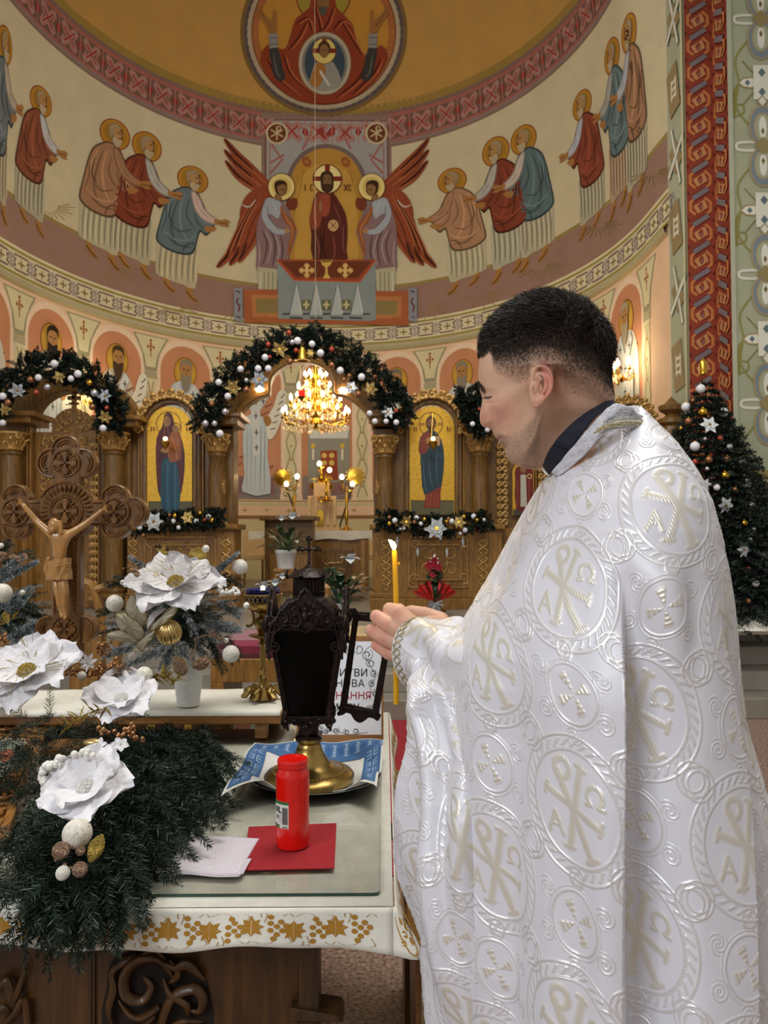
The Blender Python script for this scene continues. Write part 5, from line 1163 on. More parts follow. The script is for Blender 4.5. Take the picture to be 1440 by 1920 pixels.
rg = bxp(630, 676, 1106, 1108, 9.6, .9).build('small_rug', mat('patterned_rug', 'b8a89a', .9, col2='a2604c', scale=30)); tag(rg, 'small patterned rug on the floor inside the gate', 'rug'); rg.location.z += .0
# red poinsettia by the right base
RED = mat('red_petal', 'a3142c', .6, var=.15, scale=30); REDF = mat('red_organza', 'c21424', .4, var=.15, scale=20, alpha=.9)
b = W(815, 1165, 7.95); b.z = .655; rp = thing('potted_poinsettia', 'red poinsettia wrapped in red net before the right icon', 'potted plant', b)
m = MB(); m.lathe([(.05, 0), (.07, .12), (.07, .13), (0, .13)], b, 16); m.build('pot', mat('silver_foil', 'b9b3b3', .25, .6), rp)
m = MB(); R = random.Random(5)
for x, y, r_ in ((806, 1060, 13), (822, 1064, 14), (815, 1050, 11), (812, 1078, 10), (826, 1090, 9)): petalstar(m, W(x, y, 7.85), r_*pxm(7.9), 6, facing(R.uniform(-.6, .6), R.uniform(-.6, .6)), R, .3, .25)
m.build('red_bracts', RED, rp, rec=False)
m = MB(); [leaf(m, W(815+R.uniform(-7, 7), R.uniform(1065, 1110), 7.9), (R.uniform(-1, 1), R.uniform(-1, .3), R.uniform(-.5, .5)), .1, .03) for _ in range(40)]; m.tube([b, W(815, 1060, 7.92)], .012, 5); m.build('leaves', LEAFD, rp, rec=False)
m = MB()
for s in (-1, 1):
    vs = []; fs = []; n = 9
    for i in range(n):
        t = i/(n-1); a = PI*(.02+.42*t); r1 = 40*pxm(7.95)*(1+.08*math.sin(i*2.1)); c0 = W(815, 1128, 7.9)
        vs += [c0+Vector((s*.01, 0, 0)), c0+Vector((s*r1*.6*math.cos(a*.8+.25), -.05-.04*math.sin(i*1.9), r1*.6*math.sin(a*.8+.25))), c0+Vector((s*r1*1.05*math.cos(a*.75+.35), -.02+.07*math.sin(i*2.3), r1*math.sin(a*.75+.35)))]
    for i in range(n-1):
        for j in (0, 1): q = i*3+j; fs.append((q, q+1, q+4, q+3))
    m.add(vs, fs)
m.build('net_wrap', REDF, rp, rec=False)['label'] = 'red net wrapping fanned out'
m = MB(); c0 = W(817, 1132, 7.84)
for s in (-1, 1): m.tube([c0, c0+Vector((s*.06, -.02, .03)), c0+Vector((s*.08, 0, -.02)), c0], .012, 5, flat=.4); m.tube([c0, c0+Vector((s*.05, -.02, -.08))], .01, 5, flat=.4)
m.build('silver_bow', SPET, rp)
c0 = W(815, 1052, 8.35); m = MB(); m.lathe([(.03, -.08), (.05, 0), (.045, .03), (.02, .04), (.012, .07), (0, .075)], c0, 12)
cl_ = m.build('votive_candle', WHITEC); tag(cl_, 'small white votive candle on a stand behind the red poinsettia', 'candle')
sd = MB(); sd.tube([(c0.x, c0.y, .65), (c0.x, c0.y, c0.z-.08)], .012, 8); sd.lathe([(.12, 0), (.12, .02), (.02, .04)], (c0.x, c0.y, .65), 16); sd.lathe([(.015, 0), (.06, .01), (.06, .02)], (c0.x, c0.y, c0.z-.1), 12); tag(sd.build('candle_stand', BRASS), 'slim brass stand carrying the small white votive candle', 'stand')
# ================================================================== the table in the foreground
TZ = .865; TY0, TY1 = 1.33, 2.75; TX0, TX1 = -1.5, .012
def T(px, py, z=TZ):
    d = ray(px, py); return CAM+d*((z-CAM.z)/d.z)
tab = thing('carved_table', 'carved dark wooden table under the white cloth in the foreground', 'table', (-.6, 1.8, 0))
WD = wood('table_wood', '4e3317', '2c1c0c', .4, axis='z'); WDH = wood('table_wood_light', '5a3b1a', '38240f', .35, axis='z')
def wbox(a, name, mt, par, bev=.003): m = MB(); m.box(*a, bev=bev); return m.build(name, mt, par)
wbox((TX0+.01, TX1-.01, TY0+.01, TY1-.01, TZ-.035, TZ-.004), 'table_top', WD, tab)
FP = 1.43
xr = W(598, 1850, FP).x
wbox((TX0+.1, xr-.04, FP+.01, FP+.035, .09, TZ-.03), 'front_panel', WDH, tab)
wbox((xr-.036, xr, FP-.012, FP+.05, .1, TZ-.03), 'corner_post', WD, tab)
m = MB(); m.prism([(-.0, 0), (.07, 0), (.075, .02), (.03, .05), (.012, .1), (0, .12)], Matrix.Translation((xr-.04, FP-.02, .0)), .09, .003); m.build('foot', WDH, tab)
m = MB(); m.prism([(xr-.05, .045), (xr+.045, .045), (xr+.04, .055), (xr-.05, .07)], Matrix.Translation((0, FP-.02, .575)), .06, .003); m.build('shelf_bracket', WD, tab)
for x in (166, 172): a = W(x, 1850, FP).x; wbox((a, a+.004, FP+.004, FP+.014, .1, TZ-.04), 'groove_bead', WD, tab, .001)
def scr3(mb, pts, rr, Y, fl=.75):
    P_ = [W(x, y, Y) for x, y in cr(pts, 5)]; n = len(P_); mb.tube([p+Vector((0, -.006*math.sin(PI*i/(n-1)), 0)) for i, p in enumerate(P_)], [np.interp(i/(n-1), np.linspace(0, 1, len(rr)), rr)*pxm(Y) for i in range(n)], 8, flat=fl)
m = MB(); yy = FP
scr3(m, [(330, 1840), (300, 1800), (262, 1797), (236, 1825), (238, 1862), (268, 1873), (284, 1850), (270, 1832)], [3, 9, 12, 11, 10, 8, 7, 4], yy)
scr3(m, [(212, 1930), (205, 1890), (215, 1850), (212, 1820), (235, 1800), (255, 1790)], [3, 8, 10, 6, 8, 3], yy)
scr3(m, [(300, 1930), (312, 1890), (330, 1862), (366, 1850), (382, 1870), (374, 1895), (352, 1892)], [10, 10, 9, 10, 9, 7, 4], yy)
scr3(m, [(306, 1835), (320, 1862), (350, 1880), (352, 1905)], [3, 8, 9, 3], yy)
scr3(m, [(295, 1800), (330, 1812), (352, 1806), (384, 1838)], [4, 9, 12, 3], yy); scr3(m, [(318, 1800), (335, 1822), (318, 1842)], [3, 8, 3], yy)
scr3(m, [(300, 1888), (270, 1905), (245, 1900), (222, 1875)], [8, 10, 7, 3], yy); scr3(m, [(290, 1905), (265, 1925), (240, 1930)], [7, 8, 4], yy); scr3(m, [(322, 1925), (345, 1912), (380, 1915)], [6, 8, 3], yy)
scr3(m, [(255, 1795), (290, 1780), (310, 1798)], [2, 5, 3], yy)
m.build('carved_scrolls', WDH, tab); m = MB()
scr3(m, [(-10, 1860), (15, 1835), (28, 1870), (50, 1810)], [8, 9, 8, 3], yy); scr3(m, [(0, 1930), (30, 1900), (48, 1870), (52, 1930)], [8, 9, 6, 8], yy); scr3(m, [(-5, 1900), (10, 1885), (20, 1900)], [6, 7, 4], yy)
m.build('carved_scrolls', WDH, tab)
m = MB(); ppr(m, [(205, 1935), (200, 1850), (212, 1800), (250, 1785), (310, 1788), (370, 1815), (392, 1860), (385, 1935)], FP+.0085, .012, .0, 4); m.build('painted_recess_shade', mat('recess_shade', '1d120a', .8), tab)  # flat dark sheet, paints the shade between the carved scrolls

# cloth
def drop(x, t): return Vector((x, TY0-.004-.014*t-.008*t*math.sin(x*23+1), TZ-t*(.062+.006*math.sin(x*17+2)+.004*math.sin(x*31))))
def dropr(y, t): return Vector((TX1+.004+.02*t+.006*t*math.sin(y*15)+.016*t*math.exp(-((y-TY0)/.05)**2), y, TZ-t*(.075+.01*math.sin(y*9))))
cl = MB(); nx, ny = 120, 80
def gridv(fn, us, vs): 
    P_ = [fn(u, v) for v in vs for u in us]; n = len(us); return P_, [(i+j*n, i+1+j*n, i+1+(j+1)*n, i+(j+1)*n) for j in range(len(vs)-1) for i in range(n-1)]
cl.add(*gridv(lambda u, v: Vector((u, v, TZ)), np.linspace(TX0, TX1, 2), np.linspace(TY0, TY1, 2)))
cl.add(*gridv(drop, np.linspace(TX0, TX1, nx), np.linspace(0, 1, 8))); cl.add(*gridv(dropr, np.linspace(TY0, TY1, ny), np.linspace(0, 1, 8)))
def corner(a, t):
    p, q = drop(TX1, t), dropr(TY0, t); s = math.sin(PI*a/2)*0+a; v = p*(1-s)+q*s; k = .02*t*math.sin(PI*a); return v+Vector((k, -k, -.004*t*math.sin(PI*a)))
cl.add(*gridv(corner, np.linspace(0, 1, 8), np.linspace(0, 1, 8)))
cloth = cl.build('tablecloth', LINEN, None, True, 60); tag(cloth, 'white tablecloth with gold cross-stitch border on the carved table', 'tablecloth')
sol = cloth.modifiers.new('thickness', 'SOLIDIFY'); sol.thickness = .0012; sol.offset = -1
EMB = mat_attr('gold_embroidery', .7, .12, 900, .3, bump=.5, bscale=1500)
def embroider(mapf, x0, x1, name, period=.105):
    P = Painter(mapf, .02, .0018, 4e-5); g = 'b9862e'; i = 0; x = x0; k = .052
    while x < x1:
        P.off = .0018
        f = 1 if i % 2 == 0 else -1; c = lambda a, b: (x+a*k, .5-f*b*.5)
        P.poly([c(0, .8), c(.1, .45), c(.28, .55), c(.22, .25), c(.42, .12), c(.25, -.05), c(.34, -.38), c(.1, -.28), c(0, -.5), c(-.1, -.28), c(-.34, -.38), c(-.25, -.05), c(-.42, .12), c(-.22, .25), c(-.28, .55), c(-.1, .45)], g, 0)
        P.line([c(0, .5), c(0, -.4)], .0012, 'e4dcc8', 0); P.line([c(-.3, .1), c(0, -.1), c(.3, .1)], .0012, 'e4dcc8', 0)
        for dx, dz in ((.62, .35), (.62, -.1), (.82, .15), (.82, -.35), (.95, .45), (1.0, -.1), (.72, -.62), (1.12, .2), (.62, .75)):
            q = c(dx+.0, dz*.95); P.poly([(q[0]+.0056*math.cos(a)*1.0, q[1]+.078*math.sin(a)) for a in np.linspace(0, 2*PI, 8)[:-1]], g, 0)
        P.line([c(.05, -.75), c(.35, -.95), c(.62, -.85), c(.72, -.7)], .0016, g, 3); P.line([c(.42, .4), c(.5, .9), c(.3, .95), c(.32, .7)], .0016, g, 3); P.line([c(1.0, .75), c(1.2, .95), c(1.35, .75)], .0016, g, 3); P.line([c(1.15, -.4), c(1.3, -.75), c(1.12, -.85)], .0016, g, 3)
        x += k*1.36; i += 1
    P.build(name, cloth, EMB)
def mnorm(fn, nrm): 
    return lambda u, v, o: fn(u, .1+.84*v)+nrm*(o+.0006)
embroider(mnorm(drop, Vector((0, -1, 0))), TX0, TX1-.03, 'embroidered_border'); embroider(mnorm(lambda u, v: dropr(u, v), Vector((1, 0, .1))), TY0+.02, TY1-.05, 'embroidered_border')
P = Painter(lambda u, v, o: corner(u, .1+.84*v)+Vector((.7, -.7, 0))*o, .2, .0018, 6e-5)
for u, v in ((.2, .3), (.4, .2), (.35, .5), (.6, .35), (.55, .65), (.8, .25), (.8, .55), (.2, .7)): P.ell((u, v), .1, .09, 'b9862e', n=10)
P.line([(.05, .1), (.3, .9), (.6, .85), (.95, .2)], .04, 'b9862e'); P.build('embroidered_corner', cloth, EMB)

# glass sheet
def thin_glass():
    m = bpy.data.materials.new('sheet_glass'); m.use_nodes = True; nt = m.node_tree; N = nt.nodes; L = nt.links; N.remove(N['Principled BSDF'])
    t = N.new('ShaderNodeBsdfTransparent'); t.inputs[0].default_value = (.995, 1, .997, 1); g = N.new('ShaderNodeBsdfGlossy'); g.inputs['Roughness'].default_value = .015
    f = N.new('ShaderNodeFresnel'); f.inputs[0].default_value = 1.5; x = N.new('ShaderNodeMixShader')
    L.new(f.outputs[0], x.inputs[0]); L.new(t.outputs[0], x.inputs[1]); L.new(g.outputs[0], x.inputs[2]); L.new(x.outputs[0], N['Material Output'].inputs[0]); return m
gx1, gy0 = T(713, 1674, .872).x, T(600, 1675, .872).y
g = MB(); r_ = .012; oc = [(TX0+.03, gy0), (gx1-r_, gy0), (gx1-.003, gy0+.003), (gx1, gy0+r_), (gx1, TY1-.06), (TX0+.03, TY1-.06)]
n = len(oc); vs = [(x, y, .8665) for x, y in oc]+[(x, y, .8725) for x, y in oc]; g.add(vs, [tuple(range(n)), tuple(range(n, 2*n))]); g.cur = 1
g.add(vs, [(i, (i+1) % n, n+(i+1) % n, n+i) for i in range(n)])
tag(g.build('glass_sheet', [thin_glass(), mat('green_glass_edge', '16392e', .1, spec=.8)], None, False), 'clear glass sheet with dark green edge lying on the tablecloth', 'glass sheet')
GZ = .8735

# white covered platform behind
pf = thing('low_table', 'low oak stand with a white cloth on top behind the flowers', 'stand', (-.6, 2.45, GZ)); LO = wood('stand_oak', '9c6c38', '6f4822', .4, axis='x')
fz = W(450, 1336, 2.35).z; px1 = W(528, 1300, 2.35).x
wbox((-1.25, px1, 2.35, 2.70, fz-.036, fz), 'stand_top', LO, pf, .004)
for x in (W(490, 1370, 2.38).x, -1.1):
    for y in (2.37, 2.64): wbox((x-.018, x+.018, y, y+.04, GZ, fz-.036), 'leg', LO, pf)
m = MB(); m.add(*gridv(lambda u, v: Vector((u, v, fz+.0035+.001*math.sin(u*31+v*20))), np.linspace(-1.24, px1-.003, 60), np.linspace(2.345, 2.69, 12)))
m.add(*gridv(lambda u, v: Vector((u, 2.345-.002*v, fz+.0035-.012*v)), np.linspace(-1.24, px1-.003, 60), np.linspace(0, 1, 3)))
o = m.build('runner_cloth', LINEN); tag(o, 'white runner cloth on the low oak stand', 'cloth'); o.modifiers.new('t', 'SOLIDIFY').thickness = .002
PZ = fz+.008

# ---- flowers and fir -------------------------------------------------------------
def frame(n): 
    n = Vector(n).normalized(); x = n.orthogonal().normalized(); x = Vector((1, 0, 0))-n*n.x; x.normalize(); y = n.cross(x); return Matrix((x, y, n)).transposed()
def bloom(parent, c, R_, n, seed, petals=(6, 4), m=PETAL, centre='gold', wid=.46, name='silk_flower', label=None):
    R = random.Random(seed); M = frame(n); root = None
    def petal(a, r, rise, wd, cup):
        mb = MB(); vs = []; fs = []; NU, NV = 12, 11; f1, f2, ph = R.uniform(2.2, 3.2), R.uniform(6, 9), R.uniform(0, 6)
        for i in range(NU):
            s = i/(NU-1); w = wd*r*(math.sin(PI*min(1, .06+s*.86))**.65)*(1 if s < .9 else .9)
            for j in range(NV):
                t = j/(NV-1)*2-1; x = r*(.06+.94*s-.10*s*t*t-(.05*s*s*math.sin(f2*t+ph)*abs(t))); y = t*w
                z = r*(rise*s-cup*s*s*.8+.22*s*t*t*wd+.055*s*s*math.sin(f1*t*2+ph)+.02*s*math.sin(11*t+ph*2)+.03*s*s*math.sin(f2*s*3+t*4))
                ca, sa = math.cos(a), math.sin(a); vs.append(M@Vector((x*ca-y*sa, x*sa+y*ca, z))+c)
        for i in range(NU-1):
            for j in range(NV-1): q = i*NV+j; fs.append((q, q+1, q+1+NV, q+NV))
        mb.add(vs, fs); return mb
    base = petal(R.uniform(0, 1), R_, .3, wid, .25); ph0 = R.uniform(0, 6)
    for k in range(petals[0]): pm = petal(ph0+2*PI*k/petals[0]+R.uniform(-.12, .12), R_*R.uniform(.92, 1.05), R.uniform(.22, .4), wid, R.uniform(.15, .35)); o = pm.build('petal', m, root if root else parent, True, 80, rec=False) if root else None; root = root or pm.build(name, m, parent, True, 80, rec=False)
    for k in range(petals[1]): petal(ph0+.5+2*PI*k/petals[1]+R.uniform(-.12, .12), R_*R.uniform(.62, .74), R.uniform(.5, .75), wid*1.05, R.uniform(.1, .3)).build('petal', m, root, True, 80, rec=False)
    ce = MB(); cm = GLIT if centre == 'gold' else PEARL
    for k in range(70 if centre == 'gold' else 60):
        f = (k+.5)/70; a = k*2.4; rr = R_*.17*math.sqrt(f); h = R_*(.17-.10*f+.03*R.random()); ce.sph(M@Vector((rr*math.cos(a), rr*math.sin(a), h))+c, R_*.022, 5, 4)
    ce.build('flower_centre', cm, root)
    if centre == 'gold':
        ve = MB()
        for k in range(40):
            a = R.uniform(0, 6.28); r0 = R.uniform(.2, .5)*R_; r1 = r0+R_*.35; zf = lambda r: R_*(.33*(r/R_)-.2*(r/R_)**2+.1); ve.tube([M@Vector((r0*math.cos(a), r0*math.sin(a), zf(r0)))+c, M@Vector((r1*math.cos(a+.15), r1*math.sin(a+.15), zf(r1)+.002))+c], .0007, 3)
        ve.build('gold_veins', GLIT, root)
    if label: root['label'] = label
    return root
def egg(parent, px, py, D, rpx, m=EGG, name='speckled_ball', label=None, sc=(1, 1, 1)):
    c = W(px, py, D); r = rpx*pxm(D); mb = MB(); mb.sph(c, r, 24, 16, sc); mb.cur = 1
    if m is EGG:
        R = random.Random(int(px+py))
        for _ in range(46):
            v = Vector((R.gauss(0, 1), R.gauss(0, 1), R.gauss(0, 1))).normalized(); mb.sph(c+v*r*.985, r*R.uniform(.025, .05), 6, 4)
    o = mb.build(name, [m, GLIT], parent)
    if label: o['label'] = label
    return o
def berries(parent, pts, D, rpx, m, n, spread, seed, name='berry_sprig', Dv=.03):
    R = random.Random(seed); P_ = cr(pts, 6) if len(pts) > 2 else pts; mb = MB(); st = MB()
    st.tube([W(x, y, D) for x, y in P_], .0012, 5)
    for i in range(n):
        p = P_[int(R.random()*len(P_)) % len(P_)]; c = W(p[0]+R.gauss(0, spread), p[1]+R.gauss(0, spread), D-R.uniform(0, Dv)); mb.sph(c, rpx*pxm(D)*R.uniform(.8, 1.1), 10, 7)
    o = mb.build(name, m, parent); st.build('stem', TWIG, o); return o
def glitter_leaves(parent, pts, D, L, m, n, seed, name='glitter_sprig', wd=.22):
    R = random.Random(seed); P_ = cr(pts, 6); mb = MB(); mb.tube([W(x, y, D) for x, y in P_], .0015, 5)
    for i in range(n):
        p = P_[int(len(P_)*(i+.5)/n) % len(P_)]; leaf(mb, W(p[0], p[1], D-R.uniform(0, .02)), (R.uniform(-1, 1), R.uniform(-.8, .2), R.uniform(-.4, 1)), L*R.uniform(.7, 1.1), L*wd, R.uniform(-.3, .6))
    return mb.build(name, m, parent, rec=False)
# foreground fir spray
fb = thing('fir_arrangement', 'long dark fir arrangement with white silk flowers lying across the table front', 'floral arrangement', (-.55, 1.6, GZ))
R = random.Random(31); mb = MB(); spine = [(335, 1335, 2.1, .95), (300, 1375, 1.98, .97), (262, 1440, 1.8, .97), (225, 1510, 1.62, .97), (190, 1590, 1.46, .96), (160, 1660, 1.33, .93)]
SP = cr([tuple(W(x, y, D)[:2])+(z,) for x, y, D, z in spine], 10); ns = len(SP)
SPV = [Vector((T(a[0], a[1]).x if False else W(a[0], a[1], a[2]).x, a[2], a[3])) for a in spine]
SPV = [Vector(v) for v in cr([tuple(v) for v in SPV], 10)]; ns = len(SPV)
for i in range(620):
    t = R.random()**.95; k = min(ns-2, int(t*(ns-1))); p = SPV[k]+Vector((R.uniform(-.06, .06), R.uniform(-.03, .03), R.uniform(-.04, .01))); ax = (SPV[k+1]-SPV[k]).normalized()
    sd = Vector((ax.y, -ax.x, 0)).normalized()*R.choice((-1, 1)); fwd = .35+1.1*t**3+R.uniform(-.1, .4); up = R.uniform(-.3, .5)
    wd_ = .235*(1-.2*t)*(math.sin(PI*min(1, .25+t*.55)))+.03
    L = wd_*R.uniform(.6, 1.05)
    d = sd*R.uniform(.25, 1)+ax*fwd+Vector((0, 0, up))
    if p.y+d.normalized().y*L < 1.15: L *= .7
    spray(mb, p, d, L, .022, 900, R, 1.0 if up > 0 else .15, .0011, taper=.35)
for i in range(26):                     # tips hanging over the edge
    x = R.uniform(70, 245); p = Vector((W(x, 1660, 1.36).x, R.uniform(1.33, 1.4), R.uniform(.89, .93))); spray(mb, p, (R.uniform(-.35, .3), -1, R.uniform(-.4, -.1)), R.uniform(.09, .15), .021, 950, R, 2.2, .00085)
for i in range(70):                     # left side, towards the frame edge
    p = Vector((W(60+R.uniform(-80, 120), 1290, 1.9).x, R.uniform(1.72, 2.15), R.uniform(.95, 1.02))); spray(mb, p, (R.uniform(-.8, .9), R.uniform(-1, .2), R.uniform(-.3, .3)), R.uniform(.1, .18), .0215, 800, R, .6, .0009)
for i in range(30):
    p = Vector((R.uniform(-.78, -.62), R.uniform(1.36, 1.5), .94)); spray(mb, p, (R.uniform(-.5, .9), R.uniform(-1, .6), R.uniform(-.2, .1)), R.uniform(.1, .17), .0215, 850, R, .7, .0009)
bad = False
mb.build('fir_branches', NEED, fb, False, rec=False)
m = MB(); m.tube([v-Vector((0, 0, .05)) for v in SPV], [.02+.03*math.sin(PI*i/ns) for i in range(ns)], 10, flat=1.0); m.build('branch_core', mat('branch_core', '0c1610', .9), fb)
bloom(fb, W(162, 1478, 1.42), 90*pxm(1.42), (-.12, -.62, .78), 3, (5, 3), PETAL, 'pearl', .56, label='white silk flower with pearl centre nearest the table edge')
bloom(fb, W(228, 1312, 1.85), 72*pxm(1.85), (.05, -.5, .86), 5, (5, 3), PETAL, 'pearl', .56, label='white silk flower with pearl centre below the potted arrangement')
bloom(fb, W(52, 1262, 1.78), 98*pxm(1.78), (-.05, -.6, .8), 8, (6, 4), PETAL, 'gold', .46, label='largest white silk flower with gold glitter centre by the carved cross')
egg(fb, 145, 1563, 1.33, 27); egg(fb, 114, 1595, 1.3, 16, CHAMP, 'glitter_ball'); egg(fb, 151, 1595, 1.31, 9, CHAMP, 'glitter_ball'); egg(fb, 150, 1630, 1.28, 14, CHAMP, 'glitter_ball')
pb = MB(); c = W(118, 1637, 1.28); r_ = 11.5*pxm(1.28)
for i in range(120): z_ = 1-2*(i+.5)/120; q = math.sqrt(1-z_*z_); pb.sph(c+Vector((q*math.cos(i*2.4), q*math.sin(i*2.4), z_))*r_, r_*.17, 6, 4)
pb.sph(c, r_*.97, 12, 8); pb.build('pearl_ball', PEARL, fb)
m = MB(); a_, b_ = W(168, 1617, 1.29), W(192, 1564, 1.32); m.tube([a_+(b_-a_)*t for t in np.linspace(0, 1, 12)], [.0016+.0115*math.sin(PI*t)**.8 for t in np.linspace(0, 1, 12)], 12); m.build('glitter_pod', GLIT, fb)
for x, y, r_ in ((105, 1612, 3.5), (134, 1587, 3), (133, 1627, 3), (121, 1622, 4)): egg(fb, x, y, 1.29, r_, CHAMP, 'glitter_bead')
berries(fb, [(84, 1470), (80, 1448), (100, 1434), (120, 1422), (145, 1418), (168, 1412)], 1.46, 6.5, PEARL, 46, 3.5, 4, 'white_berries')
berries(fb, [(186, 1368), (205, 1374), (228, 1378), (248, 1362), (243, 1378), (264, 1386)], 1.6, 4.2, COPPER, 55, 3.5, 6, 'copper_berries')
glitter_leaves(fb, [(200, 1328), (170, 1336), (140, 1352), (122, 1366)], 1.65, .035, GLIT, 34, 7, wd=.09)
for i, (x, y) in enumerate(((188, 1398), (208, 1405), (226, 1396))): bloom(fb, W(x, y, 1.52), 15*pxm(1.52), (-.2+.3*i, -.7, .6), 20+i, (5, 0), PETAL, 'pearl', .36, 'small_silk_flower')
m = MB(); c = W(175, 1392, 1.53); m.sph(c, .011, 12, 8, (1.8, 1, .7)); m.build('gold_bud', GOLDB, fb)
berries(fb, [(130, 1258), (160, 1262), (190, 1254), (215, 1245)], 1.95, 4, COPPER, 60, 5, 9, 'copper_berries'); berries(fb, [(188, 1205), (190, 1215), (200, 1222)], 2.15, 3.4, COPPER, 45, 6, 10, 'copper_berries')
glitter_leaves(fb, [(178, 1292), (205, 1272), (235, 1252)], 1.92, .03, CHAMP, 40, 11, wd=.2); glitter_leaves(fb, [(286, 1270), (305, 1268), (335, 1276)], 1.95, .035, GLIT, 40, 12, wd=.12)
egg(fb, 270, 1266, 1.92, 16); egg(fb, 153, 1267, 1.9, 8.5); egg(fb, 243, 1263, 1.93, 6, SILVERB, 'silver_ball')
bloom(fb, W(165, 1243, 1.95), 20*pxm(1.95), (0, -.8, .5), 33, (7, 4), PETAL, 'pearl', .18, 'small_silk_flower')

# potted arrangement in the middle
ar = thing('potted_arrangement', 'white pot of frosted fir with a large white silk poinsettia and gold ball', 'floral arrangement', W(353, 1322, 2.42)); pc = W(353, 1322, 2.42); pc.z = PZ; kk = pxm(2.42)
m = MB(); prof = [(20*kk, 0), (21*kk, 1*kk)]+[((21+7*t+.5*math.cos(t*90))*kk, (2+74*t)*kk) for t in np.linspace(0, 1, 40)]+[(26*kk, 76*kk), (25*kk, 70*kk), (0, 70*kk)]; m.lathe(prof, pc, 32); m.build('ribbed_pot', WHITEC, ar)
hub = W(335, 1170, 2.42); R = random.Random(41); g1 = MB(); g2 = MB()
for i in range(150):
    a = R.uniform(0, 6.28); e = R.uniform(-.55, .9); d = Vector((math.cos(a)*math.cos(e), math.sin(a)*math.cos(e)*.8, math.sin(e)*.8)); 
    if d.y > .5 and R.random() < .5: continue
    fr = R.random() < .38; spray(g2 if fr else g1, hub+Vector((R.uniform(-.05, .05), R.uniform(-.05, .05), R.uniform(-.05, .05))), d, R.uniform(.1, .19), .02, 800, R, .3, .0014 if fr else .00095)
for x0, y0, x1, y1 in ((385, 1090, 441, 1035), (300, 1090, 243, 1045), (290, 1120, 240, 1085), (400, 1130, 452, 1150), (318, 1210, 305, 1258), (335, 1200, 350, 1235), (400, 1180, 450, 1175), (380, 1170, 400, 1178), (250, 1215, 188, 1225), (290, 1150, 282, 1115), (300, 1220, 230, 1250)):
    a_, b_ = W(x0, y0, 2.3), W(x1, y1, 2.26)
    for j in range(3): spray(g2, a_+Vector((0, R.uniform(0, .02), 0)), b_-a_+Vector((R.uniform(-.015, .015), 0, R.uniform(-.015, .015))), (b_-a_).length, .019, 1100, R, .05, .0016)
for x0, y0, x1, y1 in ((240, 1095, 200, 1085), (260, 1180, 186, 1170), (300, 1080, 300, 1025), (400, 1080, 455, 1080), (420, 1190, 450, 1235), (390, 1200, 430, 1250), (380, 1100, 430, 1100), (230, 1140, 182, 1150), (270, 1100, 215, 1080)):
    a_, b_ = W(x0, y0, 2.36), W(x1, y1, 2.32)
    for j in range(3): spray(g1, a_, b_-a_+Vector((R.uniform(-.02, .02), 0, R.uniform(-.02, .02))), (b_-a_).length, .021, 1000, R, .2, .001)
g1.build('fir_branches', NEED, ar, False, rec=False); g2.build('frosted_branches', NEEDF, ar, False, rec=False)['label'] = 'white frosted fir branches'
m = MB(); m.sph(hub, .07, 12, 8, (1.2, .9, .9)); m.build('foliage_core', MATS['branch_core'], ar)
bloom(ar, W(330, 1096, 2.2), 92*pxm(2.2), (.02, -.55, .83), 13, (6, 3), PETAL, 'gold', .46, label='large white silk poinsettia with gold glitter centre')
m = MB(); c = W(317, 1186, 2.16); r_ = 24*pxm(2.16); vs = []; nn = 240; mm = 24
for i in range(mm+1):
    th = PI*i/mm
    for j in range(nn): a = 2*PI*j/nn; rr = r_*(1-.05*(1+math.cos(a*20))*.5*math.sin(th)); vs.append(c+Matrix.Rotation(.5, 3, 'X')@Vector((rr*math.sin(th)*math.cos(a), rr*math.sin(th)*math.sin(a), rr*math.cos(th))))
m.add(vs, [(i*nn+j, i*nn+(j+1) % nn, (i+1)*nn+(j+1) % nn, (i+1)*nn+j) for i in range(mm) for j in range(nn)]); m.build('ribbed_gold_ball', GOLDB, ar)
for x, y, r_, D in ((215, 1131, 16, 2.2), (450, 1063, 14.5, 2.3), (433, 1226, 16, 2.2)): egg(ar, x, y, D, r_)
for x, y, r_ in ((248, 1231, 8), (230, 1092, 5), (386, 1029, 7), (424, 1201, 5), (462, 1135, 6)): egg(ar, x, y, 2.2, r_, PEARL, 'white_ball')
egg(ar, 371, 1043, 2.42, 17, GLIT, 'glitter_ball'); egg(ar, 401, 1125, 2.24, 8, CHAMP, 'glitter_ball'); egg(ar, 433, 1133, 2.2, 6, CHAMP, 'glitter_ball'); egg(ar, 256, 1077, 2.2, 7, CHAMP, 'glitter_ball'); egg(ar, 253, 1068, 2.2, 5, CHAMP, 'glitter_ball')
m = MB(); m.prism([((15 if i % 2 == 0 else 6)*pxm(2.3)*math.sin(PI*i/5), (15 if i % 2 == 0 else 6)*pxm(2.3)*math.cos(PI*i/5)) for i in range(10)], Matrix.Translation(W(303, 1036, 2.3))@Matrix.Rotation(.3, 4, 'Y'), .008, .001); m.build('glitter_star', GLIT, ar)
SHEER = mat('sheer_gold_fabric', 'e6dfc6', .5, .05, .08, 200, sheen=.4, alpha=.82)
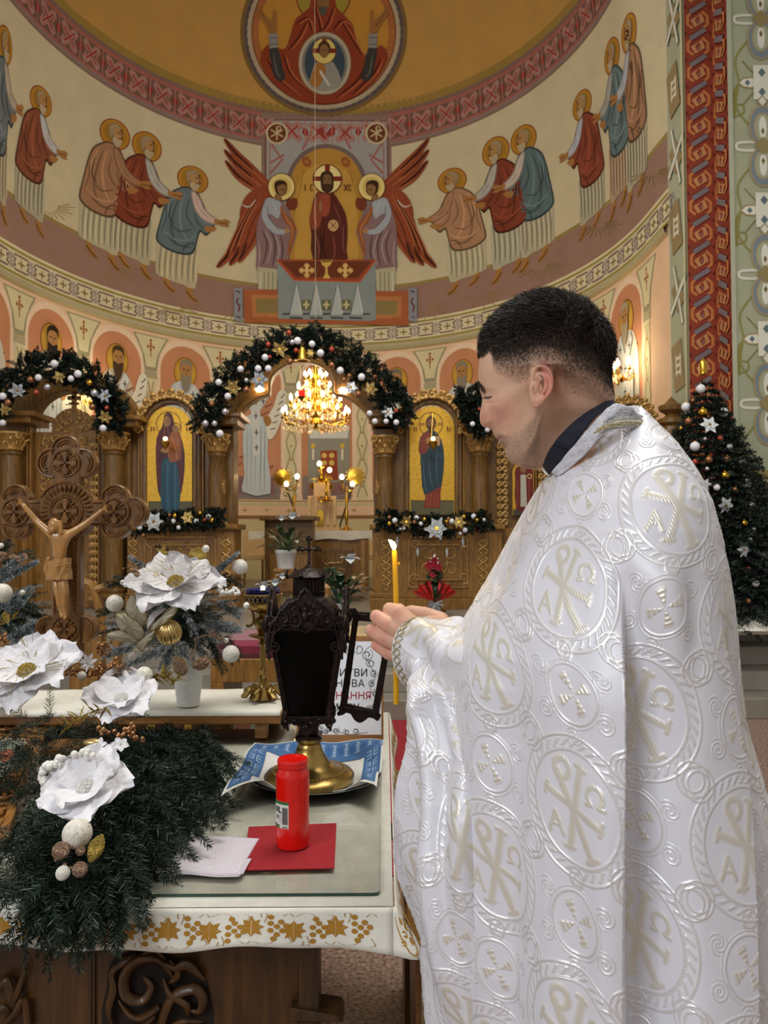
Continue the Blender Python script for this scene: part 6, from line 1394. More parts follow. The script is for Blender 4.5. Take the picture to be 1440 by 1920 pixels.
def wingp(pts, D0, D1, name='butterfly_wing', mt=SHEER, edge=True):
    n = len(pts); c0 = W(sum(p[0] for p in pts)/n, sum(p[1] for p in pts)/n, (D0+D1)/2-.015); q = cr(pts, 4, True); V = [W(x, y, D0+(D1-D0)*i/len(q)) for i, (x, y) in enumerate(q)]
    mb = MB(); mid = [v*.5+c0*.5+Vector((0, -.004*math.sin(i*1.7), 0)) for i, v in enumerate(V)]; k = len(V); mb.add(V+mid+[c0], [(i, (i+1) % k, k+(i+1) % k, k+i) for i in range(k)]+[(k+i, k+(i+1) % k, 2*k) for i in range(k)]); o = mb.build(name, mt, ar, True, 80, rec=False)
    o.modifiers.new('t', 'SOLIDIFY').thickness = .0008
    if edge: e_ = MB(); e_.tube(V, .0014, 5, True); e_.build('glitter_edge', GLIT, o)
wingp([(247, 1115), (262, 1128), (274, 1150), (276, 1168), (262, 1172), (246, 1160), (236, 1140)], 2.14, 2.18); wingp([(218, 1155), (232, 1148), (246, 1158), (262, 1170), (270, 1188), (258, 1200), (238, 1190), (222, 1175)], 2.12, 2.16)
wingp([(200, 1190), (225, 1182), (256, 1196), (262, 1204), (240, 1204), (215, 1200)], 2.14, 2.16)
wingp([(334, 1132), (328, 1150), (310, 1168), (286, 1182), (280, 1176), (300, 1158), (318, 1140)], 2.12, 2.16, 'gold_ribbon', SHEER); wingp([(290, 1182), (286, 1196), (272, 1212), (268, 1222), (256, 1210), (268, 1196), (280, 1186)], 2.12, 2.16, 'gold_ribbon', SHEER)
wingp([(276, 1180), (278, 1160), (290, 1146), (312, 1140), (306, 1146), (290, 1156), (284, 1180)], 2.13, 2.16, 'white_ribbon', PETAL, False)
for pts in ([(328, 1232), (345, 1238), (352, 1255), (345, 1266), (330, 1262), (325, 1248)], [(362, 1248), (372, 1236), (388, 1232), (392, 1242), (384, 1254), (370, 1256)]): wingp(pts, 2.12, 2.13, 'glitter_leaf', CHAMP)
m = MB(); m.tube([W(366, 1195, 2.2), W(366, 1215, 2.14), W(356, 1240, 2.12)], .002, 5); m.tube([W(362, 1200, 2.2), W(385, 1190, 2.18), W(415, 1196, 2.16)], .002, 5); m.build('twig', CHAMP, ar)
glitter_leaves(ar, [(395, 1190), (408, 1192), (420, 1200)], 2.18, .02, CHAMP, 18, 14, wd=.2); glitter_leaves(ar, [(400, 1060), (412, 1040), (428, 1020)], 2.3, .05, GOLD, 7, 15, wd=.04)
berries(ar, [(412, 1105), (425, 1110), (448, 1106)], 2.2, 4, PEARL, 24, 3, 16, 'white_berries'); berries(ar, [(240, 1065), (252, 1080), (262, 1092)], 2.25, 2.2, CHAMP, 26, 6, 17, 'gold_beads')

# arrangement at the left edge
al = thing('potted_arrangement', 'frosted fir arrangement cut by the left frame edge beside the carved cross', 'floral arrangement', W(-10, 1260, 2.25)); R = random.Random(51); g1 = MB(); g2 = MB(); hub = W(-15, 1150, 2.3)
for i in range(110):
    a = R.uniform(0, 6.28); e = R.uniform(-.6, .8); d = Vector((math.cos(a)*math.cos(e), math.sin(a)*math.cos(e), math.sin(e)*.9)); fr = R.random() < .3; spray(g2 if fr else g1, hub, d, R.uniform(.1, .18), .02, 800, R, .3, .0014 if fr else .00095)
for x0, y0, x1, y1 in ((-10, 1095, 66, 1050), (-10, 1085, 40, 1040), (20, 1150, 55, 1105), (10, 1150, 30, 1130), (10, 1200, 80, 1180), (30, 1190, 75, 1165), (0, 1220, 45, 1205)):
    a_, b_ = W(x0, y0, 2.22), W(x1, y1, 2.2)
    for j in range(3): spray(g2, a_, b_-a_+Vector((R.uniform(-.015, .015), 0, R.uniform(-.015, .015))), (b_-a_).length, .02, 1100, R, .05, .0016)
for x0, y0, x1, y1 in ((0, 1060, 60, 1028), (20, 1120, 80, 1135), (20, 1140, 90, 1160), (0, 1040, 20, 1010), (10, 1170, 85, 1150)):
    a_, b_ = W(x0, y0, 2.28), W(x1, y1, 2.26)
    for j in range(3): spray(g1, a_, b_-a_+Vector((0, 0, R.uniform(-.02, .02))), (b_-a_).length, .021, 1000, R, .2, .001)
g1.build('fir_branches', NEED, al, False, rec=False); g2.build('frosted_branches', NEEDF, al, False, rec=False)
m = MB(); m.lathe([(.04, 0), (.055, .14), (.056, .15), (0, .15)], (hub.x, hub.y, PZ), 24); m.build('ribbed_pot', WHITEC, al)
egg(al, 4, 1112, 2.1, 18); egg(al, 42, 1111, 2.15, 5, PEARL, 'white_ball'); egg(al, 2, 1023, 2.2, 5, PEARL, 'white_ball'); berries(al, [(0, 1045), (20, 1042), (35, 1046), (50, 1044)], 2.15, 4, CHAMP, 22, 3, 18, 'gold_beads'); glitter_leaves(al, [(0, 1172), (10, 1168), (25, 1160)], 2.15, .04, GLIT, 6, 19, wd=.3); berries(al, [(0, 1190), (5, 1205), (0, 1225)], 2.15, 3.6, COPPER, 30, 5, 20, 'copper_berries')
# ================================================================== carved cross with corpus
YX = 1.95; kx = pxm(YX)
cx_ = thing('carved_crucifix', 'carved wooden trefoil cross with a light wood corpus standing on the table', 'crucifix', W(122, 1300, YX))
def rosette(mb, px, py, r, Y, n=16):
    c = W(px, py, Y); k = kx; rr = r*k
    mb.tube([c+Vector((rr*math.cos(a), 0, rr*math.sin(a))) for a in np.linspace(0, 2*PI, 30)[:-1]], .0028, 6, True)
    for i in range(n):
        a = 2*PI*i/n; d = Vector((math.cos(a), 0, math.sin(a))); q = i % (n//4) == 0
        if q:
            s = Vector((-d.z, 0, d.x)); v = [c+d*rr*.08+s*rr*.07, c+d*rr*.85+s*rr*.2, c+d*rr*.85-s*rr*.2, c+d*rr*.08-s*rr*.07]; mb.add(v+[x+Vector((0, -.006, 0)) for x in v], [(4, 5, 6, 7), (0, 1, 5, 4), (1, 2, 6, 5), (2, 3, 7, 6), (3, 0, 4, 7)])
        else: mb.tube([c+d*rr*.3+Vector((0, -.001, 0)), c+d*rr*.62+Vector((0, -.0045, 0)), c+d*rr*.88+Vector((0, -.001, 0))], [.001, .0038, .001], 5)
m = MB(); dz = [0]
def cp(pts, th=.028, bev=.004): dz[0] += .0006; ppr(m, pts, YX+dz[0], th, bev)
circ = lambda x, y, r, n=28: [(x+r*math.cos(a), y+r*math.sin(a)) for a in np.linspace(0, 2*PI, n+1)[:-1]]
cp([(96, 1240), (96, 870), (150, 870), (150, 1240)]); cp([(0, 985), (0, 937), (240, 937), (240, 985)]); cp(circ(123, 958, 56, 40))
for x, y, r in ((123, 845, 29), (96, 868, 28), (152, 868, 28), (123, 880, 28), (215, 935, 27), (215, 985, 27), (246, 960, 29), (28, 935, 27), (28, 985, 27), (-2, 960, 29), (92, 1180, 26), (154, 1180, 26), (122, 1206, 28)): cp(circ(x, y, r))
body = m.build('cross_body', CROSSW, cx_)
rr_ = MB()
def arc(px, py, r, a0, a1, w=.0028, n=20, Y=YX-.001): c = W(px, py, Y); rr_.tube([c+Vector((r*kx*math.cos(a), 0, r*kx*math.sin(a))) for a in np.linspace(a0, a1, n)], w, 6)
for px, py, r, a0, a1 in ((123, 845, 27, -.2, PI+.2), (96, 868, 26, PI*.45, PI*1.55), (152, 868, 26, -PI*.55, PI*.55), (215, 935, 25, 0, PI), (215, 985, 25, PI, 2*PI), (246, 960, 27, -PI*.5, PI*.5), (28, 935, 25, 0, PI), (28, 985, 25, PI, 2*PI), (92, 1180, 24, PI*.5, PI*1.5), (154, 1180, 24, -PI*.5, PI*.5), (123, 958, 54, .5, PI-.5), (123, 958, 54, PI+.5, 2*PI-.5)): arc(px, py, r, a0, a1)
for px, py, r, a0, a1 in ((123, 843, 18, .3, PI-.3), (92, 868, 16, PI*.6, PI*1.4), (156, 868, 16, -PI*.4, PI*.4), (215, 932, 16, .3, PI-.3), (215, 989, 16, PI+.3, 2*PI-.3), (250, 960, 17, -PI*.4, PI*.4), (28, 932, 16, .3, PI-.3), (28, 989, 16, PI+.3, 2*PI-.3), (88, 1180, 15, PI*.6, PI*1.4), (158, 1180, 15, -PI*.4, PI*.4)): arc(px, py, r, a0, a1, .0024); arc(px, py, r*.72, a0+.2, a1-.2, .0018)
arc(123, 958, 31, 0, 2*PI, .0028, 30)
c = W(123, 958, YX-.001)
for i in range(32):
    a = 2*PI*i/32; d = Vector((math.cos(a), 0, math.sin(a))); rr_.tube([c+d*35*kx, c+d*43*kx+Vector((0, -.004, 0)), c+d*51*kx], [.0012, .0036, .0012], 5)
rosette(rr_, 123, 868, 25, YX-.001); rosette(rr_, 123, 958, 27, YX-.001); rosette(rr_, 215, 960, 25, YX-.001); rosette(rr_, 28, 960, 25, YX-.001); rosette(rr_, 122, 1180, 24, YX-.001)
for x in (101, 145): rr_.tube([W(x, y, YX-.001) for y in (1010, 1150)], .0028, 5)
for y in (942, 980):
    for x0, x1 in ((172, 190), (53, 72)): rr_.tube([W(x0, y, YX-.001), W(x1, y, YX-.001)], .0024, 5)
for i in range(16): y = 1020+i*8.5; rr_.tube([W(104, y, YX-.001), W(112, y-6, YX-.004)], .002, 4); rr_.tube([W(142, y, YX-.001), W(134, y-6, YX-.004)], .002, 4)
rr_.build('relief_carving', CROSSW, cx_)['label'] = 'carved rosettes and rims'
def skinfig(name, V, E, Rr, m, parent, sub=2, loc=None):
    me = bpy.data.meshes.new(name); me.from_pydata([tuple(v) for v in V], E, []); me.materials.append(m); o = link(name, me, parent)
    md = o.modifiers.new('s', 'SKIN'); md.use_smooth_shade = True; md.branch_smoothing = .6
    sv = me.skin_vertices[0].data
    for i, r in enumerate(Rr): sv[i].radius = r if hasattr(r, '__len__') else (r, r)
    sv[0].use_root = True; s = o.modifiers.new('d', 'SUBSURF'); s.levels = sub; s.render_levels = sub; return o
def fuse(objs, name, m, parent, vox, smooth=2):
    """join evaluated meshes into one continuous voxel-remeshed body"""
    dg = bpy.context.evaluated_depsgraph_get(); bm = bmesh.new()
    for o in objs:
        tm = bpy.data.meshes.new_from_object(o.evaluated_get(dg)); tm.transform(o.matrix_world); bm.from_mesh(tm); bpy.data.meshes.remove(tm)
    me = bpy.data.meshes.new(name); bm.to_mesh(me); bm.free()
    for o in objs: bpy.data.objects.remove(o)
    t = bpy.data.objects.new('tmp', me); COL.objects.link(t); r = t.modifiers.new('r', 'REMESH'); r.mode = 'VOXEL'; r.voxel_size = vox; r.adaptivity = 0; r.use_smooth_shade = True
    if smooth: q = t.modifiers.new('q', 'SMOOTH'); q.factor = .5; q.iterations = smooth
    dg = bpy.context.evaluated_depsgraph_get(); out = bpy.data.meshes.new_from_object(t.evaluated_get(dg)); bpy.data.objects.remove(t); out.name = name
    out.materials.clear(); out.materials.append(m); out.polygons.foreach_set('use_smooth', [True]*len(out.polygons))
    return link(name, out, parent)
YB = YX-.028
def cv(x, y, d=0): return W(x, y, YB-d)
V = [cv(112, 1062), cv(111, 1042, .004), cv(113, 1018, .008), cv(115, 1003, .008), cv(110, 994, .008),        # 0 pelvis..4 neck
     cv(133, 1000, .004), cv(158, 984), cv(186, 962), cv(193, 955),                                            # 5-8 right arm
     cv(94, 1000, .004), cv(70, 978), cv(48, 952), cv(42, 944),                                                # 9-12
     cv(119, 1082, .006), cv(122, 1112, .016), cv(120, 1140, .008), cv(121, 1156, .012), cv(122, 1161, .02),    # 13-17
     cv(105, 1082, .006), cv(109, 1112, .016), cv(113, 1138, .01), cv(116, 1152, .014), cv(116, 1158, .024)]
E_ = [(0, 1), (1, 2), (2, 3), (3, 4), (3, 5), (5, 6), (6, 7), (7, 8), (3, 9), (9, 10), (10, 11), (11, 12), (0, 13), (13, 14), (14, 15), (15, 16), (16, 17), (0, 18), (18, 19), (19, 20), (20, 21), (21, 22)]
rr = [(15, 12), (13, 11), (17, 13), (16, 11), (6, 6), 9, 6.5, 5, 5.5, 9, 6.5, 5, 5.5, 9.5, 7.5, 6, 4.5, 3.5, 9.5, 7.5, 6, 4.5, 3.5]
rr = [tuple(q*kx for q in r) if hasattr(r, '__len__') else r*kx for r in rr]
o1 = skinfig('t1', V, E_, rr, CHRISTW, None)
hm = MB(); hc = cv(104, 984, .016); hm.sph(hc, 11*kx, 20, 14, (.85, 1, 1.25), Matrix.Rotation(-.35, 3, 'Y')); hm.sph(hc+Vector((-.001, -.011, -.002)), .0032, 8, 6, (.8, 1, 1.6)); hm.sph(hc+Vector((-.004, -.009, -.012)), .007, 10, 8, (1, .8, 1.2))
for sx in (-1, 1): hm.tube([hc+Vector((sx*.010, .0, .010)), hc+Vector((sx*.013, -.002, -.004)), hc+Vector((sx*.014+.001, -.003, -.02)), hc+Vector((sx*.012+.002, .002, -.03))], [.006, .006, .005, .003], 8)
for sx, (hx, hy) in ((1, (193, 955)), (-1, (42, 944))):
    for j in range(4): b = cv(hx, hy, .002); hm.tube([b, b+Vector((sx*(.008+.002*j)*.8, -.003, .012-.005*j)), b+Vector((sx*(.010+.002*j)*.7, -.009, .014-.007*j))], [.0026, .0022, .0016], 6)
for y in (1022, 1030, 1038):
    for sx in (-1, 1): hm.tube([cv(112+sx*3, y, .0135), cv(112+sx*14, y+2, .006)], .0014, 5)
hm.tube([cv(113, 1006, .017), cv(112, 1050, .016)], .0012, 5)
o2 = hm.build('t2', CHRISTW, None, True)
corp = fuse([o1, o2], 'corpus', CHRISTW, cx_, .0016, 2); corp['label'] = 'lighter wood crucified figure'
m = MB(); vs = []; n = 40; lv = 12
for i in range(lv):
    t = i/(lv-1); 
    for j in range(n):
        a = 2*PI*j/n; rx = (20+3*t+1.2*math.sin(a*9+t*7))*kx; ry = (15+3*t+1.2*math.sin(a*9+t*7))*kx; c = cv(112-1*t, 1050+36*t+4*math.sin(a)*0, .004); vs.append(c+Vector((rx*math.cos(a), ry*math.sin(a), .006*math.cos(a+.6)*(1-t))))
m.add(vs, [(i*n+j, i*n+(j+1) % n, (i+1)*n+(j+1) % n, (i+1)*n+j) for i in range(lv-1) for j in range(n)])
for i in range(6): m.tube([cv(90+i*1.5, 1054+i*4, .01), cv(108, 1062+i*5, .027), cv(132, 1056+i*5, .012)], .0022, 6)
m.tube([cv(90, 1050, .008), cv(87, 1066, .008), cv(90, 1084, .008)], [.005, .007, .004], 8); m.sph(cv(92, 1048, .012), .007, 10, 8)
m.build('loincloth', CHRISTW, cx_)
sb = MB(); a_ = W(122, 1215, YX); sb.box(a_.x-.05, a_.x+.05, YX-.03, YX+.06, GZ, GZ+.1, bev=.006); sb.build('cross_foot', CROSSW, cx_)

# carved icon frame lying at the left
fr = thing('carved_icon_frame', 'carved gilded wooden frame with a pale icon lying at the left table edge', 'framed icon', T(0, 1450, .9)); zt = .905; co = [T(92, 1352, zt), T(-260, 1352, zt), T(-330, 1560, zt), T(18, 1560, zt)]
HON = wood('honey_wood', 'b07c40', '7c4f24', .3, axis='y')
def qd(mb, a, b, c, d, z0, z1): mb.add([Vector((p.x, p.y, z)) for z in (z0, z1) for p in (a, b, c, d)], [(3, 2, 1, 0), (4, 5, 6, 7), (0, 1, 5, 4), (1, 2, 6, 5), (2, 3, 7, 6), (3, 0, 4, 7)])
cen = sum(co, Vector())/4; inn_ = [cen+(p-cen)*.62 for p in co]; inn_[0] = T(62, 1386, zt); inn_[3] = T(-22, 1505, zt); m = MB(); qd(m, *co, GZ, zt-.006); m.build('frame_board', HON, fr)
for i in range(4):
    m = MB(); a, b, c, d = co[i], co[(i+1) % 4], inn_[(i+1) % 4], inn_[i]; qd(m, a, b, b+(c-b)*.25, a+(d-a)*.25, zt-.006, zt+.012); qd(m, a+(d-a)*.85, b+(c-b)*.85, c, d, zt-.006, zt+.006); m.build('frame_moulding', HON, fr)
for i in (0, 2, 3):
    m = MB()
    a, b, c, d = co[i], co[(i+1) % 4], inn_[(i+1) % 4], inn_[i]; n = 9 if i else 12
    for k_ in range(n):
        t = (k_+.5)/n; p = (a+(d-a)*.5)*(1-t)+(b+(c-b)*.5)*t; s = 1 if k_ % 2 else -1; r0 = .026
        m.tube([p+Vector((r0*(1-.75*u)*math.cos(s*u*8+i), r0*(1-.75*u)*math.sin(s*u*8+i), .004+.004*u)) for u in np.linspace(0, 1, 14)], [.0055*(1-.4*u) for u in np.linspace(0, 1, 14)], 6)
    m.build('acanthus_carving', HON, fr)['kind'] = 'stuff'
m = MB(); m.add([Vector((p.x, p.y, zt+.001)) for p in inn_], [(0, 1, 2, 3)]); pic = m.build('icon_panel', mat('icon_cream', 'c9c4b0', .35, var=.15, scale=20), fr)
P = Painter(lambda x, y, o: T(x, y, zt+.001+o), 50, .001, 3e-4); P.poly([(-20, 1400), (20, 1392), (46, 1400), (10, 1432), (-30, 1440)], '8a9a8c', 2); P.poly([(0, 1410), (20, 1404), (26, 1418), (4, 1430)], 'a2583c', 2); P.poly([(-40, 1440), (-5, 1436), (-20, 1470), (-50, 1470)], '4a5a6c', 2); P.line([(55, 1390), (-15, 1490)], 2, '4a4a48', 0); P.build('painting', pic, ICONP)

# brass candlestick with blue glass ------------------------------------------------
D = 2.5; k = pxm(D); cb = W(493, 1312, D); cb.z = PZ; cs_ = thing('brass_candlestick', 'brass altar candlestick with a blue glass lamp on the low stand', 'candlestick', cb)
hz = lambda y: W(493, y, D).z-cb.z
m = MB(); m.lathe([(26*k, .004), (22*k, hz(1300)), (12*k, hz(1290)), (8*k, hz(1280)), (9*k, hz(1270)), (5*k, hz(1264)), (7*k, hz(1255)), (4*k, hz(1250)), (6*k, hz(1225)), (4.5*k, hz(1212)), (9*k, hz(1208)), (5*k, hz(1200)), (14*k, hz(1196)), (26*k, hz(1192)), (26*k, hz(1190)), (8*k, hz(1188)), (12*k, hz(1178)), (17*k, hz(1168)), (16*k, hz(1160)), (7*k, hz(1155)), (9*k, hz(1150)), (24*k, hz(1143)), (33*k, hz(1136)), (35*k, hz(1132)), (33*k, hz(1131))], cb, 32); m.build('stem', BRASS, cs_)
m = MB()
for i in range(6):
    a = i*PI/3+.3; d = Vector((math.cos(a), math.sin(a), 0)); m.tube([cb+d*12*k+Vector((0, 0, .03)), cb+d*24*k+Vector((0, 0, .035)), cb+d*34*k+Vector((0, 0, .014)), cb+d*40*k+Vector((0, 0, .012))], [.008, .012, .010, .004], 8); m.sph(cb+d*30*k+Vector((0, 0, .03)), .011, 8, 6)
m.build('scrolled_foot', BRASS, cs_)
for s in (-1, 1):
    m = MB(); c0 = cb+Vector((s*20*k, -.01, hz(1158))); m.tube([c0+Vector((s*(.002+.016*t*math.cos(t*6)), 0, .03-.05*t+.014*math.sin(t*6))) for t in np.linspace(0, 1, 14)], .0045, 6); m.build('handle', BRASS, cs_)
m = MB(); z0, z1 = hz(1132), hz(1114); r0, r1 = 33*k, 36*k
for zz_, rr2 in ((z0, r0), (z1, r1)): m.tube([cb+Vector((rr2*math.cos(a), rr2*math.sin(a), zz_)) for a in np.linspace(0, 2*PI, 37)[:-1]], .0028, 6, True)
for i in range(24):
    for s in (-1, 1): a = 2*PI*i/24; m.tube([cb+Vector((r0*math.cos(a), r0*math.sin(a), z0)), cb+Vector((r1*math.cos(a+s*.26), r1*math.sin(a+s*.26), z1))], .0016, 5)
m.build('pierced_gallery', BRASS, cs_)
m = MB(); m.lathe([(8*k, hz(1130)), (26*k, hz(1128)), (31*k, hz(1112)), (35*k, hz(1104)), (34*k, hz(1104)), (29*k, hz(1113)), (0, hz(1118))], cb, 32); m.build('blue_glass', mat('cobalt_glass', '0c1268', .1, spec=.8, coat=.5), cs_)
m = MB(); c = cb+Vector((0, 0, hz(1104))); m.sph(c, .007, 10, 8, (1, 1, 1.6)); m.build('flame', FLAME, cs_)
m = MB(); m.sph(c-Vector((.0, 0, .016)), .006, 8, 6); m.build('wick_float', WHITEC, cs_)

# black lantern ---------------------------------------------------------------------
YLn = 1.93; k = pxm(YLn); lb = Vector((W(580, 1470, YLn).x, YLn, GZ+.012)); lan = thing('black_lantern', 'black cast iron lantern with a cross on top and brass foot, its side door open', 'lantern', lb)
hz = lambda y: W(580, y, YLn).z-lb.z
m = MB(); m.lathe([(.098, 0), (.11, .004), (.112, .016), (.105, .024), (.09, .027), (.082, .032), (.066, .036), (.048, .05), (.037, .068), (.03, .085), (.03, .088), (.026, .094), (.033, .1), (.034, .108), (.028, .112)], lb, 48); br = m.build('brass_foot', BRASS, lan)
m = MB()
for i in range(64): a = 2*PI*i/64; m.sph(lb+Vector((.088*math.cos(a), .088*math.sin(a), .029)), .0034, 6, 4)
m.build('beaded_ring', BRASS, br)
ZN = .112; Z1 = hz(1338); Z2 = hz(1170); hb, ht = .049, .084
def sq(mb, prof, c, ph=PI/4): mb.lathe([(r*math.sqrt(2), z) for r, z in prof], c, 4, ph=ph)
m = MB(); sq(m, [(.030, ZN-.004), (.032, ZN+.004), (.022, ZN+.008), (.024, ZN+.03), (.034, hz(1352)), (hb+.004, Z1-.012), (hb+.008, Z1)], lb); m.build('collar', IRON, lan, True, 30)
def face_frames(kf):
    ca, sa = math.cos(kf*PI/2), math.sin(kf*PI/2); X = Vector((ca, sa, 0)); N_ = Vector((sa, -ca, 0)); return X, N_
def fp(kf, u, z, o=0):
    """point on side kf: u in -1..1 across, z height, o outward"""
    X, N_ = face_frames(kf); t = (z-Z1)/(Z2-Z1); h = hb+(ht-hb)*t; return lb+X*(u*h)+N_*(h+o)+Vector((0, 0, z))
m = MB()
for kf in range(4):
    for u in (-1,): m.tube([fp(kf, u, Z1), fp(kf, u, Z2)], .007, 6)
    m.tube([fp(kf, -1, Z1), fp(kf, 1, Z1)], .006, 6); m.tube([fp(kf, -1, Z2), fp(kf, 1, Z2)], .008, 6)
m.build('body_frame', IRON, lan)
for kf in (0, 2, 3):
    m = MB(); m.add([fp(kf, -.93, Z1+.004, -.004), fp(kf, .93, Z1+.004, -.004), fp(kf, .93, Z2-.003, -.004), fp(kf, -.93, Z2-.003, -.004)], [(0, 1, 2, 3)]); g_ = m.build('glass_pane', DGLASS, lan, False); g_.modifiers.new('t', 'SOLIDIFY').thickness = .002
m = MB(); m.lathe([(.02, 0), (.022, .06), (.0, .06)], lb+Vector((0, 0, Z1+.01)), 16); m.build('inner_candle', mat('dark_red_wax', '5a0f14', .4), lan)
def crestpiece(kf, name, mt=IRON):
    m = MB(); Z = Z2
    out = [(-1.12, .006), (-1.14, -.03), (-1.02, -.075), (-.96, -.04), (-.9, -.018), (-.6, .004), (-.3, .004), (0, -.014), (.3, .004), (.6, .004), (.9, -.018), (.96, -.04), (1.02, -.075), (1.14, -.03), (1.12, .006), (.98, .03), (.8, .022), (.62, .04), (.42, .062), (.2, .066), (.08, .088), (-.08, .088), (-.2, .066), (-.42, .062), (-.62, .04), (-.8, .022), (-.98, .03)]
    X, N_ = face_frames(kf); c = lb+N_*(ht+.006)+Vector((0, 0, Z)); M = Matrix(((X.x, -N_.x, 0, c.x), (X.y, -N_.y, 0, c.y), (0, 0, 1, c.z), (0, 0, 0, 1)))
    q = cr([(u*ht, z) for u, z in out], 3, True); m.prism(q, M, .006, .001)
    P2 = lambda u, z, o=.004: M@Vector((u*ht, -o, z))
    def vol(cu, cz, r, s, a0, th, tn=1.2): m.tube([P2(cu+r*(1-.75*t)*math.cos(a0+s*tn*2*PI*t)/ht, cz+r*(1-.75*t)*math.sin(a0+s*tn*2*PI*t), .003+.003*t) for t in np.linspace(0, 1, 16)], [th*(1-.4*t) for t in np.linspace(0, 1, 16)], 6)
    for s in (-1, 1):
        vol(s*.98, .006, .022, -s, PI/2, .0045); vol(s*.62, .022, .02, s, -PI/2, .004); vol(s*.3, .045, .018, -s, PI/2, .004); vol(s*.3, .018, .016, s, 0, .0035); vol(s*.86, -.045, .012, s, PI/2, .003)
        m.tube([P2(s*1.1, -.03), P2(s*.95, .012), P2(s*.7, .04), P2(s*.45, .062), P2(s*.2, .07), P2(s*.1, .09)], .0035, 6); m.tube([P2(s*1.0, -.06), P2(s*.9, -.012), P2(s*.6, .008), P2(s*.3, .009), P2(0, -.01)], .003, 6)
    m.sph(P2(0, .03, .006), .011, 12, 8, (.8, .8, 1.2)); m.sph(P2(0, .045, .004), .008, 10, 6); m.tube([P2(-.1, .085), P2(0, .094), P2(.1, .085)], .005, 6)
    for j in range(5): a = PI*(j+.5)/5; m.tube([P2(0, .03, .004), P2(.28*math.cos(a), .03+.03*math.sin(a), .004)], [.004, .002], 5)
    m.build(name, mt, lan)
    m = MB(); c = lb+N_*(hb+.007)+Vector((0, 0, Z1)); M2 = Matrix(((X.x, -N_.x, 0, c.x), (X.y, -N_.y, 0, c.y), (0, 0, 1, c.z), (0, 0, 0, 1)))
    out = [(-1.15, .022), (-1.25, 0), (-1.18, -.022), (-.98, -.022), (-.85, -.01), (-.5, -.016), (-.25, -.03), (0, -.043), (.25, -.03), (.5, -.016), (.85, -.01), (.98, -.022), (1.18, -.022), (1.25, 0), (1.15, .022), (.9, .004), (.5, -.002), (.2, .006), (-.2, .006), (-.5, -.002), (-.9, .004)]
    m.prism(cr([(u*hb, z) for u, z in out], 3, True), M2, .006, .001); P2 = lambda u, z, o=.004: M2@Vector((u*hb, -o, z))
    def vol2(cu, cz, r, s, a0, th): m.tube([P2(cu+r*(1-.75*t)*math.cos(a0+s*7*t)/hb, cz+r*(1-.75*t)*math.sin(a0+s*7*t), .004) for t in np.linspace(0, 1, 12)], th, 5)
    for s in (-1, 1): vol2(s*.22, -.012, .012, s, PI/2, .003); vol2(s*1.05, -.008, .012, -s, PI/2, .003); vol2(s*.6, -.006, .008, s, 0, .0025)
    m.sph(P2(0, -.018), .007, 8, 6); m.build('lower_scrollwork', mt, lan)
for kf in range(4): crestpiece(kf, 'crest_scrollwork')
zr = hz(1118)
m = MB(); sq(m, [(ht-.004, Z2+.002), (ht-.012, Z2+.012), (.07, Z2+.035), (.052, zr-.006), (.046, zr)], lb)
for q in range(4):
    a = PI/4+q*PI/2; d = Vector((math.cos(a), math.sin(a), 0)); m.tube([lb+d*ht*1.38+Vector((0, 0, Z2)), lb+d*ht*1.40+Vector((0, 0, Z2+.02)), lb+d*ht*1.36+Vector((0, 0, Z2+.04))], [.008, .007, .001], 6)
m.build('roof', IRON, lan, True, 30)
zt_ = hz(1083)
m = MB(); m.lathe([(.034, zr-.002), (.034, zt_)], lb, 8)
for i in range(26): a = 2*PI*i/26; m.tube([lb+Vector((.038*math.cos(a), .038*math.sin(a), zr)), lb+Vector((.038*math.cos(a), .038*math.sin(a), zt_))], .0019, 5)
for zz_ in (zr, zr+.012, zt_): m.lathe([(.041, zz_-.002), (.043, zz_), (.041, zz_+.002)], lb, 24)
m.build('vent_gallery', IRON, lan)
m = MB(); z3 = hz(1062); m.lathe([(.05, zt_), (.055, zt_+.003), (.046, zt_+.008), (.032, zt_+.02), (.014, z3-.003), (.006, z3+.004), (0, z3+.006)], lb, 24)
for i in range(6): a = 2*PI*i/6+.26; d = Vector((math.cos(a), math.sin(a), 0)); m.tube([lb+d*.05+Vector((0, 0, zt_)), lb+d*.058+Vector((0, 0, zt_+.008)), lb+d*.056+Vector((0, 0, zt_+.018)), lb+d*.05+Vector((0, 0, zt_+.022))], [.005, .005, .003, .001], 6)
m.build('dome_cap', IRON, lan)
m = MB(); z4 = hz(1007); zc_ = hz(1030)
m.tube([lb+Vector((0, 0, z3)), lb+Vector((0, 0, z4-.004))], .0035, 6); m.tube([lb+Vector((-.02, 0, zc_)), lb+Vector((.02, 0, zc_))], .0035, 6)
for dx, dz_ in ((-.022, 0), (.022, 0), (0, z4-zc_-.004)):
    for ox, oz in ((0, .005), (-.005, -.001), (.005, -.001)): m.sph(lb+Vector((dx+ox, 0, zc_+dz_+oz)), .0048, 8, 6, (1, .6, 1))
m.sph(lb+Vector((0, 0, zc_)), .006, 8, 6)
m.build('cross_finial', IRON, lan)
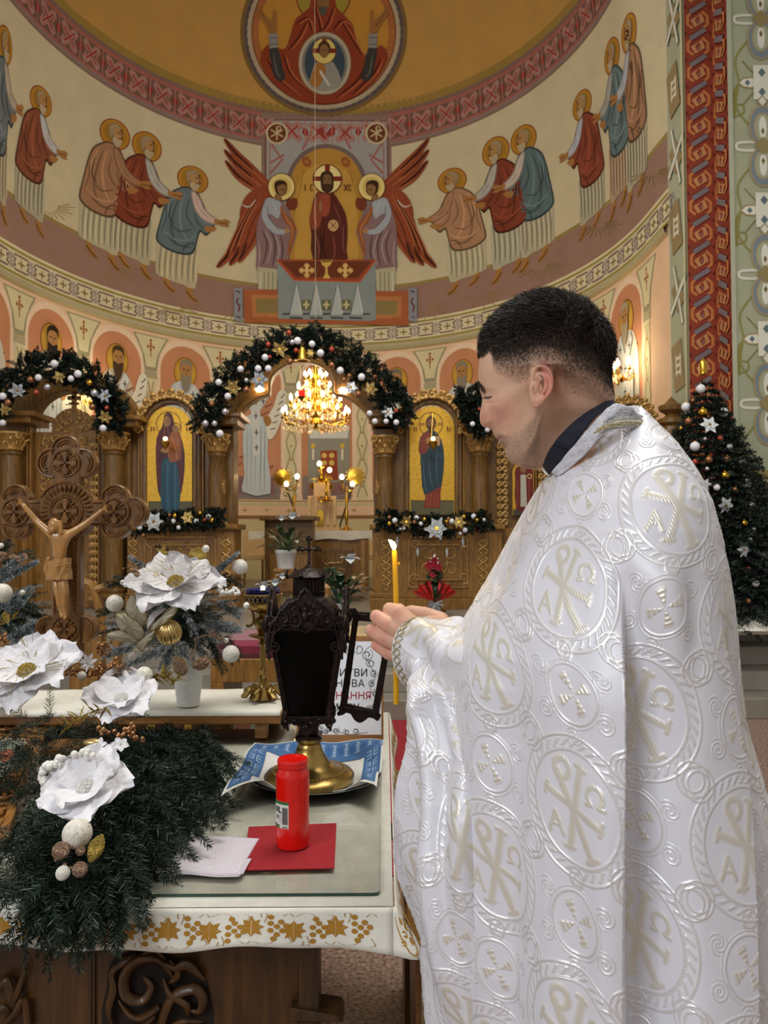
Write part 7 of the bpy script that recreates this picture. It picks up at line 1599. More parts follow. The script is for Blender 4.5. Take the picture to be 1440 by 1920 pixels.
# open door hinged at the back right
D = YLn+.07; A_ = lambda x, y, o=0: W(x, y, D-o); m = MB()
oc = [(663, 1147), (741, 1152), (709, 1349), (636, 1334)]; ic = [(672, 1164), (728, 1168), (698, 1331), (651, 1320)]
m.prism(pxo(oc, D)[::-1]+[] if False else pxo(oc, D), Matrix.Translation((0, D, 0)), .008) if False else None
vs = [W(*p, D) for p in oc]+[W(*p, D) for p in ic]; vb = [v+Vector((0, .009, 0)) for v in vs]
m.add(vs+vb, [(i, (i+1) % 4, 4+(i+1) % 4, 4+i) for i in range(4)]+[(8+i, 8+(i+1) % 4, 12+(i+1) % 4, 12+i) for i in range(4)]+[(i, (i+1) % 4, 8+(i+1) % 4, 8+i) for i in range(4)]+[(4+i, 4+(i+1) % 4, 12+(i+1) % 4, 12+i) for i in range(4)])
ppr(m, [(660, 1140), (668, 1142), (672, 1150), (690, 1152), (705, 1148), (722, 1146), (738, 1146), (743, 1156), (735, 1162), (668, 1162), (660, 1152)], D-.003, .01, .001, 2); ppr(m, [(634, 1328), (640, 1342), (650, 1336), (658, 1340), (664, 1350), (675, 1356), (686, 1350), (695, 1344), (706, 1352), (712, 1348), (708, 1335), (640, 1325)], D-.003, .01, .001, 2)
for x, y in ((636, 1338), (660, 1144)): m.sph(W(x, y, D), .006, 8, 6)
m.build('open_door', IRON, lan)

# tray, napkin ------------------------------------------------------------------------
TRAY = mat('brushed_steel', '9ea0a2', .25, 1, .05, 60)
ct = T(593, 1462, .875); m = MB(); m.lathe([(.0, .001), (.11, .001), (.128, .006), (.158, .017), (.166, .019), (.166, .021), (.158, .0195), (.127, .0085), (.11, .0035), (0, .0035)], (ct.x, ct.y, GZ), 64); tag(m.build('tray', TRAY), 'round steel tray under the blue-bordered napkin and lantern', 'tray')
A3, B3, C3, D3 = T(414, 1493, .925), T(477, 1390, .905), T(722, 1384, .925), T(706, 1478, .925)
def nap(u, v):
    p = (A3*(1-u)+D3*u)*(1-v)+(B3*(1-u)+C3*u)*v
    p = p+Vector((0, .115*max(0, math.sin(PI*u))**.6*(1-v)**2+.008*math.sin(u*9)*(1-v), 0)); q = p
    d = math.hypot(p.x-ct.x, (p.y-ct.y)); dd_ = .0; sag = sm(.20, .13, d)
    z = p.z*(1-sag)+(GZ+.0062)*sag+.004*math.sin(u*13+v*3)*(1-sag)+.004*math.sin(v*11)*(1-sag)
    rr_ = math.hypot(q.x-ct.x, q.y-ct.y); z = max(z, GZ+.0062+max(0, rr_-.11)*.32 if rr_ < .17 else GZ+.012)
    return Vector((q.x, q.y, z))
nk_ = MB(); nk_.add(*gridv(nap, np.linspace(0, 1, 70), np.linspace(0, 1, 50))); NAPM = mat('napkin_linen', 'd9d8d2', .85, var=.04, scale=200, bump=.3, bscale=900); no = nk_.build('napkin', NAPM); no.modifiers.new('t', 'SOLIDIFY').thickness = .0012
tag(no, 'white napkin with blue woven border lying in the steel tray', 'napkin')
BLUEP = mat_attr('blue_weave', .8, .08, 300, .2, bump=.4, bscale=1500); P = Painter(lambda u, v, o: nap(u, v)+Vector((0, 0, o+.0008)), .03, .0008, 6e-5); bw, bh = .125, .22
for q in ([(.015, .97-bh), (.985, .97-bh), (.985, .97), (.015, .97)], [(.015, .03), (.015+bw, .03), (.015+bw, .97), (.015, .97)], [(.985-bw, .03), (.985, .03), (.985, .97), (.985-bw, .97)]): P.off = .0008; P.poly(q, '4a6f9e', 0)
def Emotif(cu, cv, s, t, ax):
    for f in (1, -1):
        for a in (-1, 0, 1):
            p = (cu+f*s*.9, cv+a*t*.5); q = (cu+f*s*.25, cv+a*t*.5); P.line([p, q], .0045 if ax else .007, 'a9c1dd', 0)
        P.line([(cu+f*s*.25, cv-t*.55), (cu+f*s*.25, cv+t*.55)], .006, 'a9c1dd', 0)
for i in range(11):
    u = .06+i*.088
    for v in (.97-bh/2,): P.off = .0012; P.poly([(u-.022, v), (u, v-.05), (u+.022, v), (u, v+.05)], '3b659c', 0); Emotif(u+.044, v, .022, .10, True)
for i in range(8):
    v = .1+i*.09
    for u in (.015+bw/2, .985-bw/2): P.off = .0012; Emotif(u, v, .045, .05, False)
P.build('blue_woven_border', no, BLUEP)

# red grave candle on the red napkin -----------------------------------------------------
REDN = mat('red_paper', '9c1c24', .9, var=.06, scale=80, bump=.3, bscale=1500)
q = [T(*p, .8752) for p in ((457, 1631), (627, 1627), (631, 1543), (466, 1550))]; m = MB(); qd(m, *q, GZ, GZ+.0016); tag(m.build('red_napkin', REDN, None, False), 'folded dark red paper napkin under the red candle jar', 'napkin')
RJ = mat('red_plastic_jar', 'e0150c', .22, var=.04, coat=.4, sss=.4)
jb = T(549, 1586, GZ+.0016); jb.z = GZ+.0018; Dj = jb.y; k = pxm(Dj); zj = lambda y: W(549, y, Dj).z-jb.z; r0 = 30.5*k
jar = thing('candle_jar', 'tall red plastic memorial candle jar on the red napkin', 'candle', jb)
m = MB(); H = zj(1421); m.lathe([(r0*.8, 0), (r0*.97, .003), (r0*1.0, .012), (r0*1.0, H*.5), (r0*1.01, H*.80), (r0*.99, H*.84), (r0*.86, H*.885), (r0*.85, H*.9), (r0*.9, H*.905), (r0*.91, H*.985), (r0*.88, H), (r0*.83, H), (r0*.82, H*.9), (r0*.8, H*.86), (0, H*.84)], jb, 48)
for zz_ in (.925, .955, .98): m.lathe([(r0*.90, H*zz_-.001), (r0*.935, H*zz_), (r0*.90, H*zz_+.001)], jb, 48)
m.build('red_jar', RJ, jar)
m = MB(); m.lathe([(0, H*.845), (r0*.79, H*.845)], jb, 32); m.build('wax', mat('red_wax', '8c0f0c', .5), jar)
P = Painter(lambda x, y, o: jb+Vector(((r0*1.01+o)*math.sin(x), -(r0*1.01+o)*math.cos(x), zj(y))), 5, .0003, 4e-5)
a0, a1 = -1.35, -.12
st_ = lambda p, c: [P.poly([(p[0]+(p[2]-p[0])*i/8, p[1]), (p[0]+(p[2]-p[0])*(i+1)/8, p[1]), (p[0]+(p[2]-p[0])*(i+1)/8, p[3]), (p[0]+(p[2]-p[0])*i/8, p[3])], c, 0) for i in range(8)]
st_((a0, 1494, a1, 1543), 'dcdcd6'); P.off += .0002; st_((a0, 1494, a1, 1499), '2e6b34'); st_((a0, 1537, -.75, 1543), '2e6b34'); P.off += .0002
P.ring((-.86, 1509), .1, 5.2, .06, '15151c', n=16) if False else None
P.line([(-.98+.1*math.cos(a), 1509+5*math.sin(a)) for a in np.linspace(0, 2*PI, 14)], .07, '15151c', 0); P.poly([(-.8, 1503), (-.74, 1503), (-.74, 1512.5), (-.6, 1512.5), (-.6, 1515), (-.8, 1515)], '15151c', 0)
for x in (-1.0, -.85): P.line([(x, 1519), (x, 1526)], .03, '33333a', 0)
P.line([(-.9, 1519), (-.98, 1522.5), (-.9, 1526)], .03, '33333a', 0); P.line([(-.85, 1519), (-.76, 1526)], .03, '33333a', 0)
for i in range(13): x = -.52+i*.028; P.line([(x, 1504), (x, 1535)], .006+.010*(i*7 % 3), '22222a', 0)
for i in range(4): P.line([(-.74, 1519+i*4), (-.58, 1519+i*4)], .8, 'a05048', 0)
P.line([(-.5, 1540), (-.2, 1540)], 2, '44444c', 0); P.build('paper_label', jar, ICONP, 'white paper label with green bands, black letters OL and a barcode')
# lace handkerchief
q = [T(*p, .8765) for p in ((332, 1633), (447, 1638), (486, 1571), (357, 1567))]; m = MB()
def hk(u, v): p = (q[0]*(1-u)+q[1]*u)*(1-v)+(q[3]*(1-u)+q[2]*u)*v; return Vector((p.x, p.y, GZ+.003+.0012*math.sin(u*7+v*4)+.0008*math.sin(v*9)))
m.add(*gridv(hk, np.linspace(0, 1, 30), np.linspace(0, 1, 24))); HKM = mat('white_cotton', 'cfc9d2', .85, var=.03, scale=100, bump=.2, bscale=1200); ho = m.build('handkerchief', HKM); so = ho.modifiers.new('t', 'SOLIDIFY'); so.thickness = .0026; tag(ho, 'folded white handkerchief with lace edging beside the red napkin', 'handkerchief')
m = MB()
def ringat(c, r): m.tube([c+Vector((r*math.cos(a), r*math.sin(a), 0)) for a in np.linspace(0, 2*PI, 11)[:-1]], .0011, 5, True)
for r2, rr in ((0, .0035), (1, .0045)):
    for i in range(30):
        t = i/29; p = hk(t, 0)+Vector((0, -.003-.006*r2, .0002)); ringat(p, rr)
        if i < 22: t = i/21; p = hk(0, t)+Vector((-.003-.006*r2, 0, .0002)); ringat(p, rr)
        if i < 14: t = i/13; p = hk(1, t*.35)+Vector((.003+.003*r2, 0, 0)); ringat(p, rr*.7)
m.build('lace_edging', HKM, ho)

# prayer sign -------------------------------------------------------------------------
sg = thing('prayer_sign', 'printed prayer notice in a wooden stand behind the black lantern', 'sign', W(650, 1392, 2.33)); bl = W(558, 1392, 2.33); brt = W(719, 1392, 2.33); bl.z = brt.z = GZ+.004
topz = W(650, 1170, 2.46).z; dvec = Vector((0, .13, topz-bl.z)); nv = Vector((0, -1, .13/(topz-bl.z))).normalized()
def sp(px, py, o=0):
    d = ray(px, py); p0 = bl+nv*0; t = (p0-CAM).dot(nv)/d.dot(nv); return CAM+d*t+nv*o
def slab(mb, x0, x1, y0, y1, o0, o1):
    v = [sp(x0, y1, o0), sp(x1, y1, o0), sp(x1, y0, o0), sp(x0, y0, o0)]; w_ = [sp(x0, y1, o0)+nv*(o1-o0), sp(x1, y1, o0)+nv*(o1-o0), sp(x1, y0, o0)+nv*(o1-o0), sp(x0, y0, o0)+nv*(o1-o0)]; mb.add(v+w_, [(0, 1, 2, 3), (4, 5, 6, 7), (0, 1, 5, 4), (1, 2, 6, 5), (2, 3, 7, 6), (3, 0, 4, 7)])
m = MB(); slab(m, 556, 719, 1192, 1390, -.02, 0); m.build('stand_board', LO, sg); m = MB(); slab(m, 556, 719, 1379, 1392, 0, .02); m.build('ledge', LO, sg)
m = MB(); a_ = sp(560, 1192, -.02); b_ = sp(716, 1192, -.02); m.box(a_.x, b_.x, a_.y, a_.y+.09, a_.z-.004, a_.z+.004); slab(m, 560, 716, 1166, 1190, -.055, -.05); m.build('back_block', mat('pale_wood_top', 'c9b083', .5), sg)
m = MB(); slab(m, 566, 715, 1203, 1379, .0005, .0014); pp_ = m.build('printed_sheet', mat('white_paper', 'd8d9e0', .6, var=.02), sg)
INK = mat('black_ink', '15151a', .6); INKR = mat('red_ink', 'a01c2c', .6)
def text(s_, xr_, yb, hpx, mt, bold=0):
    cu = bpy.data.curves.new('lettering', 'FONT'); cu.body = s_; cu.align_x = 'RIGHT'; o_ = sp(xr_, yb, .002); ex = (sp(xr_+10, yb, .002)-o_).normalized(); ey = nv.cross(ex).normalized()
    if ey.z < 0: ey = -ey
    cu.size = (sp(xr_, yb-hpx, .002)-o_).length*1.38; cu.extrude = .0002; cu.offset = bold; cu.materials.append(mt); cu.space_character = 1.02
    nz = ex.cross(ey); t_ = bpy.data.objects.new('t', cu); COL.objects.link(t_); me = bpy.data.meshes.new_from_object(t_.evaluated_get(bpy.context.evaluated_depsgraph_get())); bpy.data.objects.remove(t_); me.transform(Matrix(((ex.x, ey.x, nz.x, o_.x), (ex.y, ey.y, nz.y, o_.y), (ex.z, ey.z, nz.z, o_.z), (0, 0, 0, 1)))); o = link('lettering', me, sg); o['label'] = 'lettering '+s_; return o
text('МОЛИТВИ', 690, 1268, 14, INK, .00015); text('НОВА', 684, 1288, 14, INK); text('ЄДНАННЯ', 697, 1311, 14, INKR, .00015); text('МИРУ', 674, 1333, 14, INK)
m = MB()
def curl(x, y, r, s, a0, tn=1.3): m.tube([sp(x+r*(1-.7*t)*math.cos(a0+s*tn*6.28*t), y-r*(1-.7*t)*math.sin(a0+s*tn*6.28*t), .0018) for t in np.linspace(0, 1, 20)], [.0006+.0008*t for t in np.linspace(0, 1, 20)], 4)
for x, y, r, s, a0 in ((673, 1217, 11, 1, 2), (688, 1228, 12, -1, 1), (695, 1243, 9, 1, 2), (701, 1262, 8, -1, 0), (697, 1282, 7, 1, 1), (703, 1300, 7, -1, 2), (692, 1330, 8, 1, 0), (655, 1222, 8, -1, 0), (612, 1372, 6, 1, 0), (630, 1370, 7, -1, 1), (650, 1372, 6, 1, 2), (668, 1371, 7, -1, 0), (600, 1366, 7, -1, 1), (648, 1214, 6, 1, 0)):
    curl(x, y, r, s, a0)
    for j in range(3): a = 2.1*j; m.sph(sp(x+r*.5*math.cos(a), y+r*.5*math.sin(a), .0016), .0012, 6, 4)
m.tube([sp(x, y, .0018) for x, y in cr([(700, 1208), (684, 1222), (692, 1245), (704, 1268), (694, 1290), (704, 1310), (694, 1330)], 4)], .0006, 4); m.tube([sp(x, y, .0018) for x, y in cr([(600, 1376), (625, 1370), (655, 1377), (690, 1373)], 4)], .0006, 4)
m.build('scroll_ornament', INK, sg)

# furniture beyond the table ----------------------------------------------------------
pd = thing('prayer_desk', 'carved oak prayer desk half hidden behind the white vestment', 'prayer desk', (.25, 2.4, 0))
x0 = W(738, 1550, 2.25).x; wbox((x0, .5, 2.2, 2.6, .62, .655), 'desk_top', LO, pd, .004); wbox((x0+.003, .48, 2.22, 2.24, .56, .62), 'front_rail', LO, pd)
wbox((x0+.03, .46, 2.26, 2.58, .0, .62), 'desk_body', OAKD, pd)
m = MB(); a_ = W(745, 1480, 2.5); zt2 = .70
m.box(x0-.002, x0+.03, 2.24, 2.62, .655, .70, bev=.003)
for i in range(9): m.sph((x0+.014, 2.26+i*.042, .702), .012, 8, 6, (1, 1.3, .6))
m.build('carved_side_rail', LO, pd)
m = MB(); m.sph(W(736, 1558, 2.19), .018, 12, 8, (.8, 1, 1.3)); m.build('round_knob', mat('black_knob', '15100d', .15), pd)
cb2 = thing('side_cabinet', 'low pale cabinet with dark top beside the table leg, behind the vestment', 'cabinet', (.3, 2.0, 0)); xa = W(779, 1850, 1.72).x; za = W(790, 1776, 1.72).z
wbox((xa, .45, 1.72, 2.12, .02, za-.02), 'cabinet_body', LO, cb2); wbox((xa-.015, .46, 1.70, 2.13, za-.02, za), 'cabinet_top', OAKD, cb2); wbox((xa+.012, .4, 1.716, 1.722, .1, za-.06), 'door_panel', mat('pale_panel', '9c8a62', .6), cb2)
kn = thing('kneeling_bench', 'oak kneeler with a crimson cushion behind the brass candlestick', 'kneeler', (-.75, 3.7, 0)); Yk = 3.7
za = W(480, 1236, Yk).z; xa, xb = W(395, 1200, Yk).x, W(545, 1200, Yk).x
wbox((xa, xb, Yk, Yk+.5, za-.11, za), 'seat_rail', OAK, kn); wbox((xa, xa+.06, Yk, Yk+.5, 0, za-.11), 'leg', OAK, kn); wbox((xb-.06, xb, Yk, Yk+.5, 0, za-.11), 'leg', OAK, kn); wbox((xa+.02, xb-.02, Yk+.02, Yk+.48, za, za+.085), 'cushion', mat('crimson_velvet', '7c1230', .7, sheen=.4), kn, .025)
wbox((W(545, 1100, Yk).x, W(603, 1100, Yk).x, Yk+.6, Yk+.66, 0, W(560, 1096, Yk+.6).z), 'back_post', OAK, kn, .02)
# chair arms seen behind the cross
hc_ = thing('wooden_armchair', 'carved wooden armchair glimpsed behind the cross', 'chair', (-1.3, 3.4, 0)); Yk = 3.4
m = MB(); m.tube([W(*p, Yk) for p in cr([(150, 1092), (168, 1096), (180, 1118), (188, 1148), (192, 1190)], 4)], .02, 8); m.build('curved_back', OAK, hc_); m = MB(); m.tube([W(176, 1106, Yk), W(212, 1098, Yk)], .018, 8); m.build('arm_rail', OAK, hc_)
for a in ((130, 190), (212, 222)): wbox((W(a[0], 1200, Yk).x, W(a[1], 1200, Yk).x, Yk, Yk+.06, 0, W(100, 1190, Yk).z), 'front_panel', OAK, hc_)
# ================================================================== the man in white vestments
def proj(v):
    """world arrays -> pixel arrays"""
    x, y, z = v[..., 0], v[..., 1], v[..., 2]-1.5
    d = y*_cp+z*_sp; u = -y*_sp+z*_cp; a, b = x/d, u/d; a, b = a-ROLL*b, b+ROLL*a
    return 720+F*a, 960-F*b
def Wn(px, py, Y):
    a = (np.asarray(px, float)-720)/F; b = (960-np.asarray(py, float))/F; a, b = a+ROLL*b, b-ROLL*a
    dx, dy, dz = a, _cp-b*_sp, _sp+b*_cp; t = Y/dy; return np.stack([dx*t, np.broadcast_to(Y, np.shape(t))*1.0, 1.5+dz*t], -1)
man = thing('person', 'man with short dark hair in white brocade vestments lighting a candle at the table', 'person', (.33, 1.1, 0))
def npmesh(name, V, Fq, m, parent, attrs=None, smooth=True):
    me = bpy.data.meshes.new(name); V = np.asarray(V, np.float32); Fq = np.asarray(Fq, np.int32); k = Fq.shape[1]
    me.vertices.add(len(V)); me.vertices.foreach_set('co', V.ravel()); me.loops.add(Fq.size); me.loops.foreach_set('vertex_index', Fq.ravel()); me.polygons.add(len(Fq)); me.polygons.foreach_set('loop_start', np.arange(0, Fq.size, k, dtype=np.int32)); me.update(calc_edges=True)
    for n_, a in (attrs or {}).items():
        if a.ndim == 1: at = me.attributes.new(n_, 'FLOAT', 'POINT'); at.data.foreach_set('value', a.astype(np.float32))
        else: at = me.color_attributes.new(n_, 'FLOAT_COLOR', 'POINT'); at.data.foreach_set('color', a.astype(np.float32).ravel())
    me.materials.append(m)
    if smooth: me.polygons.foreach_set('use_smooth', [True]*len(me.polygons))
    me.validate(); return link(name, me, parent)
# ---- brocade --------------------------------------------------------------------
def seg(x, y, a, b, w):
    ax, ay = a; bx, by = b; dx, dy = bx-ax, by-ay; t = np.clip(((x-ax)*dx+(y-ay)*dy)/(dx*dx+dy*dy), 0, 1); return np.clip(1.5-np.hypot(x-ax-t*dx, y-ay-t*dy)/w, 0, 1)
def ringf(x, y, cx, cy, r, w): return np.clip(1.5-np.abs(np.hypot(x-cx, y-cy)-r)/w, 0, 1)
def brocade(u, v):
    cw, chh = .122, .120; ca, sa = math.cos(.16), math.sin(.16); U, Vv = u*ca+v*sa*.6, v*ca-u*sa
    H = np.zeros_like(u); G = np.zeros_like(u)
    def put(h, g=0):
        np.maximum(H, h, out=H)
        if g: np.maximum(G, h*g, out=G)
    i = np.floor(U/cw); j = np.floor(Vv/chh); fx = U-(i+.5)*cw; fy = Vv-(j+.5)*chh; big = ((i+j) % 2) == 0
    def block(x0, y0, big_):
        h = np.zeros_like(u); g = np.zeros_like(u)
        return h, g
    # distances to the large medallion of this and of neighbouring cells
    for di in (-1, 0, 1):
        for dj in (-1, 0, 1):
            isb = ((i+di+j+dj) % 2) == 0; x = (fx-di*cw); y = (fy-dj*chh)/1.12
            r = np.hypot(x, y); R_ = .0525; X, Y_ = x/R_, -y/R_; ang = np.arctan2(Y_, X)
            h = np.maximum(ringf(x, y, 0, 0, R_, .0011), ringf(x, y, 0, 0, R_*1.27, .0012)); h = np.maximum(h, ringf(x, y, 0, 0, R_*1.035, .0007)*.7)
            rope = np.clip(np.sin(ang*34+(r/R_-1)*30)*1.8, 0, 1)*((r > R_*1.06) & (r < R_*1.21)); put(np.where(isb, np.maximum(h, rope*.8), 0))
            ins = isb & (r < R_*.95)
            hh = np.maximum.reduce([seg(X, Y_, (.16, .74), (-.14, -.74), .075), seg(X, Y_, (-.42, .55), (.42, -.78), .085), seg(X, Y_, (-.68, .16), (.62, -.16), .065), ringf(X, Y_, -.3, .62, .17, .06),
                                    seg(X, Y_, (.05, .78), (.26, .72), .045), seg(X, Y_, (-.26, -.76), (-.04, -.72), .045), seg(X, Y_, (.3, -.84), (.56, -.7), .05), seg(X, Y_, (-.72, .05), (-.66, .26), .045), seg(X, Y_, (.6, -.26), (.66, -.05), .045),
                                    ringf(X, Y_, .5, .36, .17, .045)*(Y_ > .24), seg(X, Y_, (.3, .19), (.42, .21), .04), seg(X, Y_, (.58, .21), (.7, .19), .04), seg(X, Y_, (-.62, -.6), (-.48, -.22), .045), seg(X, Y_, (-.48, -.22), (-.3, -.58), .045), seg(X, Y_, (-.57, -.46), (-.36, -.46), .03)])
            hat = .72+.28*np.sin(X*90+Y_*60); hh = np.where(ins, hh*hat, 0); put(hh, 1)
            iss = ~isb; Rs = .0285; Xs, Ys = x/Rs, -y/Rs; rs = np.hypot(Xs, Ys); an = np.arctan2(Ys, Xs)+.25
            h = np.maximum(ringf(x, y, 0, 0, Rs, .0012), ringf(x, y, 0, 0, Rs*1.14, .0006)*.8)
            m4 = np.abs(((an/(PI/2)) % 1)-.5)*(PI/2); wedge = np.clip((.30+.05*rs-m4)*9, 0, 1)*((rs < .74) & (rs > .06)); wedge = wedge*(.65+.35*np.sin(rs*34))
            put(np.where(iss, h, 0)); put(np.where(iss, wedge, 0), 1)
            # curls between small ring and the large ones
            for k in range(6):
                a = k*PI/3+.5; cx, cy = .0415*math.cos(a), .0405*math.sin(a); q = np.hypot(x-cx, y-cy)
                put(np.where(iss & (q < .0105), np.clip(np.sin(q*1500+np.arctan2(y-cy, x-cx)*(3 if k % 2 else 1))*1.3, 0, 1)*.8, 0))
            q = np.hypot(np.abs(x)-.058, np.abs(y)-.052); put(np.where(isb & (q < .019), np.maximum(np.clip(1.5-np.abs(q-.0165)/.001, 0, 1), np.clip(1.5-np.abs(q-.0115)/.001, 0, 1)), 0)); q = np.hypot(np.abs(x)-.0, y-.064); put(np.where(isb & (q < .0115), np.maximum(ringf(x, y, 0, .064, .0085, .001), np.clip(np.sin(q*1300+5*np.arctan2(y-.064, x)), 0, 1)*.5), 0))
    return H, G
BRO = bpy.data.materials.new('white_brocade'); BRO.use_nodes = True
nt = BRO.node_tree; N = nt.nodes; L = nt.links; b = N['Principled BSDF']
ah = N.new('ShaderNodeAttribute'); ah.attribute_name = 'relief'; ag = N.new('ShaderNodeAttribute'); ag.attribute_name = 'thread'
mx = N.new('ShaderNodeMix'); mx.data_type = 'RGBA'; mx.inputs[6].default_value = (*lin('dddde6'), 1); mx.inputs[7].default_value = (*lin('e2e0e0'), 1); L.new(ah.outputs['Fac'], mx.inputs[0])
mx2 = N.new('ShaderNodeMix'); mx2.data_type = 'RGBA'; mx2.inputs[7].default_value = (*lin('d9d3c0'), 1); L.new(mx.outputs[2], mx2.inputs[6]); L.new(ag.outputs['Fac'], mx2.inputs[0]); L.new(mx2.outputs[2], b.inputs['Base Color'])
r1 = N.new('ShaderNodeMapRange'); r1.inputs[3].default_value = .36; r1.inputs[4].default_value = .3; L.new(ah.outputs['Fac'], r1.inputs[0]); L.new(r1.outputs[0], b.inputs['Roughness'])
r2 = N.new('ShaderNodeMapRange'); r2.inputs[3].default_value = .0; r2.inputs[4].default_value = .4; L.new(ah.outputs['Fac'], r2.inputs[0]); L.new(r2.outputs[0], b.inputs['Metallic'])
b.inputs['Sheen Weight'].default_value = .25; b.inputs['Specular IOR Level'].default_value = .7
tc = N.new('ShaderNodeTexCoord'); mp = N.new('ShaderNodeMapping'); mp.inputs['Scale'].default_value = (900, 900, 2200); ns = N.new('ShaderNodeTexNoise'); ns.inputs['Scale'].default_value = 1; ns.inputs['Detail'].default_value = 2
L.new(tc.outputs['Object'], mp.inputs[0]); L.new(mp.outputs[0], ns.inputs[0]); bp = N.new('ShaderNodeBump'); bp.inputs['Strength'].default_value = .25; bp.inputs['Distance'].default_value = .0006; L.new(ns.outputs[0], bp.inputs['Height']); L.new(bp.outputs[0], b.inputs['Normal'])

def loft(name, rows, disp, du=(0, 0), ncol=900, nrow=1000, relief=.0011, zlow=.14, m=BRO, parent=None, near=.72, closed_top=False):
    """rows: (py, xl, xr, Yc, b) outline of the cloth at each height, a closed tube around the body"""
    rows = np.array(rows, float); pys = np.linspace(rows[0, 0], rows[-1, 0], nrow); xl, xr, Yc, bb = (np.interp(pys, rows[:, 0], rows[:, k]) for k in (1, 2, 3, 4))
    k_ = np.ones(9)/9
    sm_ = lambda a: np.convolve(np.pad(a, 4, 'edge'), k_, 'valid')
    xl, xr, Yc, bb = map(sm_, (xl, xr, Yc, bb))
    nn = int(ncol*near); ph = np.concatenate([np.linspace(-PI*1.08, PI*.08, nn, endpoint=False), np.linspace(PI*.08, PI*.92, ncol-nn, endpoint=False)])
    z = Wn(720, pys, 1.05)[:, 2]; cph, sph = np.cos(ph), np.sin(ph)
    tl, tr = (Wn(xl, pys, 1.0)[:, 0]), (Wn(xr, pys, 1.0)[:, 0])
    x0 = (tl+tr)/2*Yc; a = (tr-tl)/2*Yc
    for _ in range(12):
        rt = (x0[:, None]+a[:, None]*cph)/(Yc[:, None]+bb[:, None]*sph); mn, mxx = rt.min(1), rt.max(1); x0 += ((tl+tr)-(mn+mxx))/2*Yc; a += ((tr-tl)-(mxx-mn))/2*Yc*.9
    X = x0[:, None]+a[:, None]*cph; Y = Yc[:, None]+bb[:, None]*sph*(1-.12*np.abs(cph)**3); Z = np.repeat(z[:, None], ncol, 1)
    Pn = np.stack([X, Y, Z], -1); nx, ny = cph/np.maximum(a[:, None], .02), sph/np.maximum(bb[:, None], .02); l = np.hypot(nx, ny); nx, ny = nx/l, ny/l
    qx, qy = proj(Pn); D_ = disp(qx, qy, ph[None, :], pys[:, None]); Pn[..., 0] += nx*D_; Pn[..., 1] += ny*D_
    # cloth coordinates
    dxy = np.hypot(np.diff(Pn[..., 0], axis=1), np.diff(Pn[..., 1], axis=1)); s = np.concatenate([np.zeros((nrow, 1)), np.cumsum(dxy, 1)], 1); ic = nn//2; s = s-s[:, ic:ic+1]
    dv = np.sqrt(np.sum(np.diff(Pn[:, ic], axis=0)**2, 1)); vv = np.concatenate([[0], np.cumsum(dv)])[:, None]+0*s
    H, G = brocade(s+du[0], vv+du[1])
    dU = np.gradient(Pn, axis=1); dV = np.gradient(Pn, axis=0); Nn = np.cross(dV, dU); Nn /= np.maximum(np.linalg.norm(Nn, axis=-1, keepdims=True), 1e-9); sgn = np.sign((Nn[..., 0]*nx+Nn[..., 1]*ny).mean()); Nn *= sgn
    Pn = Pn+Nn*(H*relief)[..., None]
    V = Pn.reshape(-1, 3); Hf, Gf = H.ravel(), G.ravel()
    ii = np.arange(nrow-1)[:, None]*ncol; jj = np.arange(ncol)[None, :]; j2 = (jj+1) % ncol; Fq = np.stack([ii+jj, ii+j2, ii+ncol+j2, ii+ncol+jj], -1).reshape(-1, 4)
    if zlow is not None:                   # plain fall of the cloth below the frame
        last = Pn[-1]; ex = []; zz_ = np.linspace(last[0, 2]-.03, zlow, 14); c0 = last.mean(0)
        for zq in zz_: e_ = last.copy(); t = (last[0, 2]-zq)/(last[0, 2]-zlow); e_[:, :2] = c0[:2]+(last[:, :2]-c0[:2])*(1+.12*t); e_[:, 2] = zq; ex.append(e_)
        o0 = len(V); V = np.concatenate([V]+ex); Hf = np.concatenate([Hf, np.zeros(14*ncol)]); Gf = np.concatenate([Gf, np.zeros(14*ncol)])
        ii = (np.arange(14)[:, None]-1)*ncol+o0; Fq = np.concatenate([Fq, np.stack([ii+jj, ii+j2, ii+ncol+j2, ii+ncol+jj], -1).reshape(-1, 4)])
    return npmesh(name, V, Fq, m, parent, {'relief': Hf, 'thread': Gf})
g_ = lambda x, c, w: np.exp(-((x-c)/w)**2)
S_ = lambda x, a, b: (lambda t: t*t*(3-2*t))(np.clip((x-a)/(b-a), 0, 1))
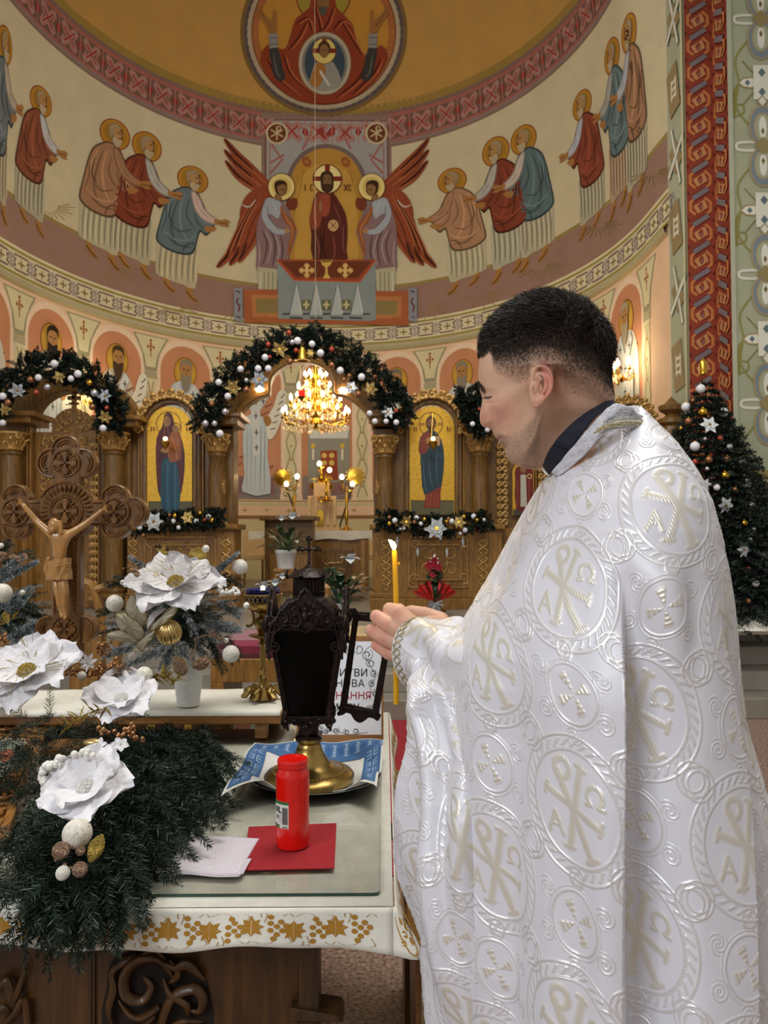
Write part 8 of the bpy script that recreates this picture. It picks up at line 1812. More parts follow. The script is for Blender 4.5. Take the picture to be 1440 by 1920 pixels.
def capeD(x, y, ph, py):
    nearside = (np.sin(ph) < .35)*1.0
    A = S_(y, 1090, 1330); xc = 1163+.013*(y-1180)+4*np.sin(y/170)
    d = A*(.020*S_(x, xc-170, xc-25)*(x < xc)+(.020-.054*S_(x, xc, xc+7)+.038*S_(x, xc+20, xc+150))*(x >= xc))
    A2 = S_(y, 1120, 1400); x2 = np.interp(y, [1050, 1250, 1500, 1920], [1342, 1362, 1388, 1400])
    d = d+A2*(.010*S_(x, x2-120, x2-15)*(x < x2)+(.010-.030*S_(x, x2, x2+6)+.014*S_(x, x2+8, x2+60))*(x >= x2))
    # soft hollows and ridges
    d = d+.010*A*g_(x, 900+.02*(y-1400), 30)-.008*A*g_(x, 962-.03*(y-1400), 28)+.006*A*g_(x, 1035+.02*(y-1500), 34)-.006*S_(y, 1450, 1800)*g_(x, 1100, 26)
    d = d+S_(y, 1000, 1100)*(-.010*g_(x-.25*(y-1120), 1180, 26)*g_(y, 1140, 90)+.009*g_(x-.2*(y-1100), 1250, 34)*g_(y, 1120, 150)-.008*g_(x, 1300, 26)*g_(y, 1180, 160))
    d = d+.004*np.sin(x/47+y/190)*S_(y, 980, 1200)+.0035*np.sin(x/23-y/310+1.3)*S_(y, 1350, 1700)
    d = d+.006*g_(x-1010-.45*(1000-y), 0, 30)*S_(1180-y, 0, 120)-.005*g_(x-1075-.5*(1000-y), 0, 24)*S_(1150-y, 0, 120)
    d = d-.008*g_(x-905-.55*(1150-y), 0, 18)*g_(y, 1120, 70)+.004*g_(x, 1290, 50)*g_(y, 940, 60)
    back = np.sin(ph) >= .2; wb = S_(np.sin(ph)+0*py, -.05, .35); d = d*(1-wb)+wb*.012*np.sin(ph*14+py/400)*S_(py, 1000, 1400); return d*S_(y, 770, 900)
rows = [(757, 1148, 1178, 1.12, .035), (764, 1138, 1196, 1.11, .07), (775, 1127, 1207, 1.10, .09), (790, 1111, 1220, 1.10, .105), (806, 1096, 1234, 1.095, .12), (826, 1079, 1254, 1.09, .14), (850, 1058, 1276, 1.09, .165), (885, 1024, 1303, 1.09, .19), (900, 1012, 1312, 1.09, .2),
        (950, 984, 1338, 1.09, .225), (1000, 959, 1357, 1.09, .24), (1060, 930, 1372, 1.09, .25), (1115, 900, 1385, 1.09, .255), (1170, 872, 1396, 1.09, .258), (1210, 853, 1402, 1.09, .26), (1260, 845, 1409, 1.09, .262), (1340, 843, 1422, 1.09, .265), (1400, 838, 1434, 1.09, .27), (1500, 833, 1455, 1.09, .275), (1640, 828, 1475, 1.09, .28), (1735, 825, 1488, 1.09, .285), (1920, 838, 1510, 1.09, .29)]
cape = loft('phelonion', rows, capeD, (.02, .035), 1150, 1180, parent=man); cape['label'] = 'white brocade outer vestment with monogram medallions'
def frontD(x, y, ph, py):
    d = .012*np.sin(ph*5+py/90)+.006*np.sin(ph*11-py/140+1)+.010*g_(x, 800, 16)*S_(y, 1300, 1450)-.008*g_(x-.1*(y-1500), 815, 10)+.008*np.sin(y/60)*g_(x, 775, 30); return d*S_(y, 1265, 1330)
rowsB = [(1205, 868, 884, 1.13, .008), (1225, 850, 895, 1.13, .03), (1245, 820, 905, 1.13, .045), (1262, 798, 915, 1.13, .05), (1285, 772, 930, 1.13, .06), (1300, 763, 950, 1.12, .075), (1350, 764, 970, 1.12, .10), (1404, 769, 1000, 1.11, .13), (1490, 760, 1000, 1.11, .15), (1590, 758, 1000, 1.11, .16), (1676, 769, 1000, 1.11, .17), (1760, 784, 1000, 1.11, .18), (1832, 798, 1000, 1.11, .18), (1920, 811, 1000, 1.11, .18)]
fr_ = loft('front_drape', rowsB, frontD, (.06, .01), 520, 620, parent=man, near=.7); fr_['label'] = 'front fall of the white brocade vestment'
# sleeve with patterned cuff
def tubeloft(name, ctr, rad, nfold, seed, m, parent, pat=True, ncol=260, nrow=240, amp=.006, sx=1.0):
    ctr = np.array([tuple(W(*c)) for c in ctr]); t = np.linspace(0, 1, len(ctr)); tt = np.linspace(0, 1, nrow); C_ = np.stack([np.interp(tt, t, ctr[:, k]) for k in range(3)], 1); kk_ = np.ones(41)/41
    C_ = np.stack([np.convolve(np.pad(C_[:, k], 20, 'edge'), kk_, 'valid') for k in range(3)], 1); r = np.interp(tt, np.linspace(0, 1, len(rad)), [q[0] for q in rad]); r2 = np.interp(tt, np.linspace(0, 1, len(rad)), [q[1] for q in rad])
    T_ = np.gradient(C_, axis=0); T_ /= np.linalg.norm(T_, axis=1, keepdims=True); up = np.array([0, 0, 1.]); A = np.cross(T_, up); A /= np.linalg.norm(A, axis=1, keepdims=True); B = np.cross(A, T_); ph = np.linspace(0, 2*PI, ncol, endpoint=False)
    ff = amp*np.sin(ph[None, :]*nfold+tt[:, None]*7+seed)*S_(tt, .08, .4)[:, None]+amp*.6*np.sin(ph[None, :]*2+tt[:, None]*22+seed)*S_(tt, .1, .5)[:, None]
    P_ = C_[:, None]+A[:, None]*((r[:, None]+ff)*np.cos(ph))[..., None]+B[:, None]*((r2[:, None]+ff)*np.sin(ph))[..., None]
    s = np.repeat((ph*r.mean())[None, :], nrow, 0); ln = np.concatenate([[0], np.cumsum(np.linalg.norm(np.diff(C_, axis=0), axis=1))])[:, None]+0*s; H, G = brocade(s, ln) if pat else (0*s, 0*s)
    n_ = (A[:, None]*np.cos(ph)[..., None]+B[:, None]*np.sin(ph)[..., None]); P_ = P_+n_*(H*.0009)[..., None]
    ii = np.arange(nrow-1)[:, None]*ncol; jj = np.arange(ncol)[None, :]; j2 = (jj+1) % ncol; Fq = np.stack([ii+jj, ii+j2, ii+ncol+j2, ii+ncol+jj], -1).reshape(-1, 4)
    o = npmesh(name, P_.reshape(-1, 3), Fq, m, parent, {'relief': H.ravel(), 'thread': G.ravel()}); so = o.modifiers.new('t', 'SOLIDIFY'); so.thickness = .0015; so.offset = -1; return o, P_
sl, SPt = tubeloft('sleeve', [(779, 1229, 1.235), (800, 1226, 1.20), (830, 1232, 1.17), (870, 1250, 1.12), (930, 1262, 1.06), (990, 1275, 1.06)], [(.042, .055), (.042, .056), (.047, .058), (.062, .068), (.085, .09)], 5, 1, BRO, man); sl['label'] = 'satin brocade sleeve at the near wrist'
CUFF = mat('cuff_braid', 'c9c6b8', .4, .35, .1, 300, bump=.5, bscale=800); GBR = mat('gold_braid', 'cfc39c', .35, .6, .15, 500, bump=.6, bscale=1500)
m = MB(); n0 = 0
for i0, w_ in ((2, .0018), (50, .0014)): m.tube([Vector(tuple(SPt[i0, j]*1.0)) for j in range(0, 260, 4)], w_, 5, True)
m.build('cuff_piping', GBR, man); m = MB(); q = SPt[0:60:4, ::2]; c_ = q.mean(1, keepdims=True); d_ = q-c_; d_ = d_/np.linalg.norm(d_, axis=-1, keepdims=True); q = (q+d_*.0012).reshape(-1, 3); m.add([Vector(v) for v in q], [(a*130+j, a*130+(j+1) % 130, (a+1)*130+(j+1) % 130, (a+1)*130+j) for a in range(14) for j in range(130)]); m.build('cuff_band', CUFF, man)['label'] = 'braided cuff band'; m = MB()
for ph0 in (0, 1):
    pts = []
    for j in range(0, 260, 2): i_ = 28+13*math.sin(j*2*PI/260*16+ph0*PI); a, b2 = SPt[int(i_), j], SPt[min(239, int(i_)+1), j]; c_ = SPt[int(i_)].mean(0); v = Vector(a); v += (v-Vector(c_)).normalized()*.0024; pts.append(v)
    m.tube(pts, .0012, 4, True)
cf = m.build('cuff_trim', GBR, man); cf['label'] = 'gold braid trim on the near cuff'
sl2, SP2 = tubeloft('sleeve', [(846, 1190, 1.415), (870, 1203, 1.38), (920, 1222, 1.32), (990, 1240, 1.24)], [(.026, .03), (.03, .034), (.04, .05), (.05, .06)], 4, 2, BRO, man, ncol=120, nrow=80); sl2['label'] = 'far sleeve'
m = MB(); [m.tube([Vector(tuple(SP2[i0, j])) for j in range(0, 120, 3)], .0035, 6, True) for i0 in (0, 3, 6)]; m.build('cuff_trim', CUFF, man)['label'] = 'far cuff trim'
# neckline band of lace and braid
def strip(name, top, bot, Ytop, Ybot, m, parent, n=60, wob=.0, th=.002, far=False):
    a = cr(top, 12); b_ = cr(bot, 12); f = lambda L_, t: L_[min(len(L_)-1, int(t*(len(L_)-1)))]; mb = MB()
    mb.add(*gridv(lambda u, v: W(*(f(a, u)[k]*(1-v)+f(b_, u)[k]*v for k in (0, 1)), float(np.interp(u, np.linspace(0, 1, len(Ytop)), Ytop))*(1-v)+float(np.interp(u, np.linspace(0, 1, len(Ybot)), Ybot))*v-wob*math.sin(u*60)*math.sin(v*9)), np.linspace(0, 1, n), np.linspace(0, 1, 10)))
    o = mb.build(name, m, parent, True, 80, rec=False); s = o.modifiers.new('t', 'SOLIDIFY'); s.thickness = th; s.offset = 0; return o
LACE = mat('white_lace_band', 'dcdce4', .55, 0, .05, 200, bump=.6, bscale=500)
tp = [(1034, 886), (1062, 852), (1088, 822), (1118, 788), (1140, 765), (1156, 757), (1180, 765), (1204, 782), (1222, 790), (1229, 806)]; bt = [(1048, 893), (1080, 868), (1106, 842), (1122, 822), (1142, 808), (1165, 803), (1188, 802), (1208, 804), (1222, 806), (1230, 812)]
YT_ = [1.03, 1.005, .985, .975, .97, .975, .985, 1.0, 1.02, 1.05]; YB_ = [1.02, .995, .975, .962, .955, .955, .965, .98, 1.0, 1.04]
strip('neck_band', tp, bt, YT_, YB_, LACE, man, 90, .0015)['label'] = 'white scalloped neckline band'
def online(pts, Ys, off, w, m, name, zig=0, n=120):
    L_ = cr(pts, 14); mb = MB(); V = []
    for i in range(n): t = i/(n-1); p = L_[min(len(L_)-1, int(t*(len(L_)-1)))]; V.append(W(p[0], p[1]+zig*math.sin(t*PI*44), float(np.interp(t, np.linspace(0, 1, len(Ys)), Ys))-off))
    mb.tube(V, w, 5); return mb.build(name, m, man)
online([(1114, 812), (1140, 802), (1165, 799), (1188, 798), (1210, 801), (1229, 808)], [.962, .955, .955, .965, .98, 1.03], .004, .0011, GBR, 'gold_braid'); online([(1120, 806), (1145, 797), (1168, 793), (1190, 792), (1210, 795), (1227, 802)], [.962, .955, .955, .965, .98, 1.03], .004, .0014, GBR, 'gold_braid', 2.2); online([(1128, 800), (1148, 790), (1170, 786), (1190, 785), (1210, 789), (1224, 795)], [.962, .958, .958, .968, .985, 1.03], .004, .0009, GBR, 'gold_braid')
for q in (0, 6, 12): online([(1132+q, 790-q*.9), (1150+q, 778-q), (1172+q, 776-q*.8), (1192, 781-q*.4), (1212, 788-q*.2)], [.965, .96, .965, .975, 1.0], .003, .0012, LACE, 'lace_scallop', 2.5)
# clerical collar
NAVY = mat('navy_cloth', '161a2c', .75, var=.1, scale=200, bump=.3, bscale=900)
ctop = [(1019, 873), (1027, 850), (1044, 824), (1070, 797), (1105, 771), (1144, 750), (1149, 752)]; cbot = [(1030, 889), (1056, 862), (1077, 834), (1097, 806), (1119, 779), (1152, 760), (1153, 764)]
strip('clerical_collar', ctop, cbot, [1.075, 1.035, 1.012, 1.0, 1.01, 1.055, 1.1], [1.06, 1.02, .998, .988, .995, 1.04, 1.1], NAVY, man, 80, 0, .003)['label'] = 'dark navy standing collar'
strip('clerical_collar', ctop, cbot, [1.085, 1.13, 1.155, 1.165, 1.155, 1.11, 1.1], [1.09, 1.14, 1.165, 1.175, 1.165, 1.12, 1.1], NAVY, man, 60, 0, .003)
strip('collar_tab', [(1017, 878), (1021, 882), (1028, 888)], [(1018, 884), (1022, 888), (1029, 892)], [1.07, 1.07, 1.06], [1.07, 1.07, 1.06], PEARL, man, 12)['label'] = 'white collar tab'

# ---- head, neck -------------------------------------------------------------------
YH = 1.085; Cx, Cy = 1022., 705.
prof = [(899, 672), (898, 690), (899, 710), (900, 721), (901.5, 731), (905, 742), (905.5, 748), (904.5, 757), (901.5, 769), (900, 779), (900, 787), (901, 793), (904, 799), (909.5, 801.5), (915.5, 801), (921.5, 801), (925, 804.5), (924.5, 811), (928, 816.5), (937, 821), (933, 825), (933.5, 831), (943, 834), (949, 838), (948, 847), (950, 857), (955.5, 864), (961, 869), (970, 873), (985, 877), (1000, 880), (1016, 881), (1034, 866),
        (1058, 842), (1084, 818), (1112, 793), (1138, 772), (1149, 760), (1147, 752), (1141, 735), (1138, 712), (1137, 690), (1133, 655), (1122, 622), (1103, 594), (1076, 574), (1040, 563), (1000, 565), (962, 580), (933, 602), (912, 630), (903, 650)]
pa = np.array(prof); an = np.unwrap(np.arctan2(pa[:, 1]-Cy, pa[:, 0]-Cx)); rd_ = np.hypot(pa[:, 0]-Cx, pa[:, 1]-Cy); o_ = np.argsort(an); an, rd_ = an[o_], rd_[o_]
NA, NG = 960, 150; al = np.linspace(an[0], an[0]+2*PI, NA, endpoint=False); r = np.interp(al, np.concatenate([an, [an[0]+2*PI]]), np.concatenate([rd_, [rd_[0]]]))
r = np.convolve(np.pad(r, 1, 'wrap'), np.ones(3)/3, 'valid')
bs = [(899, 690), (901, 722), (908, 745), (914, 765), (921, 785), (927, 800), (932, 815), (938, 832), (949, 846)]; ba = np.array(bs); ban = np.arctan2(ba[:, 1]-Cy, ba[:, 0]-Cx); ban = np.where(ban < an[0], ban+2*PI, ban); bo = np.argsort(ban); rb = r.copy(); sel = (al > ban.min()) & (al < ban.max()); rb[sel] = np.interp(al[sel], ban[bo], np.hypot(ba[:, 0]-Cx, ba[:, 1]-Cy)[bo]); rb = np.convolve(np.pad(rb, 30, 'wrap'), np.hanning(63)[1:-1]/np.hanning(63).sum(), 'valid')
ang = (al+PI) % (2*PI)-PI; dirx, diry = np.cos(al), np.sin(al)
Wl = .077-.014*np.clip(diry, 0, 1)*S_(.5-dirx, 0, .5)-.008*np.clip(diry, 0, 1)-.02*S_(diry, .35, .95)*S_(dirx, -.35, .1)
ga = np.linspace(0, PI/2, NG); rho = np.sin(ga); lat = np.cos(ga)**.82
s_ = Wl[:, None]*lat[None, :]; sg_ = np.where(diry > .72, .028, .0135)[:, None]; re = rb[:, None]+(r-rb)[:, None]*np.exp(-(s_/sg_)**2)
jaw = S_(diry, .45, .75)*S_(-dirx, -.2, .3)
PX, PY = Cx+dirx[:, None]*re*rho, Cy+diry[:, None]*re*rho
# keep the muzzle and chin narrower than the skull
nar = 1-.34*S_(Cx-PX, 30, 135)*S_(PY, 700, 860)-.08*S_(PY, 790, 880)
s_ = s_*nar
def headpts(sign):
    P0 = Wn(PX, PY, YH); k = P0.copy(); k[..., 1] = YH-sign*s_; q = k.copy(); q[..., 1] = YH-s_; qx, qy = proj(q)
    d = np.zeros_like(s_)
    d += -.0075*g_(qx, 913, 13)*g_(qy, 742, 11)+.0052*g_(qx, 915, 8)*g_(qy, 746, 6)-.002*g_(qx, 917, 12)*g_(qy, 755, 3)     # socket and lid
    d += .0022*g_(qx, 912, 14)*g_(qy, 727, 6)                                              # brow
    d += .0012*g_(qx, 940, 26)*g_(qy, 770, 20)-.0008*g_(qx, 968, 24)*g_(qy, 812, 20)       # cheek bone, hollow
    d += -.0012*g_(qx, 955, 26)*g_(qy, 705, 26)
    d += -.0042*g_(qx-.2*(qy-770), 919, 7)*g_(qy, 770, 22)+.0034*g_(qx, 915, 6)*g_(qy, 792, 6)-.009*g_(qx, 912, 4)*g_(qy, 799.5, 3)-.002*g_(qx-.5*(qy-805), 925, 6)*g_(qy, 803, 14)   # nostril wing, fold
    d += .002*g_(qx, 940, 12)*g_(qy, 816, 5)-.004*g_(qx, 938, 9)*g_(qy, 821, 2.4)+.0026*g_(qx, 938, 8)*g_(qy, 828, 4)
    jl = np.interp(qx, [940, 960, 985, 1003, 1012, 1022], [900, 878, 862, 832, 800, 770]); below = S_(qy-jl, -8, 16)*S_(qx, 950, 975)*S_(1130-qx, 0, 60)
    d += -.009*below+.0022*np.exp(-((qy-jl+14)/12)**2)*S_(qx, 955, 985)*S_(1030-qx, 0, 25)
    d += -.004*g_(qx, 1046, 12)*g_(qy, 790, 50)+.003*g_(qx-.55*(qy-800), 1062, 16)*S_(qy, 760, 830)
    k[..., 1] += -sign*d*(lat[None, :] > .02)
    return k
Hs = []
for sg in (1, -1): Hs.append(headpts(sg))
V = np.concatenate([Hs[0].reshape(-1, 3), Hs[1].reshape(-1, 3)]); ii = np.arange(NA)[:, None]; jj = np.arange(NG-1)[None, :]; i2 = (ii+1) % NA; Fq = np.stack([ii*NG+jj, i2*NG+jj, i2*NG+jj+1, ii*NG+jj+1], -1).reshape(-1, 4); Fq2 = Fq[:, ::-1]+NA*NG
SK = mat_attr('skin', .52, .05, 90, .45, .12, .25, 700)
hd = npmesh('h', V, np.concatenate([Fq, Fq2]), SK, None)
bm = bmesh.new(); bm.from_mesh(hd.data); bmesh.ops.remove_doubles(bm, verts=bm.verts, dist=.0003); bmesh.ops.recalc_face_normals(bm, faces=bm.faces); bm.to_mesh(hd.data); bm.free()
# ear
EO = cr([(998, 700), (1001, 688), (1010, 682.5), (1020, 683), (1030, 689), (1036.5, 700), (1038.5, 714), (1037, 728), (1031, 741), (1022, 751), (1014, 761), (1005, 765.5), (999.5, 760), (999, 748), (997, 738), (996, 726), (999, 716), (998, 708)], 6, True)
def ear(sign):
    mb = MB(); n = len(EO); K = 22; c = (1012, 722); vs = []
    for i in range(K+1):
        p = i/K
        for (x, y) in EO:
            X, Y_ = c[0]+(x-c[0])*p, c[1]+(y-c[1])*p; fl = max(0, (X-996)/42); up_ = sm(760, 745, y); frn = sm(1012, 1000, x)
            h = .0015+.0135*fl**.9-.004*sm(745, 765, Y_)
            h += (.0062*math.exp(-((p-.88)/.09)**2)-.0048*math.exp(-((p-.70)/.09)**2))*up_*(1-frn*.85)+.0046*math.exp(-((p-.53)/.09)**2)*up_*(1-frn)*(1 if Y_ < 742 else .3)
            h -= .0165*math.exp(-((X-1009)/9.5)**2-((Y_-727)/13)**2)*1.0; h -= .007*math.exp(-((X-1014)/7)**2-((Y_-701)/6)**2)
            h += .0055*math.exp(-((X-1000)/4)**2-((Y_-726)/6)**2)
            if p > .97: h -= .003
            Yd = YH-.0715-h
            q = W(X, Y_, Yd)
            if sign < 0: q = Vector((W(X, Y_, Yd).x*YH/Yd*1.0, 2*YH-Yd, 1.5+(q.z-1.5)*YH/Yd))
            vs.append(q)
    fs = [(i*n+j, i*n+(j+1) % n, (i+1)*n+(j+1) % n, (i+1)*n+j) for i in range(K) for j in range(n)]
    nb = len(vs); vb = [v+Vector((-.002, sign*.0055, 0)) for v in vs]; mb.add(vs+vb, fs+[tuple(nb+q for q in f)[::-1] for f in fs]+[(K*n+j, K*n+(j+1) % n, nb+K*n+(j+1) % n, nb+K*n+j) for j in range(n)])
    # root joining ear to skull
    a = W(1006, 722, YH-.072); 
    if sign < 0: a = Vector((W(1006, 722, YH-.072).x*YH/(YH-.072), YH+.072, 1.5+(a.z-1.5)*YH/(YH-.072)))
    root_ = MB(); root_.sph(a+Vector((0, sign*.006, 0)), .008, 16, 12, (1.0, .9, 1.7)); return mb.build('e', SK, None, rec=True), root_.build('e2', SK, None)
es = [e for s in (1, -1) for e in ear(s)]
# hidden torso and arms, hands
def chain(pts, rad, name='c', sub=2):
    V = [W(*p) for p in pts]; return skinfig(name, V, [(i, i+1) for i in range(len(V)-1)], rad, SK, None, sub)
parts_ = [hd]+es
parts_.append(chain([(1105, 880, 1.1), (1130, 950, 1.1), (1140, 1200, 1.1), (1140, 1500, 1.1)], [.035, .045, .045, .045]))
def balls(pts, n=10, m=None):
    """tapered capsule chain as a dense tube mesh"""
    mb = MB(); P_ = [Vector(W(*p[:3])) for p in pts]; R_ = [p[3] for p in pts]
    for i in range(len(P_)-1):
        k = 7
        for j in range(k+1):
            t = j/k; mb.sph(P_[i].lerp(P_[i+1], t), R_[i]*(1-t)+R_[i+1]*t, 14, 10)
    return mb.build('b', SK, None, rec=False)
near_hand = [
    [(1120, 900, 1.02, .045), (1030, 1235, .98, .035), (880, 1245, 1.12, .030), (800, 1222, 1.22, .026)],
    [(800, 1222, 1.22, .026), (778, 1212, 1.243, .027)], [(800, 1206, 1.225, .024), (772, 1188, 1.25, .024)], [(795, 1235, 1.225, .023), (768, 1232, 1.25, .021)],
    [(778, 1190, 1.25, .021), (748, 1150, 1.262, .0155)], [(776, 1200, 1.25, .02), (730, 1172, 1.258, .0145)], [(774, 1212, 1.25, .02), (724, 1198, 1.262, .0138)], [(772, 1228, 1.252, .018), (730, 1224, 1.27, .0125)],
    [(748, 1150, 1.262, .0152), (730, 1142, 1.28, .0112), (729, 1146, 1.31, .0092), (742, 1150, 1.336, .0078)],
    [(730, 1172, 1.258, .0142), (706, 1156, 1.276, .0114), (707, 1162, 1.308, .0094), (728, 1168, 1.338, .008)],
    [(724, 1198, 1.262, .0136), (696, 1182, 1.282, .0108), (700, 1187, 1.312, .009), (724, 1192, 1.338, .0078)],
    [(730, 1224, 1.27, .0122), (705, 1210, 1.288, .0088), (708, 1213, 1.312, .0078), (727, 1214, 1.334, .007)],
    [(785, 1190, 1.26, .018), (772, 1168, 1.295, .0135), (758, 1152, 1.318, .0105), (748, 1140, 1.330, .0088)]]
far_hand = [
    [(1130, 900, 1.2, .045), (1010, 1235, 1.25, .035), (900, 1212, 1.36, .028), (846, 1186, 1.42, .022)],
    [(846, 1186, 1.42, .022), (820, 1172, 1.432, .021)], [(826, 1164, 1.43, .017), (796, 1150, 1.436, .0125)], [(826, 1172, 1.432, .017), (790, 1160, 1.44, .0125)], [(826, 1180, 1.434, .016), (790, 1172, 1.446, .012)], [(828, 1186, 1.436, .015), (794, 1184, 1.452, .011)],
    [(796, 1150, 1.436, .012), (772, 1144, 1.444, .0095), (756, 1148, 1.45, .0085), (746, 1156, 1.455, .0075)], [(790, 1160, 1.44, .012), (764, 1154, 1.45, .0098), (750, 1160, 1.46, .0085), (742, 1170, 1.466, .0075)],
    [(790, 1172, 1.446, .0118), (766, 1168, 1.458, .0095), (752, 1174, 1.466, .0082), (745, 1184, 1.47, .0074)], [(794, 1184, 1.452, .0105), (774, 1182, 1.464, .0085), (762, 1188, 1.47, .0074), (756, 1196, 1.474, .0066)],
    [(830, 1170, 1.415, .015), (806, 1166, 1.4, .0115), (786, 1170, 1.398, .0095), (774, 1174, 1.404, .008)]]
for hnd in (near_hand, far_hand):
    for c_ in hnd: parts_.append(balls(c_))
body = fuse(parts_, 'body', SK, man, .00118, 1)
me = body.data; nv_ = len(me.vertices); co_ = np.empty(nv_*3, np.float32); me.vertices.foreach_get('co', co_); co_ = co_.reshape(-1, 3).astype(float)
mir = co_.copy(); far_ = mir[:, 1] > YH; head_ = mir[:, 2] > 1.52
mm = far_ & head_; sc_ = (2*YH-mir[mm, 1])/mir[mm, 1]; mir[mm, 0] *= sc_; mir[mm, 2] = 1.5+(mir[mm, 2]-1.5)*sc_; mir[mm, 1] = 2*YH-co_[mm, 1]
X, Y_ = proj(mir)
rng = np.random.default_rng(3); nz = rng.random(nv_)
skin = np.array(lin('d9ae92')); red = np.array(lin('d28577')); dark = np.array(lin('2e241f')); stub = np.array(lin('8e7866')); lip = np.array(lin('a8605a'))
def mixc(c, t, k): return c*(1-k[:, None])+t*k[:, None]
colr = np.repeat(skin[None], nv_, 0)
isface = (Y_ < 900) & (X > 880)
rk = np.clip(.5*g_(X, 938, 26)*g_(Y_, 772, 24)+.5*g_(X, 906, 10)*g_(Y_, 785, 16)+.8*((((X-1018)/25)**2+((Y_-722)/46)**2 < 1) & (np.abs(co_[:, 1]-YH) > .0715))*S_(X, 1000, 1026)+.35*g_(X, 1004, 10)*g_(Y_, 758, 14), 0, 1); colr = mixc(colr, red, rk*isface)
colr = mixc(colr, lip, np.clip(g_(X, 938, 9)*g_(Y_, 822, 6)*1.2, 0, 1)*.8*isface)
bl = np.interp(X, [920, 935, 950, 975, 1000, 1012], [800, 800, 808, 800, 770, 740]); br_ = S_(Y_-bl, 0, 26)*S_(1020-X, 0, 14)*S_(X, 918, 930)*S_(892-Y_, 0, 16); colr = mixc(colr, stub, br_*isface*np.clip(.5+.6*(nz-.5), 0, 1)*1.1)
hb_ = np.interp(X, [890, 905, 930, 960, 1000, 1040, 1080, 1110, 1150], [668, 664, 650, 640, 632, 628, 634, 645, 690]); lowb = np.interp(X, [905, 918, 935, 950, 975, 990, 1000, 1045, 1060, 1100, 1150], [668, 694, 704, 714, 724, 718, 692, 704, 742, 752, 758])
fd = np.clip(1-(Y_-hb_)/np.maximum(lowb-hb_, 6), 0, 1)*S_(X-(900+.9*(675-Y_))*(Y_ < 655)-(918+.1*(Y_-655))*(Y_ >= 655), 0, 9); fd = np.where((X > 996) & (X < 1040) & (Y_ > 690), 0, fd); colr = mixc(colr, dark, isface*np.clip(fd**.8*(.80+.5*(nz-.5))*1.0, 0, .93))
eb = np.clip(g_(Y_-(722+1.1*(X-900)), 0, 5)*S_(912-X, 0, 5)*1.2, 0, .85)*(Y_ < 740)*(Y_ > 712); colr = mixc(colr, dark, eb*isface)
colr = mixc(colr, dark, np.clip(g_(Y_-(744.5-.1*(X-915)), 0, 1.8)*((X > 908) & (X < 923)), 0, .8)*isface)
hand_ = (Y_ > 1100); kr = sum(g_(X, a, 9)*g_(Y_, b, 9) for a, b in ((744, 1150), (722, 1170), (718, 1198), (724, 1222), (706, 1156), (697, 1183), (704, 1210))); colr = mixc(colr, red, np.clip(kr*.6+.15, 0, .7)*hand_)
at = me.color_attributes.new('Col', 'FLOAT_COLOR', 'POINT'); at.data.foreach_set('color', np.concatenate([colr, np.ones((nv_, 1))], 1).astype(np.float32).ravel()); body['label'] = 'head, neck and hands'
# ---- hair -----------------------------------------------------------------------------
nrm = np.empty(nv_*3, np.float32); me.vertices.foreach_get('normal', nrm); nrm = nrm.reshape(-1, 3).astype(float)
def strands(mask, n, lenf, dirf, w, name, m, seed, curl=.0):
    R = np.random.default_rng(seed); idx = np.nonzero(mask)[0]; idx = R.choice(idx, n); p = co_[idx]+R.normal(0, .0007, (n, 3)); nn = nrm[idx]; L_ = lenf(idx, R)[:, None]; d = dirf(idx, nn, R); d /= np.linalg.norm(d, axis=1, keepdims=True)
    sd = np.cross(d, R.normal(0, 1, (n, 3))); sd /= np.linalg.norm(sd, axis=1, keepdims=True); ps = []
    flat = d-nn*np.sum(d*nn, 1, keepdims=True)
    for k, t in enumerate((0, .4, .75, 1)):
        q = p+nn*L_*(.75*t-.38*t*t)*dirf.lift+flat*L_*t+R.normal(0, curl, (n, 3))*t*L_; ww = w*(1, .95, .7, .08)[k]; ps += [q-sd*ww, q+sd*ww]
    Vv = np.stack(ps, 1).reshape(-1, 3); b0 = np.arange(n)[:, None]*8; Fq = np.concatenate([b0+np.array([[2*k, 2*k+1, 2*k+3, 2*k+2]]) for k in range(3)]); return npmesh(name, Vv, Fq, m, None, smooth=False)
HAIR = mat('dark_brown_hair', '2a1f19', .5, var=.3, scale=60, spec=.45)
def d_top(idx, nn, R): 
    x = X[idx]; d = np.stack([-.9-.0*x, R.normal(0, .25, len(idx)), .12+R.normal(0, .15, len(idx))], 1); back = S_(x, 1070, 1130)[:, None]; d = d*(1-back)+np.stack([R.normal(.15, .3, len(idx)), R.normal(0, .3, len(idx)), R.normal(-.55, .3, len(idx))], 1)*back; crown = g_(x, 1082, 18)[:, None]*(Y_[idx] < 620)[:, None]; d = d*(1-crown)+np.stack([R.normal(.4, .4, len(idx)), R.normal(-.1, .4, len(idx)), R.normal(.5, .2, len(idx))], 1)*crown; return d+nn*.35
d_top.lift = 1.0
top = head_ & (Y_ < hb_+6) & (X > 888) & (co_[:, 2] > 1.6)
h1 = strands(top, 30000, lambda i, R: (.0205*S_(hb_[i]+8-Y_[i], -4, 55)+.006)*R.uniform(.75, 1.1, len(i)), d_top, .00034, 'hair', HAIR, 1, .08)
def d_s(idx, nn, R): return np.stack([R.normal(-.1, .3, len(idx)), R.normal(0, .3, len(idx)), R.normal(-.8, .2, len(idx))], 1)+nn*.4
d_s.lift = .8
fm = head_ & (fd > .05) & (fd < 1) & isface & ~((X > 994) & (X < 1040) & (Y_ > 684))
h2 = strands(fm & (nz < fd**.6+.1), 34000, lambda i, R: (.0011+.0085*fd[i]**2.2)*R.uniform(.7, 1.1, len(i)), d_s, .00016, 'fade_hair', HAIR, 2, .05)
hairo = h1; 
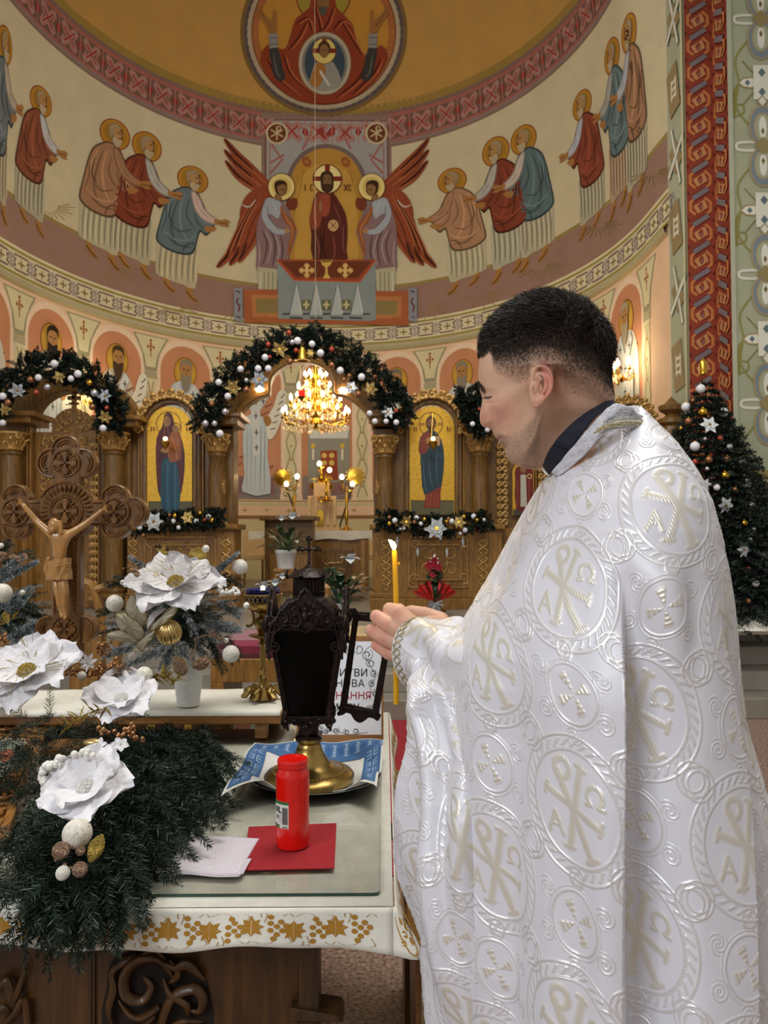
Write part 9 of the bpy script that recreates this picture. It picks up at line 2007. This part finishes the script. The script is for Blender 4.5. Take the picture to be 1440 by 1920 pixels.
for o, l in ((h1, 'short dark hair on top'), (h2, 'clipped dark hair at the sides')): o['label'] = l; attach(o, man)
brow = head_ & (eb > .35) & isface
if brow.sum() > 20: h3 = strands(brow, 500, lambda i, R: .0055*R.uniform(.6, 1.1, len(i)), d_s, .00018, 'eyebrow', HAIR, 3); attach(h3, man)
m = MB()
for i in range(14): t = i/13; p = W(908+13*t, 744.5+1.0*math.sin(t*3), YH-.045-.012*t); m.tube([p, p+Vector((-.004+.001*t, -.002, -.003))], [.00028, .0001], 4)
m.build('eyelashes', HAIR, man)
# shoes under the hem
BLK = mat('black_leather', '15130f', .35)
for dy in (-.1, .1):
    m = MB(); c = Vector((.33, 1.1+dy, 0)); m.lathe([(.0, 0), (.05, .0), (.052, .02), (.045, .05), (.03, .09), (.02, .12), (0, .12)], c+Vector((.06, 0, 0)), 16); m.sph(c+Vector((-.06, 0, .035)), .045, 16, 10, (2.2, 1, .75)); m.build('shoe', BLK, man)
# candle in the hand
c0, c1 = W(742, 1322, 1.318), W(741, 1031, 1.322)
tp_ = thing('taper_candle', 'thin lit yellow beeswax candle held in the man\'s hand', 'candle', c0)
m = MB(); pts = [W(x, y, 1.32) for x, y in cr([(743, 1320), (742.5, 1250), (742, 1180), (742.5, 1120), (741, 1070), (739.5, 1032)], 4)]; m.tube(pts, [.0048]*(len(pts)-2)+[.0049, .0044], 16); m.sph(W(748, 1057, 1.316), .0018, 8, 6, (1, 1, 1.6)); m.build('wax', mat('yellow_beeswax', 'd9a512', .4, var=.05, sss=.3), tp_)
m = MB(); m.tube([W(739.5, 1032, 1.32), W(738, 1024, 1.32)], .0007, 5); m.build('wick', mat('black_wick', '100c08', .8), tp_)
m = MB(); fp_ = [W(739, 1031, 1.32), W(738.5, 1025, 1.32), W(736, 1019, 1.32), W(731, 1014, 1.32), W(728, 1012, 1.32)]; m.tube(fp_, [.0022, .0050, .0048, .0024, .0003], 12); m.build('flame', mat('candle_flame', 'fff0b0', .4, emit='ffe08a', estr=16), tp_)
light('candle_flame_light', 'POINT', W(735, 1018, 1.30), .12, (1, .7, .35), .006)
